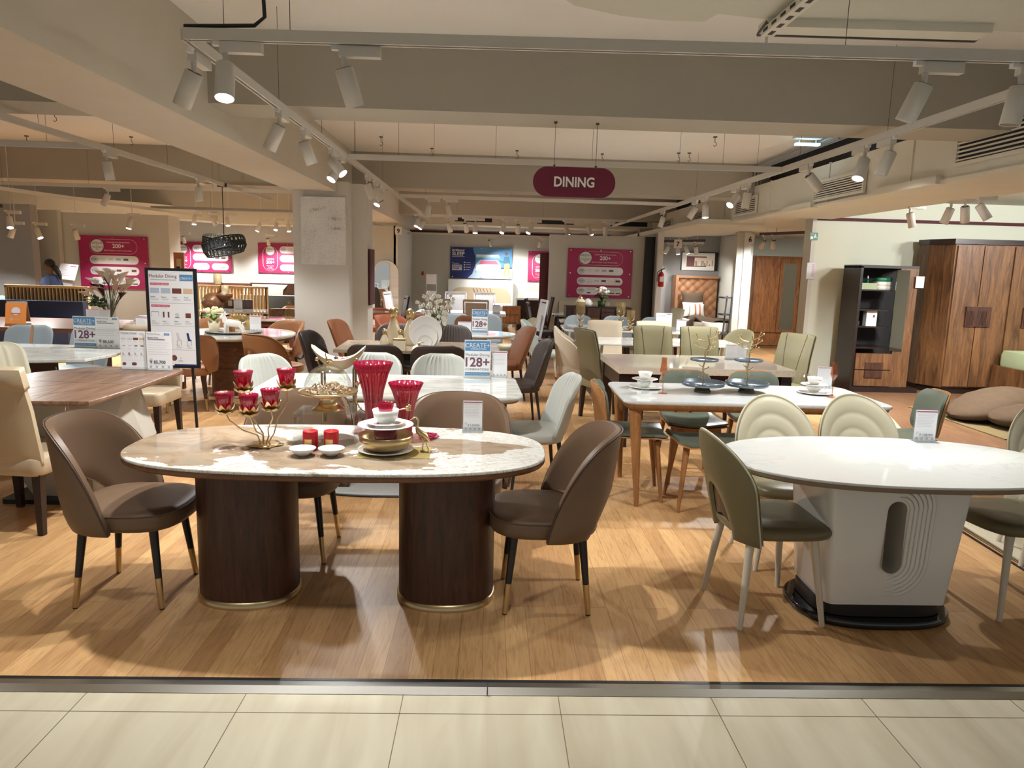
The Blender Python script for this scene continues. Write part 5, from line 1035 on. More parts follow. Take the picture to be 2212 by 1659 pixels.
rail('left bay track running away from the far left edge to the pillar', (-3.66, 4.6, RZ), (-3.68, 12.5, RZ), 'can', (.2, .35, .5, .7))
rail('left bay cross track nearest, entering from the left edge', (-8.5, 7.1, RZ), (-3.66, 7.1, RZ), 'can', (.3, .6, .75, .9))
rail('left bay second cross track behind the hanging lamp wire', (-7.2, 11.0, RZ), (-2.75, 11.0, RZ), 'can', (.3, .7))
rail('left bay farthest cross track before the mid wall', (-6.9, 15.2, RZ), (-2.9, 15.2, RZ), 'steel', (.3, .7))
rail('left bay outer track running away under the left duct', (-7.25, 8.5, 2.53), (-6.2, 16.0, 2.53), 'can', (.3, .6))
rail('short track under the soffit before the right wardrobe wall', at(1950, 441, 2.50), at(2230, 402, 2.50), 'steel', (.1, .45, .8), 2.74)
rail('short dark track inside bay six', (5.0, 13.6, 2.36), (5.55, 12.4, 2.36), 'can_dark', (.3, .8), 2.47)
rail('short dark track inside bay seven', (3.9, 16.6, 2.30), (4.55, 15.6, 2.30), 'can_dark', (.5,), 2.42)
rail('short track end inside the left bay above the woman', (-9.3, 12.0, 2.38), (-7.9, 12.2, 2.38), 'can_dark', (.5,), 2.5)
NCAN = [0]
def can(x, y, aim, lit, label, z=RZ, ax='x', power=None, side=1, m='can', size=1.0, angle=75, grp=True, col=(1, .995, .975), rod=0):
    g = ('lit white track spotlights' if lit else 'unlit white track spotlights') if grp else None
    t = thing('track_spotlight', label, 'spotlight', (x, y, z), 0, None); k = size
    L = .19*k
    if ax == 'x': MB().box(-.02*k, L-.02*k, -.022*k, .022*k, -.065*k, -.018*k, m).box(-.055*k, -.02*k, -.014, .014, -.035*k, -.012, 'white').build('adapter', t)
    else: MB().box(-.022*k, .022*k, -.02*k, (L-.02*k), -.065*k, -.018*k, m).box(-.014, .014, -.055*k, -.02*k, -.035*k, -.012, 'white').build('adapter', t)
    if rod: MB().tube([(.03, 0, -.02), (.03, 0, rod)], .006, 'can', 6).build('ceiling_rod', t)
    d = Vector(aim).normalized(); piv = Vector((0, 0, -.115*k))
    MB().tube([(0, 0, -.06*k), (0, 0, -.10*k), piv], [.014*k, .012*k, .010*k], m, 10).build('stem', t)
    q = d.to_track_quat('-Z', 'Y').to_matrix().to_4x4(); c = piv+d*.03*k; M = Matrix.Translation(c) @ q
    MB().lathe([(.0005, .032*k), (.036*k, .032*k), (.043*k, .026*k), (.044*k, -.14*k), (.041*k, -.14*k), (.038*k, -.125*k)], m, 28, M=M).lathe([(.034*k, .0325*k), (.034*k, .034*k), (.0005, .034*k)], 'can_dark', 20, M=M).build('can', t)
    MB().lathe([(.0005, -.1385*k), (.041*k, -.1385*k)], 'lens_on' if lit else 'lens_off', 24, M=M).build('lens', t, 'glowing lens' if lit else None)
    pw = power if power is not None else 0
    if pw:
        l = lamp('SPOT', 'spot_light', (0, 0, 0), pw, col, .035, None, angle, .5); l.parent = t; l.location = c+d*.145*k; l.rotation_euler = d.to_track_quat('-Z', 'Y').to_euler()
    return t
A = 150
can(-1.24, 3.55, (.06, -.35, -1), 1, 'glowing spotlight at top left, aimed down at the camera side', power=A*.7, angle=80)
can(-.70, 3.55, (.28, .25, -1), 0, 'white spotlight right of the glowing one on the front track', power=A*1.0, angle=110)
can(1.98, 3.46, (-.32, .25, -1), 0, 'white spotlight on the front track at right, tilted left', power=A*.36, angle=110)
can(2.42, 3.44, (-.12, .05, -1), 0, 'white spotlight at the right edge on the front track', power=A*.5, angle=100)
can(-1.45, 3.72, (-.5, .15, -1), 0, 'white spotlight at top left aimed toward left bay', ax='y', power=A*.8, angle=110)
for x, y, aim, lit, lb in ((-1.42, 5.04, (-.5, .1, -1), 0, 'first unlit spotlight down the left track below the front beam'), (-1.42, 5.66, (.35, .2, -1), 0, 'second unlit spotlight down the left track, tilted right'), (-1.42, 6.6, (.75, -.3, -.8), 1, 'lit spotlight nearest on the left track tilted toward the aisle'), (-1.42, 6.98, (-.5, -.6, -1), 1, 'white spotlight crossing in front of the lit one on left track'),
        (-1.42, 8.45, (.35, .2, -1), 0, 'unlit spotlight beside the pillar on the left track'), (-1.42, 9.0, (.6, -.2, -1), 0, 'unlit spotlight tilted right just beyond the pillar top'), (-1.42, 9.6, (-.4, -.5, -1), 1, 'lit white-hooded spotlight beyond the pillar on left track'), (-1.42, 14.4, (-.3, -.4, -1), 1, 'lit spotlight far down the left track, left of two'), (-1.42, 15.4, (-.5, -.4, -1), 1, 'lit spotlight far down the left track, right of two')):
    can(x, y, aim, lit, lb, ax='y', power=A*(.9 if y < 13 else .5), angle=105)
for x, y, aim, lit, lb in ((2.82, 5.25, (-.25, .2, -1), 0, 'unlit spotlight on the right track nearest the big grille'), (2.82, 5.62, (-.4, -.3, -1), 1, 'lit spotlight on the right track below the ceiling edge'), (2.82, 6.6, (.8, .1, -.8), 0, 'spotlight on the right track tilted right before the second grille'), (2.82, 8.15, (-.1, .1, -1), 0, 'unlit upright spotlight on the right track, mid-distance'), (2.82, 8.5, (-.7, -.5, -.8), 1, 'lit spotlight tilted left on the right track, mid-distance'),
        (2.82, 9.75, (0, -.2, -1), 1, 'lit upright spotlight far on the right track'), (2.82, 10.2, (-.6, .1, -1), 0, 'unlit spotlight tilted behind the far lit one'), (2.82, 12.1, (-.3, .1, -1), 0, 'small unlit spotlight farthest on the right track')):
    can(x, y, aim, lit, lb, ax='y', power=A*(.8 if y < 11 else .6), angle=105)
can(-.95, 11.12, (-.1, .1, -1), 0, 'spotlight on the cross track, left of two beyond the pillar', power=A*.5, angle=110); can(-.68, 11.12, (.3, .1, -1), 0, 'spotlight on the cross track, right of two beyond the pillar', power=A*.6, angle=110)
for i, (px, lit, aim, lb) in enumerate(((968, 0, (.3, .2, -1), 'dark-looking unlit spotlight left on the farthest track'), (1027, 1, (0, -.2, -1), 'lit spotlight hanging low before the blue banner'), (1090, 1, (-.3, -.4, -1), 'lit spotlight second on the farthest track'), (1150, 1, (-.5, -.4, -1), 'lit spotlight third on the farthest track'), (1222, 1, (.3, -.2, -1), 'lit spotlight left above the right magenta poster'), (1270, 1, (.5, -.3, -1), 'lit spotlight middle above the right magenta poster'), (1309, 1, (0, -.3, -1), 'lit spotlight right above the right magenta poster'), (1005, 0, (.2, .6, -1), 'unlit spotlight facing the back wall on farthest track'), (1120, 0, (0, .6, -1), 'unlit spotlight between lit ones on the farthest track'))):
    q = ay(px, 470, 15.2); can(q.x, 15.2, aim, lit, lb, power=A*.7 if i % 2 or lit else 0, angle=110, size=1.15)
rail('low white rail of spotlights directly before the back wall', (-3.0, 18.9, 2.42), (1.2, 18.9, 2.42), 'can', (.5,), 3.0)
for px, lit, aim, lb in ((1057, 1, (.4, .5, -1), 'small lit spotlight on the low rail above the banner'), (1168, 1, (-.2, .4, -1), 'small lit spotlight on the low rail near the partition'), (850, 0, (-.2, .6, -1), 'small white spotlight above the recess, left of arched mirror'), (865, 0, (.4, .6, -1), 'small white spotlight directly above the arched mirror')):
    q = ay(px, 515, 18.9); can(q.x, 18.9, aim, lit, lb, z=2.42, power=A*.8, angle=120)
for x, y, aim, lit, lb in ((-3.66, 7.2, (.1, .1, -1), 0, 'unlit spotlight nearest on the left bay track'), (-3.67, 9.4, (.05, .0, -1), 0, 'unlit spotlight before the pendant lamp on left bay track')):
    can(x, y, aim, lit, lb, ax='y', power=A, angle=115)
can(-5.6, 11.0, (-.3, -.4, -1), 0, 'unlit spotlight on the second left cross track', power=A, angle=120); can(-5.9, 7.1, (-.1, .3, -1), 0, 'unlit spotlight on the nearest left cross track', power=A*.9, angle=120)
for px, py, Y, lit, aim, lb in ((281, 458, 12.6, 1, (-.1, -.3, -1), 'lit spotlight under the left duct above the first poster'), (420, 455, 15.2, 1, (0, -.3, -1), 'lit spotlight left of the pendant lamp wire'), (456, 458, 15.2, 0, (.6, 0, -1), 'unlit tilted spotlight beside the pendant lamp wire'), (490, 458, 15.2, 1, (.2, -.3, -1), 'lit spotlight right of the pendant lamp wire'), (561, 472, 16.0, 1, (-.3, -.3, -1), 'lit spotlight left of the brightest one by the pillar'), (597, 470, 16.0, 1, (0, -.5, -1), 'brightest spotlight shining beside the pillar'), (622, 472, 16.0, 1, (.2, -.3, -1), 'lit spotlight touching the pillar edge'), (160, 482, 12.9, 1, (.1, .3, -1), 'lit spotlight above the woman and first poster'), (77, 478, 12.1, 1, (.5, -.2, -1), 'small lit spotlight at far left above the woman'), (28, 476, 12.1, 0, (-.4, 0, -1), 'small unlit spotlight at far left edge'), (18, 452, 11.0, 1, (.3, -.4, -1), 'bluish glowing spotlight at far left edge'), (395, 500, 18.0, 0, (0, .5, -1), 'small spotlight above the middle poster'), (578, 505, 18.0, 0, (0, .5, -1), 'small hanging spotlight above the third poster')):
    q = ay(px, py, Y); can(q.x, Y, aim, lit, lb, z=q.z, power=A*(.35 if px in (160, 77) else 1.45 if Y < 17 else 1.0), angle=120, rod=CZ-q.z)
for px, lit, aim, lb in ((1968, 0, (.3, 0, -1), 'spotlight leftmost on the short soffit track'), (2057, 0, (-.2, .3, -1), 'spotlight second on the short soffit track'), (2088, 0, (.3, .3, -1), 'spotlight third on the short soffit track'), (2118, 1, (.5, -.2, -.8), 'lit spotlight on the short soffit track before the wardrobe')):
    q = at(px, 441-(px-1950)*.139, 2.50); can(q.x, q.y, aim, lit, lb, z=2.50, power=A*.8, angle=125)
for x, y, lit, aim, lb in ((5.15, 13.3, 1, (.2, .6, -.9), 'bright lit spotlight above the carved wardrobe'), (5.05, 13.5, 0, (-.2, .6, -.9), 'shaded spotlight left of the bright one in bay six'), (5.5, 12.6, 0, (.3, .7, -1), 'dark spotlight right of the bright one in bay six')):
    can(x, y, aim, lit, lb, z=2.36, rod=.11, power=A*1.2 if lit else A*.5, angle=125)
for x, y, lit, aim, lb in ((4.0, 16.5, 1, (-.5, .1, -1), 'lit spotlight leftmost in bay seven'), (4.15, 16.3, 1, (.1, -.2, -1), 'lit spotlight second in bay seven'), (4.27, 16.1, 1, (.4, -.2, -1), 'lit spotlight third in bay seven'), (4.42, 15.8, 0, (.3, .5, -1), 'dark spotlight rightmost in bay seven')):
    can(x, y, aim, lit, lb, z=2.30, power=A*.2, angle=130, rod=.14)
# unseen spots added outside the frame to brighten the right-hand wall zone
for i, (x, y, tx, ty) in enumerate(((6.2, 7.4, 5.9, 10.6), (7.6, 7.4, 7.4, 10.6), (8.6, 6.2, 7.5, 8.2))):
    lamp('SPOT', 'bedroom_fill_spot', (x, y, 2.62), A*1.0, size=.12, aim=(tx, ty, 1.0), angle=125, blend=.6)
#
MB_ = None
t = thing('black_cable', 'black power cable dropping to the front track at top left', 'cable', (0, 0, 0)); MB().tube([(-1.05, 3.5, 3.24), (-1.06, 3.52, 3.0), (-1.05, 3.53, 2.72), (-1.10, 3.54, 2.685), (-1.25, 3.545, 2.68), (-1.42, 3.55, 2.675)], .009, 'black', 10).build('cable', t)
# DINING sign
t = thing('hanging_sign', 'dark red pill-shaped hanging sign reading DINING', 'sign', (.635, 5.82, 2.186), -.2)
w, h = .645, .228; q = at(1240, 393, 2.37)
b = MB(); M = Matrix.Rotation(R(90), 4, 'X'); b.prism(rrect(w, h, h/2-.001, 12, 0, h/2), -.012, .012, 'sign_red', M); s = Sheet(b, w, h, Matrix.Translation((0, -.0125, 0))); s.text('DINING', .255, .65, .49, 'petal', 2, True, ht=.46); b.build('panel', t)
for x in (-.16, .165): MB().box(x-.008, x+.008, -.015, .015, h-.008, h+.015, 'can_dark').tube([(x, 0, h+.01), (x, 0, .565)], .0018, 'can_dark', 6).box(x-.012, x+.012, -.012, .012, .55, .566, 'can_dark').build('suspension_wire', t)
# small hooks on the slab
HL = ('small slab hook left above the second cross track, before the pillar', 'slab hook second from left above the cross track', 'slab hook left of the DINING sign above the cross track', 'slab hook directly right of the DINING sign wires', 'low slab hook right of the DINING sign, left of a near pair', 'higher slab hook at right between sign and blue light', 'slab hook just right of the blue glowing light', 'largest slab hook in left bay near the top left beam', 'slab hook in left bay nearest the main beam', 'slab hook in left bay close to the left edge', 'low slab hook right of the DINING sign, right of a near pair')
for i, (px, py) in enumerate(((823, 295), (933, 320), (1117, 325), (1301, 332), (1466, 330), (1545, 295), (1815, 275), (117, 240), (283, 295), (57, 293), (1489, 330))):
    q = at(px, py, 3.25); t = thing('ceiling_hook', HL[i], 'hook', q, 0, 'ceiling hooks'); MB().box(-.02, .02, -.02, .02, -.012, 0, 'can_dark').tube([(0, 0, -.01), (0, 0, -.06), (.018, 0, -.075), (.02, 0, -.1), (0, 0, -.118), (-.016, 0, -.10)], .004, 'can_dark', 6).build('hook', t)
t = thing('emergency_light', 'bluish glowing fly-trap light fixed under the slab at right', 'light fixture', at(1745, 300, 3.2)); MB().box(-.16, .16, -.05, .05, 0, .03, 'can').tube([(-.1, 0, 0), (-.1, 0, -.06)], .006, 'can').tube([(.1, 0, 0), (.1, 0, -.06)], .006, 'can').build('housing', t); MB().box(-.14, .14, -.03, .03, -.075, -.05, 'fly_glow').build('tube', t, 'blue glowing tube')
# pendant lamp
t = thing('pendant_lamp', 'black perforated metal pendant lamp of interlocking rings over the left bay', 'lamp', (-3.70, 10.3, 1.83))
def ring(r_, h, tilt, az, dz=0):
    M = Matrix.Translation((0, 0, dz)) @ Matrix.Rotation(R(az), 4, 'Z') @ Matrix.Rotation(R(tilt), 4, 'X'); b = MB()
    n = 28
    for i in range(n):
        a0, a1 = 2*PI*i/n, 2*PI*(i+.92)/n
        for (za, zb) in ((-.5, -.36), (.36, .5)): b.grid(lambda u, v: (r_*math.cos(a0+(a1-a0)*1.087*(u+1)/2), r_*math.sin(a0+(a1-a0)*1.087*(u+1)/2), h*(za+(zb-za)*v)), 2, 1, 'lamp_black', .004, M=M)
        am = (a0+a1)/2; pts = [Vector((r_*math.cos(am+.085*math.cos(k*PI/6)), r_*math.sin(am+.085*math.cos(k*PI/6)), .30*h*math.sin(k*PI/6))) for k in range(13)]; b.tube(pts, .009, 'lamp_black', 5, M=M)
        b.tube([(r_*math.cos(a1), r_*math.sin(a1), -.4*h), (r_*math.cos(a1), r_*math.sin(a1), .4*h)], .012, 'lamp_black', 5, M=M)
    b.build('ring_band', t)
ring(.27, .16, 10, 30, .04); ring(.28, .15, -17, 75, 0); ring(.25, .15, 14, -40, -.05)
MB().tube([(0, 0, .08), (0, 0, .80)], .006, 'black', 6).build('cord', t); MB().box(-.06, .06, -.02, .02, .78, .83, 'black').build('ceiling_plate', t); MB().ball((0, 0, .03), .035, 'bulb').tube([(0, 0, .06), (0, 0, .1)], .02, 'black').build('bulb', t, 'glowing bulb'); l = lamp('POINT', 'pendant_light', (0, 0, 0), 12, (1, .85, .6), .04); l.parent = t; l.location = (0, 0, -.01)
# ================================================================ posters
def pbase(name, label, c, w, h, m='magenta', rz=0, group=None):
    t = thing(name, label, 'poster', c, rz, group); b = MB(); b.box(-w/2, w/2, 0, .02, 0, h, m); return t, b, Sheet(b, w, h)
def bolts(t, w, h):
    b = MB()
    for x in (-.46, 0, .46):
        for y in (.04, .5, .96):
            if x or y != .5: b.tube([(x*w, -.003, y*h), (x*w, -.02, y*h)], .012, 'chrome', 10)
    b.build('standoff_bolts', t)
def wide_poster(label, c, w, h, rz=0):
    t, b, s = pbase('wall_poster', label, c, w, h, rz=rz, group=None)
    s.pill(.16, .06, .85, .335, 'white'); s.pill(.163, .065, .847, .33, 'magenta', 2); s.disc(.27, .19, .11*w*.95, 'ink', 3); s.disc(.27, .19, .10*w*.93, 'white', 4)
    s.text('DESIGN', .20, .155, .14, 'ink', 5); s.text('IT', .26, .19, .02, 'ink', 5); s.text('YOURSELF', .185, .235, .17, 'ink', 5); s.text('BED', .25, .265, .04, 'ink', 5)
    s.text('Customise & choose from', .41, .13, .33, 'paper', 3); s.text('200+', .49, .225, .17, 'paper', 3, True); s.text('Bed Combos in just 4 easy steps.', .37, .285, .40, 'paper', 3)
    for k, (y0, y1) in enumerate(((.37, .53), (.58, .735))):
        s.pill(.15, y0, .86, y1, 'paper'); s.disc(.215, (y0+y1)/2, .075*h*.9, 'silver_print', 2); s.text('STEP %d' % (k+1), .165, (y0+y1)/2+.015, .11, 'ink', 3); s.lines(.30, .40, [y0+.05, y0+.075, y0+.10], 'grey_line', .005, 2)
        for j in range(4):
            c_ = (('silver_print', 'grey_line', 'ink', 'white'), ('silver_print', 'wine_swatch', 'white', 'wine_swatch'))[k][j]; x = .42+.11*j; s.rect(x, y0+.05, x+.07, y0+.09, c_, 2)
    for k, x0 in ((0, .15), (1, .52)): s.pill(x0, .78, x0+.34, .935, 'paper'); s.disc(x0+.065, .857, .075*h*.9, 'silver_print', 2); s.text('STEP %d' % (k+3), x0+.012, .87, .11, 'ink', 3); s.lines(x0+.16, x0+.3, [.81, .83], 'grey_line', .005, 2); (s.pill(x0+.16, .88, x0+.22, .91, 'ink', 2) if not k else (s.rect(x0+.14, .89, x0+.22, .91, 'ink', 2), s.rect(x0+.24, .89, x0+.31, .91, 'wine_swatch', 2)))
    b.build('panel', t); bolts(t, w, h); return t
def tall_poster(label, c, w, h, rz=0):
    t, b, s = pbase('wall_poster', label, c, w, h, rz=rz)
    s.pill(.075, .10, .325, .93, 'white'); s.pill(.081, .105, .319, .925, 'magenta', 2); s.disc(.20, .25, .165*h, 'ink', 3); s.disc(.20, .25, .148*h, 'white', 4)
    s.text('DESIGN', .15, .22, .10, 'ink', 5); s.text('YOURSELF', .135, .30, .13, 'ink', 5)
    s.text('Customise &', .14, .52, .12, 'paper', 3); s.text('choose from', .14, .56, .12, 'paper', 3); s.text('200+', .13, .68, .14, 'paper', 3, True); s.text('Bed Combos', .14, .77, .12, 'paper', 3); s.text('in just', .17, .82, .06, 'paper', 3); s.text('4 easy steps.', .14, .87, .12, 'paper', 3)
    for k, (x0, x1, y0, y1) in enumerate(((.36, .95, .10, .33), (.36, .95, .39, .62), (.36, .63, .70, .92), (.67, .95, .70, .92))):
        s.pill(x0, y0, x1, y1, 'paper'); s.disc(x0+.06, (y0+y1)/2, .095*h, 'silver_print', 2); s.text('STEP %d' % (k+1), x0+.02, (y0+y1)/2+.02, .085, 'ink', 3); s.lines(x0+.14, x0+.22, [y0+.07, y0+.11, y0+.15], 'grey_line', .008, 2)
        for j in range(3 if k < 2 else 1): s.rect(x0+.27+.1*j if k < 2 else x0+.15, y0+.1, x0+.34+.1*j if k < 2 else x0+.22, y0+.16, ('grey_line', 'wine_swatch', 'wine_swatch')[j] if k else 'silver_print', 2)
    b.build('panel', t); bolts(t, w, h); return t
wide_poster('magenta 200+ design poster on the partition wall right of centre', (2.235, 14.96, 1.055), 1.33, 1.0)
wide_poster('magenta 200+ design poster on the left wall behind calla lilies', (-7.07, 13.96, 1.03), 1.27, .98)
tall_poster('wide magenta design poster on the mid wall behind the pendant lamp', (-7.40, 18.96, 1.30), 1.52, .76)
tall_poster('wide magenta design poster on the mid wall cut off by the pillar', (-5.20, 18.96, 1.32), 1.52, .76)
tall_poster('magenta design poster on the back wall, mostly hidden by partition', (1.77, 19.96, 1.27), 1.52, .82)
t, b, s = pbase('wall_banner', 'blue SLEEP mattress banner above the cream headboard', (-.27, 19.96, 1.31), 1.68, .83, 'navy_print')
s.poly([(.36, 0), (1, 0), (1, 1), (.28, 1), (.36, .85), (.40, .6), (.41, .35)], 'blue_swatch'); s.poly([(.40, .1), (1, .04), (1, .66), (.40, .7)], 'navy_print', 2); s.poly([(.36, 0), (1, 0), (1, .62), (.41, .68), (.41, .35)], 'blue', 3)
s.text('Nilkamal', .065, .13, .16, 'white', 4, True); s.text('SLEEP', .03, .27, .20, 'white', 4, True); s.lines(.03, .23, [.30], 'white', .012, 4, 0); s.text('Introducing', .04, .54, .10, 'white', 4); s.rect(.03, .57, .19, .75, 'silver_print', 4); s.text('BOUNCE', .04, .645, .14, 'navy_print', 5, True); s.text('FOAM', .04, .71, .10, 'navy_print', 5, True); s.rect(.03, .08, .055, .13, 'white', 4)
for k in range(4): s.disc(.23, .49+.078*k, .018, 'white', 4); s.lines(.25, .34, [.48+.078*k], 'white', .014, 4)
s.poly([(.42, .22), (.78, .22), (.80, .30), (.42, .30)], 'paper', 5); s.poly([(.42, .29), (.80, .29), (.80, .33), (.42, .33)], 'teal', 5); s.poly([(.48, .40), (.76, .40), (.83, .55), (.41, .55)], 'teal', 5); s.poly([(.50, .42), (.74, .42), (.79, .53), (.46, .53)], 'rose_ink', 6); s.rect(.41, .55, .82, .72, 'paper', 5); s.rect(.41, .72, .82, .75, 'silver_print', 5); s.rect(.41, .75, .415, .82, 'ink', 5); s.rect(.815, .75, .82, .82, 'ink', 5)
s.disc(.905, .18, .042, 'skin', 6); s.poly([(.87, .28), (.95, .27), (.97, .48), (.88, .50), (.79, .44), (.80, .40), (.86, .42)], 'jeans', 6); s.poly([(.88, .50), (.96, .49), (.965, .90), (.93, .90), (.92, .58), (.895, .90), (.86, .90)], 'khaki', 6); s.poly([(.84, .90), (.90, .89), (.90, .93), (.83, .93)], 'paper', 6); s.poly([(.93, .90), (.97, .90), (.96, .95), (.92, .95)], 'paper', 6)
b.build('panel', t); bolts(t, 1.68, .83)
# stippled canvas on the pillar
m, tt, bs = nt('stipple'); v = mapped(tt, (1, 1, 1))
d = noise(tt, v, 260, 1, 0); big = noise(tt, mapped(tt, (5, 1, 2.6), loc=(.4, 0, 1.1)), 1.0, 2, .6)
ad = tt.nodes.new('ShaderNodeMath'); ad.operation = 'MULTIPLY_ADD'; ad.inputs[1].default_value = .30; tt.links.new(big, ad.inputs[0]); tt.links.new(d, ad.inputs[2])
tt.links.new(ramp(tt, ad.outputs[0], ((.0, (.55, .55, .55)), (.98, (.68, .68, .67)), (1.0, (.70, .70, .69)))), bs.inputs['Base Color'])
sc_ = tt.nodes.new('ShaderNodeMath'); sc_.operation = 'GREATER_THAN'; sc_.inputs[1].default_value = .735; tt.links.new(ad.outputs[0], sc_.inputs[0])
mx = tt.nodes.new('ShaderNodeMix'); mx.data_type = 'RGBA'; mx.inputs[6].default_value = (.80, .80, .79, 1); mx.inputs[7].default_value = (.52, .52, .53, 1); tt.links.new(sc_.outputs[0], mx.inputs[0]); tt.links.new(mx.outputs[2], bs.inputs['Base Color'])
P('stipple_dots', (.30, .30, .31), .8)
t = thing('canvas_picture', 'grey stippled canvas picture hung on the front of the pillar', 'picture', (-2.255, 9.97, 1.60), .5)
b = MB().box(-.295, .295, -.025, .025, 0, .89, 'stipple')
for i in range(900):
    k = rnd.random()
    if k < .25: x, z = rnd.gauss(-.10, .07), rnd.gauss(.72, .015)+.0; z += .25*(x+.1)
    elif k < .45: x, z = rnd.gauss(.15, .035), rnd.gauss(.61, .014)
    elif k < .7: x, z = rnd.gauss(.18, .055), rnd.gauss(.48, .012); z += .12*abs(x-.18)*(-1 if rnd.random() < .5 else 1)
    elif k < .85: x, z = rnd.gauss(-.15, .05), rnd.gauss(.40, .06)
    else: x, z = rnd.uniform(-.27, .27), rnd.uniform(.02, .25)
    if abs(x) < .28 and .02 < z < .87: q = .003; b.add([(x-q, -.0256, z), (x, -.0256, z-q), (x+q, -.0256, z), (x, -.0256, z+q)], [(0, 1, 2, 3)], 'stipple_dots')
b.build('canvas', t)
tag(MB().box(-.012, .012, -.20, .20, 0, .78, 'maroon').build('maroon_board', None, loc=(-1.70, 10.48, 1.05)), 'maroon studded board hung on the right side of the pillar', 'board')
# numbers
for x, y, z, n in ((3.72, 14.58, 2.10, '7'), (5.14, 14.5, 2.23, '6'), (-2.13, 16.9, 2.30, '9')):
    t = thing('number_sign', 'small white square bay sign reading number %s' % {'7': 'seven', '6': 'six', '9': 'nine'}[n], 'sign', (x, y, z)); b = MB().box(-.08, .08, 0, .006, 0, .17, 'white').tube([(0, .003, .17), (0, .003, .3)], .003, 'white', 5); s = Sheet(b, .16, .17); s.text(n, .28, .8, .42, 'black', 2, True); b.build('plate', t)
t = thing('exit_sign', 'green emergency exit sign high on the right column edge', 'sign', (4.765, 10.775, 2.15)); b = MB().box(-.06, .06, 0, .01, 0, .11, 'exit_green'); s = Sheet(b, .12, .11); s.text('EXIT', .08, .3, .38, 'white', 2); s.disc(.65, .3, .01, 'white', 2); s.poly([(.55, .4), (.75, .42), (.9, .8), (.7, .6), (.5, .85)], 'white', 2); s.rect(.1, .5, .4, .85, 'white', 2); b.build('panel', t)
t = thing('wall_notice', 'pale framed notice below the exit sign on right column', 'sign', (4.765, 10.775, 1.58)); b = MB().box(-.06, .07, 0, .01, 0, .24, 'silver_print'); s = Sheet(b, .13, .24); s.lines(.6, .9, [.1+.1*k for k in range(8)], 'rose_ink', .03, 1, .1); b.build('panel', t)
# coiled cable at pillar foot
t = thing('cable_coil', 'black coiled cable hanging low on the pillar left side', 'cable', (-2.60, 9.96, .42)); MB().tube([(.07*math.cos(a*.5), -.01-.002*a, .10*math.sin(a*.5)+.02*math.sin(a)) for a in range(0, 50)], .005, 'black', 5).build('coil', t)
# ================================================================ furniture against the right wall
def bed7():
    t = thing('bed', 'brown tufted leather bed with pillows in bay seven', 'bed', (4.66, 16.62, 0), 0)
    def hf(u, v): x = .49*u+.08; z = .25+1.25*v; k = math.cos(x*PI/.11)*math.cos(z*PI/.11+ (0)); return (x, .10-.025*(abs(math.sin(x*PI/.22+z*PI/.22))+abs(math.sin(x*PI/.22-z*PI/.22)))*.8, z)
    MB().grid(hf, 60, 60, 'tan_leather').box(-.44, .58, .12, .22, 0, 1.55, 'tan_leather').box(-.45, -.39, -.15, .2, 0, 1.56, 'tan_leather').box(-.41, .58, .02, .2, 1.5, 1.56, 'tan_leather').build('headboard', t)
    MB().box(-.40, .58, -1.6, .1, .1, .42, 'brown_leather').build('bed_base', t); MB().box(-.38, .58, -1.58, .05, .42, .6, 'bed_white').build('mattress', t)
    def th(u, v): return (-.42+1.0*(u+1)/2, -1.5+1.0*v, .63+.06*math.sin(u*5+v*3)*max(0, .6-u)-.25*max(0, -u-.85)*6*(1-v*.3))
    MB().grid(th, 24, 10, 'throw', .03).build('throw_blanket', t)
    return t
bed7()
def pillow(name, label, loc, w, h, d, m, rot, extra=None):
    t = thing(name, label, 'pillow', loc); t.rotation_euler = tuple(R(a) for a in rot)
    def f(s): return lambda u, v: (w*u*(1-.08*(1-abs(2*v-1)**2)), s*d*(1-u**4)**.5*(1-(2*v-1)**4)**.5, h*(2*v-1)*(1-.08*(1-u*u)))
    b = MB().grid(f(-1), 16, 12, m).grid(f(1), 16, 12, m)
    if extra:
        for x in extra: b.grid(lambda u, v: (x+.02*u, -d*(1-((x)/w)**4)**.5*(1-(2*v-1)**4)**.5-.004, h*.97*(2*v-1)), 2, 12, 'salmon')
    b.build('cushion', t); return t
pillow('pillow', 'dark brown plush pillow against the tufted headboard', (4.62, 16.5, 1.02), .26, .17, .09, 'throw', (-12, 0, 0)); pillow('pillow', 'white pillow behind the striped one on the tufted bed', (4.60, 16.36, .80), .24, .17, .08, 'bed_white', (-15, 0, 0)); pillow('pillow', 'white pillow with rust stripes on the tufted bed', (4.66, 16.22, .79), .17, .15, .06, 'bed_white', (-18, 0, 0), (-.05, .05))
t = thing('framed_picture', 'framed abstract skyline print above the tufted bed', 'picture', (4.80, 16.86, 1.68)); b = MB().box(-.40, .46, 0, .03, 0, .42, 'black'); s = Sheet(b, .76, .40); s.rect(.0, .0, 1, 1, 'petal'); s.rect(.14, .2, .75, .8, 'wine_swatch', 2); s.rect(.38, .27, 1, .75, 'petal_p', 3)
for k in range(14): x = .4+.04*k; s.rect(x, .75-.35*rnd.random(), x+.02, .74, 'ink', 4)
b.build('print', t)
t = thing('fire_extinguisher', 'red fire extinguisher on the white post between posters and bed', 'fire extinguisher', (3.40, 14.5, 1.33)); MB().lathe([(.0005, 0), (.055, 0), (.06, .02), (.06, .24), (.03, .29), (.0005, .29)], 'red', 20).build('cylinder', t); MB().tube([(0, 0, .29), (0, 0, .34), (.06, -.02, .36)], .012, 'black', 8).tube([(-.02, -.03, .33), (-.09, -.04, .28), (-.085, -.04, .1)], .008, 'black', 8).build('valve', t); MB().box(-.04, .04, -.064, -.058, .1, .2, 'paper').build('label', t)
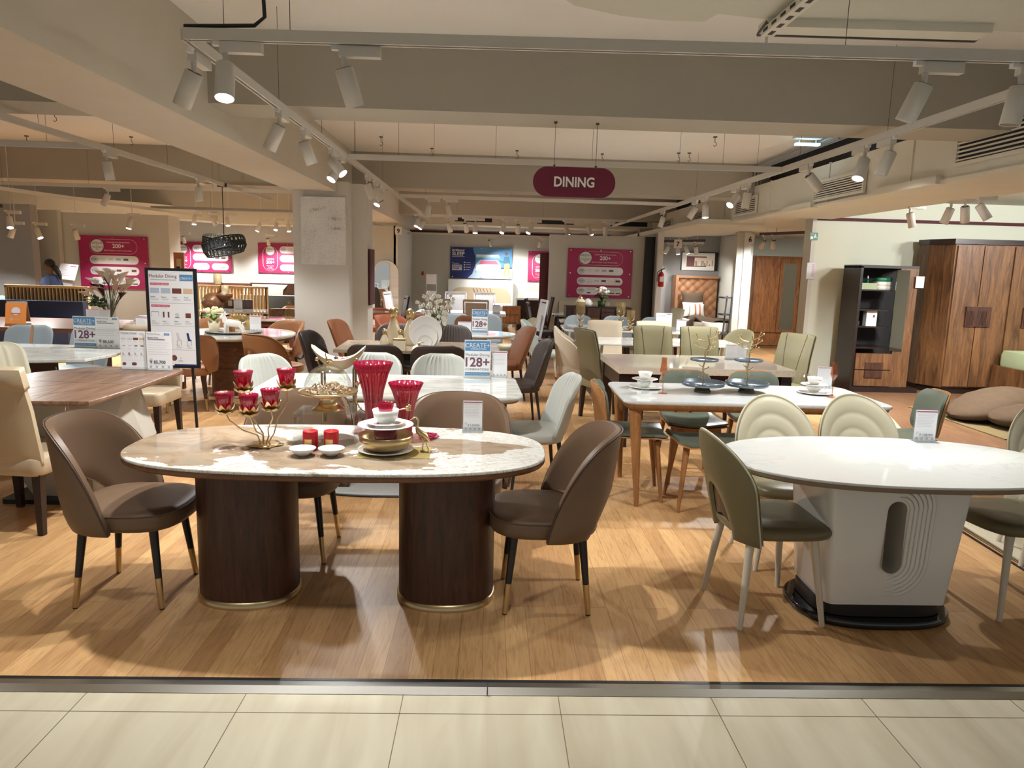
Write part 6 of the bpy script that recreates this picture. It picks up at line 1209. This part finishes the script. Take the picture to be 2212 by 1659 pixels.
t = thing('step_shelf', 'dark metal ladder shelf beside the tufted bed', 'shelf', (4.72, 14.3, 0)); t.scale = (.55, .8, .95)
for s_ in (-.2, .2): MB().tube([(-.06, s_, 0), (.05, s_, 1.25)], .02, 'charcoal', sq=(1, 1)).build('upright', t)
for z in (.45, .85, 1.2): MB().box(-.25, .08, -.2, .2, z, z+.03, 'charcoal').build('shelf', t)
# carved wardrobe in bay six
t = thing('wardrobe', 'glossy teak wardrobe with mirrored middle door in bay six', 'wardrobe', (6.45, 15.9, 0))
MB().box(-.72, .72, 0, .55, .0, .06, 'wardrobe_wood').box(-.75, .72, -.0, .55, .06, 2.0, 'wardrobe_wood').box(-.75, .72, -.03, .55, 2.0, 2.03, 'teak').build('body', t)
for k, x in enumerate((-.66, -.10, .36)):
    w = (.55, .45, .36)[k]; d = MB().box(x, x+w-.008, -.03, 0, .36, 1.99, 'teak'); d = d.build('door', t)
    MB().box(x+(w-.07 if k != 1 else .05), x+(w-.03 if k != 1 else .02), -.055, -.03, .45, 1.15, 'teak').build('handle', d)
    if k == 1: MB().box(x+.07, x+w-.09, -.036, -.03, .42, 1.88, 'mirror').build('mirror', d, 'tall mirror pane')
b = MB().box(-.66, .70, -.028, 0, .08, .34, 'teak')
for i in range(20): b.box(-.62+.065*i, -.59+.065*i, -.036, -.028, .12, .30, 'teak')
b.build('fluted_base', t)
# dresser with mirror
t = thing('dressing_unit', 'dark wood dressing unit with open shelves, mirror and two drawers', 'dresser', (5.64, 10.35, 0)); t.scale = (.92, 1, 1)
MB().box(-.50, -.46, -.25, .25, .08, 1.78, 'espresso').box(-.50, .40, -.25, .25, 1.76, 1.80, 'espresso').box(-.46, .40, .22, .25, .08, 1.76, 'dark').box(.12, .40, -.25, -.20, .08, 1.76, 'wardrobe_wood').build('body', t)
MB().box(-.52, .12, -.30, .25, 0, .08, 'espresso').box(.12, .55, -.30, .25, .0, .07, 'espresso').build('plinth', t)
for z in (.62, .92, 1.16, 1.44): MB().box(-.46, .05, -.2, .22, z, z+.02, 'espresso').build('shelf', t)
MB().box(.06, .26, -.262, -.25, .60, 1.74, 'mirror').build('mirror', t, 'tall narrow mirror')
for z in (.09, .33): d = MB().box(-.45, .11, -.27, -.2, z, z+.225, 'wardrobe_wood').build('drawer', t); MB().box(-.30, -.02, -.285, -.27, z+(.12 if z < .2 else .0), z+(.225 if z < .2 else .10), 'walnut_dark').build('handle', d)
zs = 1.46; X0, Y0 = 5.64, 10.35
tag(MB().box(-.13, .13, -.08, .08, 0, .09, 'bedding').build('storage_box', None, loc=(X0-.28, Y0-.06, zs)), 'pale green storage box on the top shelf of dressing unit', 'box')
for k in (0, 1): t = thing('pump_bottle', 'green pump bottle with white top behind the pale green box, %s' % ('left' if not k else 'right'), 'bottle', (X0-.36+.17*k, Y0+.06, zs), 0, 'green pump bottles'); MB().lathe([(.0005, 0), (.03, 0), (.03, .13), (.012, .15), (.0005, .15)], 'exit_green', 14).build('body', t); MB().tube([(0, 0, .15), (0, 0, .19)], .01, 'white').build('pump', t)
for k in range(3): tag(MB().stack(sup(.12, .09, 4, 24), [(.01, 0), (0, .02), (0, .04), (.01, .055)], ('bed_white', 'bed_white', 'exit_green')[k]).build('folded_towel', None, loc=(X0-.04, Y0-.06, zs+.057*k)), ('white folded towel, bottom of the small pile in dressing unit', 'white folded towel, middle of the small pile in dressing unit', 'dark green towel on top of the small pile')[k], 'towel')
t = thing('perfume_box', 'white perfume box on the middle shelf of dressing unit', 'box', (X0-.18, Y0-.08, .94)); MB().box(-.07, .08, -.05, .05, 0, .22, 'white').build('body', t); MB().box(.02, .05, -.052, -.05, .12, .16, 'wine_swatch').build('label', t)
tag(MB().lathe([(.0005, 0), (.035, 0), (.035, .06), (.02, .07), (.02, .11), (.0005, .11)], 'charcoal', 14).build('cosmetic_bottle', None, loc=(X0-.37, Y0-.1, .94)), 'small dark cosmetic bottle beside the white perfume box', 'bottle')
tag(MB().box(-.06, .06, 0, .004, 0, .16, 'silver_print').build('price_tag', None, loc=(X0+.38, Y0-.28, 1.5)), 'pale price tag hung at the top right of dressing unit', 'tag')
# big wardrobe
t = thing('wardrobe', 'large dark wooden wardrobe with angled corner and square carved handles', 'wardrobe', (7.28, 10.05, 0))
poly = [(-.82, .0), (-.98, .35), (-.98, .6), (1.3, .6), (1.3, 0)]
MB().prism([(-.82, .03), (-.95, .35), (-.95, .6), (1.3, .6), (1.3, .03)], .0, .10, 'espresso').prism(poly, .10, 2.12, 'wardrobe_wood').prism([(-.86, -.04), (-1.0, .33), (-1.0, .6), (1.3, .6), (1.3, -.04)], 2.12, 2.19, 'espresso').build('body', t)
for k, x in enumerate((-.80, -.42, 0.02, .44)): d = MB().box(x+.004, x+(.37 if k < 1 else .41), -.025, 0, .12, 2.10, 'wardrobe_wood').build('door', t); hx_ = x+(.20 if k % 2 == 0 else 0) ; b = MB().box(hx_+.01, hx_+.19, -.05, -.025, .98, 1.26, 'walnut_dark'); [b.box(hx_+.03+.018*j, hx_+.038+.018*j, -.056, -.05, 1.0, 1.2, 'walnut_dark') for j in range(6)]; b.build('handle', d)
# bed at right edge
t = thing('bed', 'wooden bed with pale green bedding at the right edge', 'bed', (7.6, 8.6, 0)); MB().box(-.45, 2, -.0, .06, .0, .52, 'wardrobe_wood').box(-.45, -.40, .06, 1.4, .08, .45, 'wardrobe_wood').build('bed_frame', t); MB().stack(rrect(2.2, 1.3, .1, 4, .72, .75), [(.02, .42), (0, .47), (0, .60), (.03, .66)], 'bedding').build('bedding', t); pillow('pillow', 'pale green pillow on the bed at right edge', (7.65, 9.1, .74), .25, .17, .08, 'bedding', (-60, 0, 0))
# rug and plush cushions
q0, q1, q2 = at(1962, 880, .006), at(2170, 951, .006), at(2212, 951, .006)
tag(MB().prism([(q0.x, q0.y), (q1.x, q1.y), (q1.x+2, q1.y+.05), (q1.x+2, q0.y+.1), (q0.x+1.2, q0.y+.3)], .006, .02, 'rug').build('rug'), 'olive brown pile rug on the dark wooden side floor', 'rug')
def plush(label, pts, w):
    t = thing('floor_cushion', label, 'cushion', pts[0], 0, 'plush floor cushions'); p = [Vector(x)-Vector(pts[0]) for x in pts]
    rr = []
    N_ = 24
    for i in range(N_+1):
        f_ = i/N_*(len(p)-1); k_ = min(int(f_), len(p)-2); c = p[k_].lerp(p[k_+1], f_-k_)
        s_ = max(.015, (1-abs(2*i/N_-1)**2.4)**.5)*(1+.03*math.sin(i*1.7)); rr.append([(c.x, c.y+w*s_*math.cos(a), c.z+.13*s_*math.sin(a)) for a in [2*PI*j/20 for j in range(20)]])
    MB().rings(rr, 'plush').build('cushion', t)
plush('tan-brown plush cushion lying uppermost on the olive rug', [(5.35, 8.05, .09), (5.6, 8.1, .14), (5.85, 8.15, .22), (6.15, 8.2, .27), (6.5, 8.25, .25), (6.9, 8.2, .15)], .42)
plush('dark brown plush cushion below the tan one at right edge', [(5.55, 7.65, .13), (5.8, 7.65, .15), (6.1, 7.65, .17), (6.5, 7.6, .15), (6.9, 7.6, .14)], .34)
# ================================================================ back wall furniture
t = thing('bed', 'cream channelled headboard bed in a white frame under the blue banner', 'bed', (-.27, 19.7, 0))
MB().box(-.88, .88, .1, .2, 0, 1.28, 'white').build('headboard_frame', t); MB().prism(rrect(1.66, .9, .3, 8, 0, .62), 0, .03, 'beige_leather', Matrix.Translation((0, .1, 0)) @ Matrix.Rotation(R(90), 4, 'X')).build('headboard_panel', t)
b = MB()
for k in range(6): b.tube([(-.2+.09*k+.12*math.sin(j*.25), .065, 1.05-.07*j) for j in range(12)], .008, 'taupe', 5)
b.build('channel_seams', t); MB().box(-.85, .85, -2.0, .08, .25, .45, 'white').build('bed_base', t); MB().box(-.83, .83, -1.98, .06, .45, .66, 'bed_white').build('mattress', t)
t = thing('bedside_table', 'orange-brown wooden bedside drawers beside the cream bed', 'bedside table', (.45, 17.2, 0)); MB().box(-.15, .28, 0, .4, .3, .72, 'teak').build('body', t); MB().box(-.13, .26, -.02, 0, .34, .50, 'teak').build('drawer', t); MB().box(-.13, .26, -.02, 0, .53, .70, 'teak').build('drawer', t)
tag(MB().box(-.35, .3, 0, .05, 0, 1.0, 'white').build('plain_headboard', None, loc=(1.25, 19.5, 0)), 'plain white headboard panel left of the partition', 'headboard')
tag(MB().box(-.09, .09, 0, .05, 0, 1.95, 'maroon').build('dark_panel', None, loc=(1.10, 15.1, 0)), 'tall dark brown panel standing at the partition edge', 'panel')
t = thing('leaflet_stand', 'clear floor stand holding two white leaflets before the back wall', 'stand', (-1.50, 18.5, 0)); MB().box(-.14, -.12, 0, .02, 0, 1.42, 'silver_print').box(.12, .14, 0, .02, 0, 1.42, 'silver_print').box(-.2, .2, -.15, .15, 0, .02, 'silver_print').build('frame', t)
for z in (.74, 1.16): MB().box(-.12, .12, -.02, .0, z, z+.25, 'paper').build('leaflet', t)
t = thing('arched_cabinet', 'white arched mirror cabinet with open shelves below sign 9', 'cabinet', (-2.42, 16.9, 0))
ap = [(-.29, 0), (.29, 0)]+[(.29*math.cos(a*PI/16), 1.42+.29*math.sin(a*PI/16)) for a in range(17)]
MB().prism(ap, 0, .06, 'white', Matrix.Translation((0, .06, 0)) @ Matrix.Rotation(R(90), 4, 'X')).build('body', t)
mp = [(-.25, .35), (.09, .35), (.09, 1.62)]+[(-.02+.24*math.cos(a*PI/16)*.95, 1.40+.27*math.sin(a*PI/16)) for a in range(6, 17)]
MB().prism(mp, 0, .012, 'mirror', Matrix.Translation((0, -.0, 0)) @ Matrix.Rotation(R(90), 4, 'X')).build('mirror', t)
for k in range(5): MB().box(.10, .27, -.06, .0, .5+.2*k, .515+.2*k, 'white').build('shelf', t)
t = thing('wardrobe', 'white ribbed wardrobe with round handles in the recess behind the pillar', 'wardrobe', (-3.40, 18.15, 0)); MB().box(-.30, .30, 0, .4, 0, 1.98, 'white_gloss').build('body', t); b = MB(); [b.box(-.28+.04*k, -.265+.04*k, -.012, 0, .05, 1.95, 'white_gloss') for k in range(14)]; b.build('ribbed_door', t); MB().ball((.12, -.02, .95), .05, 'silver_print', .7, .3, 2).build('handle', t)
tag(MB().box(-.03, .03, 0, .02, 0, .1, 'red').build('call_point', None, loc=(-1.86, 19.98, 1.36)), 'small red alarm call point right of the arched mirror', 'alarm')
t = thing('office_chair', 'black padded chair reflected before the arched mirror and pillar', 'chair', (-3.0, 15.2, 0)); MB().grid(lambda u, v: (.24*u*(1-.3*v**6), .22+.08*v, .55+.50*v), 8, 8, 'charcoal', .07).build('backrest', t); MB().stack(rrect(.5, .48, .08), [(0, .42), (0, .5)], 'charcoal').build('seat', t); legs(t, 'dark_metal', sq4(.2, .2, .42), sq4f(.22, .22))
# ================================================================ left bay background
t = thing('slatted_bench', 'navy banquette bench with a slatted blond wood divider behind it', 'bench', (-7.15, 12.0, 0))
MB().box(-.72, .62, -.62, -.05, .0, .45, 'navy').box(-.72, .62, -.16, -.02, .45, .90, 'navy').build('upholstery', t)
b = MB().box(-.70, .62, 0, .07, 1.10, 1.14, 'slat_wood').box(-.70, .62, 0, .07, .84, .88, 'slat_wood').box(-.70, -.66, 0, .07, 0, 1.12, 'slat_wood').box(.58, .62, 0, .07, 0, 1.12, 'slat_wood')
for k in range(21): b.box(-.64+.058*k, -.625+.058*k, .0, .055, .88, 1.10, 'slat_wood')
b.build('slatted_divider', t); MB().box(-.70, .6, .065, .068, .88, 1.1, 'navy').build('backing', t)
t = thing('slatted_divider', 'blond wood slatted divider behind the brown vase sculpture', 'divider', (-5.05, 14.6, 0))
b = MB().box(-1.1, .62, 0, .06, 1.08, 1.12, 'slat_wood').box(.58, .62, 0, .06, .5, 1.1, 'slat_wood').box(-1.1, .6, 0, .06, .5, .54, 'slat_wood')
for k in range(26): b.box(-1.08+.066*k, -1.05+.066*k, .0, .055, .54, 1.08, 'slat_wood')
b.build('slats', t)
for i, (x, y, lb) in enumerate(((-4.62, 13.2, 'carved brown wooden chair back with slanting slots before the slatted divider'), (-5.75, 13.4, 'carved brown wooden chair left of the vase sculpture'))):
    t = thing('wooden_chair', lb, 'chair', (x, y, 0)); MB().box(-.25, .28, .18, .21, .66, .92, 'walnut_dark').build('backrest', t); MB().box(-.15, -.08, .17, .18, .8, .9, 'beige_leather').prism([(.0, .7), (.02, .7), (.14, .88), (.12, .88)], 0, .01, 'beige_leather', Matrix.Translation((-.1, .18, 0)) @ Matrix.Rotation(R(90), 4, 'X')).build('slots', t); MB().box(-.24, .24, -.22, .2, .43, .48, 'walnut_dark').build('seat', t)
    for x_ in (-.2, .2):
        for y_ in (-.18, .18): MB().box(x_-.02, x_+.02, y_-.02, y_+.02, 0, .66 if y_ > 0 else .43, 'walnut_dark').build('leg', t)
card('pale price card on the carved chair before the slatted divider', (-4.50, 13.1, .70), 0, .15, .24, name='price_card')
t = thing('bed_headboard', 'red-brown wooden headboard with white price tag below the posters', 'headboard', (-6.6, 18.6, 0)); MB().box(-1.1, .55, 0, .08, 0, 1.05, 'wine_swatch').box(-1.1, .52, -.01, 0, .9, 1.0, 'terracotta').box(-1.1, .3, -.02, -.01, .66, .86, 'terracotta').build('panel', t); MB().box(-1.05, .5, -1.9, -.03, .2, .62, 'bed_white').build('mattress', t); MB().box(.34, .50, -.03, -.025, .72, .98, 'paper').build('price_tag', t)
for j, (x, m_, lb) in enumerate(((-7.35, 'bed_white', 'white spotted cushion on the red-brown headboard bed'), (-7.05, 'stone_grey', 'grey cushion lying before the red-brown headboard'))): pillow('pillow', lb, (x, 18.3-.3*j, .80-.0*j), .28, .17, .08, m_, (-15, 0, 0))
t = thing('bed_headboard', 'dark slatted headboard with a white wavy panel left of the pillar', 'headboard', (-4.75, 18.4, 0)); MB().box(-1.25, .8, 0, .06, 0, 1.08, 'walnut_dark').box(-1.25, .8, -.01, 0, .72, .76, 'taupe').box(-1.25, .8, -.01, 0, .5, .56, 'terracotta').build('panel', t); MB().add([(-1.2, -.02, .62), (-.55, -.02, .62), (-.45, -.02, .78), (-.43, -.02, .92), (-.32, -.02, 1.05), (-1.2, -.02, 1.05)], [(0, 1, 2, 3, 4, 5)], 'white').build('wavy_insert', t)
t = thing('sofa', 'dark grey sofa before the slatted headboard left of the pillar', 'sofa', (-4.55, 15.4, 0)); MB().stack(rrect(1.5, .35, .1), [(.03, .4), (0, .5), (0, .82), (.05, .92)], 'charcoal').build('backrest', t); MB().stack(rrect(1.5, .8, .08, 4, 0, -.35), [(0, 0), (0, .42), (.04, .47)], 'charcoal').build('seat', t)
plain_table('pale oval table in front of the dark grey sofa', (-4.4, 12.9), 1.3, .8, 'marble_white', 'dark_metal')
plain_table('purple-tinted glossy table behind the tan chairs by the pillar', (-3.5, 11.3), 1.2, .7, 'marble_grey', 'wine_swatch', box_apron=.08)
salmon_chair((-3.55, 13.7, 0), 30, 'salmon pink armchair left of the pillar behind the decanter', 'salmon armchairs')
t = thing('wooden_chair', 'curved brown wooden chair back touching the pillar at left', 'chair', (-3.45, 12.15, 0)); MB().grid(lambda u, v: (.26*math.sin(u*1.2), .24*math.cos(u*1.2), .72+.12*v), 16, 2, 'walnut', .025).build('backrest', t); MB().stack(sup(.22, .22), [(0, .42), (0, .47)], 'bed_white').build('seat', t); legs(t, 'walnut', sq4(.19, .19, .45), sq4f(.2, .2))
for s_ in (-1, 1): MB().tube([(s_*.22, .1, .43), (s_*.22, .1, .75)], .015, 'walnut').build('back_post', t)
tag(MB().lathe([(.0005, 0), (.07, 0), (.085, .04), (.07, .14), (.03, .25), (.012, .30), (.022, .33), (.0005, .345)], 'smoke', 20).build('decanter', None, loc=(-3.08, 11.25, .76)), 'tall glass decanter against the pillar edge', 'decanter')
t = thing('wall_shelf', 'brown framed panel with a hanging cloth right of the first poster', 'panel', (-5.92, 13.9, 0)); MB().box(-.02, .17, 0, .04, 1.2, 1.74, 'terracotta').build('panel', t); MB().box(.04, .12, -.02, 0, 1.2, 1.62, 'beige_leather').box(.04, .10, -.03, -.02, 1.42, 1.48, 'black').build('hanging_cloth', t)
t = thing('lectern', 'slanted white information stand behind the woman', 'stand', (-7.62, 13.35, 0)); MB().box(-.10, .10, 0, .08, 0, 1.28, 'silver_print').build('post', t); b = MB(); M = Matrix.Translation((0, -.03, 1.20)) @ Matrix.Rotation(R(-22), 4, 'X') @ Matrix.Rotation(R(5), 4, 'Y'); b.box(-.16, .16, 0, .01, 0, .30, 'paper', M); s = Sheet(b, .3, .28, M); s.rect(.6, .05, .95, .12, 'rose_ink'); s.lines(.1, .8, [.3+.1*k for k in range(5)], 'grey_line', .015); b.build('slanted_board', t)
tag(MB().box(-.3, .22, 0, .4, 0, .78, 'jeans').box(-.3, .22, 0, .4, .78, .86, 'bed_white').box(-.3, .22, 0, .4, .86, .93, 'teal').build('mattress_stack', None, loc=(-8.35, 12.1, 0)), 'teal and white mattress pile at the far left edge', 'mattress')
# ================================================================ person
t = thing('person', 'woman with tied dark hair in a blue patterned blouse facing left', 'person', (-7.42, 12.55, 0), 0, None); t.scale = (.935, .935, .935)
def skin_body(pts, edges, m, name, par, sub=2):
    me = bpy.data.meshes.new(name); me.from_pydata([p[0] for p in pts], edges, []); me.materials.append(MATS[m]); o = bpy.data.objects.new(name, me); COL.objects.link(o); o.parent = par
    sk = o.modifiers.new('skin', 'SKIN'); sv = me.skin_vertices[0].data if me.skin_vertices else None
    if sv is None:
        bpy.context.view_layer.objects.active = o; sv = me.skin_vertices[0].data
    for i, p in enumerate(pts): sv[i].radius = (p[1], p[2] if len(p) > 2 else p[1])
    sv[0].use_root = True; sd = o.modifiers.new('sub', 'SUBSURF'); sd.levels = sub; sd.render_levels = sub
    for p in me.polygons: p.use_smooth = True
    return o
def loft(par, name, secs, m, n=20, label=None):   # secs: centre, rx, ry
    return MB().rings([[(c[0]+rx*math.cos(2*PI*i/n), c[1]+ry*math.sin(2*PI*i/n), c[2]) for i in range(n)] for c, rx, ry in secs], m).build(name, par, label)
# continuous body: feet up through the torso to neck and head
bd = MB()
bd.rings([[(c[0]+rx*math.cos(2*PI*i/24), c[1]+ry*math.sin(2*PI*i/24), c[2]) for i in range(24)] for c, rx, ry in (((0, 0, .80), .13, .17), ((0, 0, .92), .15, .19), ((.01, 0, 1.05), .13, .155), ((-.01, 0, 1.2), .14, .16), ((.0, 0, 1.32), .11, .17), ((.02, 0, 1.37), .07, .10), ((.01, 0, 1.40), .048, .05), ((-.01, 0, 1.44), .046, .046), ((-.02, 0, 1.47), .065, .055), ((-.03, 0, 1.51), .080, .066), ((-.03, 0, 1.56), .086, .072), ((-.02, 0, 1.61), .08, .066), ((-.01, 0, 1.645), .05, .04), ((0, 0, 1.655), .01, .01))], 'skin')
for s_ in (-1, 1): bd.tube([(0, s_*.085, .86), (.01, s_*.08, .5), (.02, s_*.08, .1), (.0, s_*.08, .03), (-.12, s_*.085, .02)], [.095, .06, .035, .035, .025], 'skin', 14)
bd.tube([(-.105, 0, 1.555), (-.128, 0, 1.525), (-.10, 0, 1.51)], [.008, .012, .008], 'skin', 8).tube([(-.10, -.015, 1.485), (-.103, 0, 1.487), (-.10, .015, 1.485)], .008, 'rust', 6).ball((-.03, -.072, 1.545), .02, 'skin', .8, .4, 1.3).ball((-.098, -.03, 1.56), .008, 'dark').ball((-.098, .03, 1.56), .008, 'dark')
for s_ in (-1, 1):
    bd.tube([(.01, s_*.16, 1.31), (.02, s_*.20, 1.05), (-.10, s_*.19, .92), (-.20, s_*.16, .93)], [.045, .036, .03, .022], 'skin', 12).ball((-.235, s_*.155, .93), .03, 'skin', 1.3, .6, .8)
    for k in range(4): bd.tube([(-.25, s_*.155+.012*(k-1.5), .935), (-.285-.004*(k % 2), s_*.155+.013*(k-1.5), .925), (-.30, s_*.155+.013*(k-1.5), .905)], .0065, 'skin', 6)
    bd.tube([(-.22, s_*.135, .935), (-.25, s_*.118, .945), (-.27, s_*.115, .94)], .007, 'skin', 6)
bd.build('body', t)
bl = MB().rings([[(c[0]+rx*math.cos(2*PI*i/24), c[1]+ry*math.sin(2*PI*i/24), c[2]) for i in range(24)] for c, rx, ry in (((0, 0, .78), .17, .22), ((0, 0, .95), .165, .205), ((.01, 0, 1.08), .15, .175), ((-.02, 0, 1.2), .165, .18), ((.0, 0, 1.32), .125, .185), ((.02, 0, 1.375), .085, .12), ((.01, 0, 1.395), .062, .066))], 'blouse', caps=(False, False))
for s_ in (-1, 1): bl.tube([(.01, s_*.15, 1.335), (.03, s_*.205, 1.18), (.03, s_*.205, 1.06)], [.062, .06, .055], 'blouse', 14)
bl.build('blouse', t, 'blue patterned blouse')
MB().rings([[(c[0]+rx*math.cos(2*PI*i/20), c[1]+ry*math.sin(2*PI*i/20), c[2]) for i in range(20)] for c, rx, ry in (((0, 0, .10), .16, .18), ((0, 0, .5), .15, .18), ((0, 0, .85), .155, .20))], 'black').build('trousers', t)
MB().ball((-.005, 0, 1.585), .092, 'hair', 1.02, .84, 1.0, 18).ball((.085, 0, 1.52), .05, 'hair', 1, 1, 1.1).tube([(.09, 0, 1.50), (.135, 0, 1.44), (.16, 0, 1.37), (.175, 0, 1.30)], [.045, .042, .032, .012], 'hair', 12).build('hair', t, 'dark hair tied back')
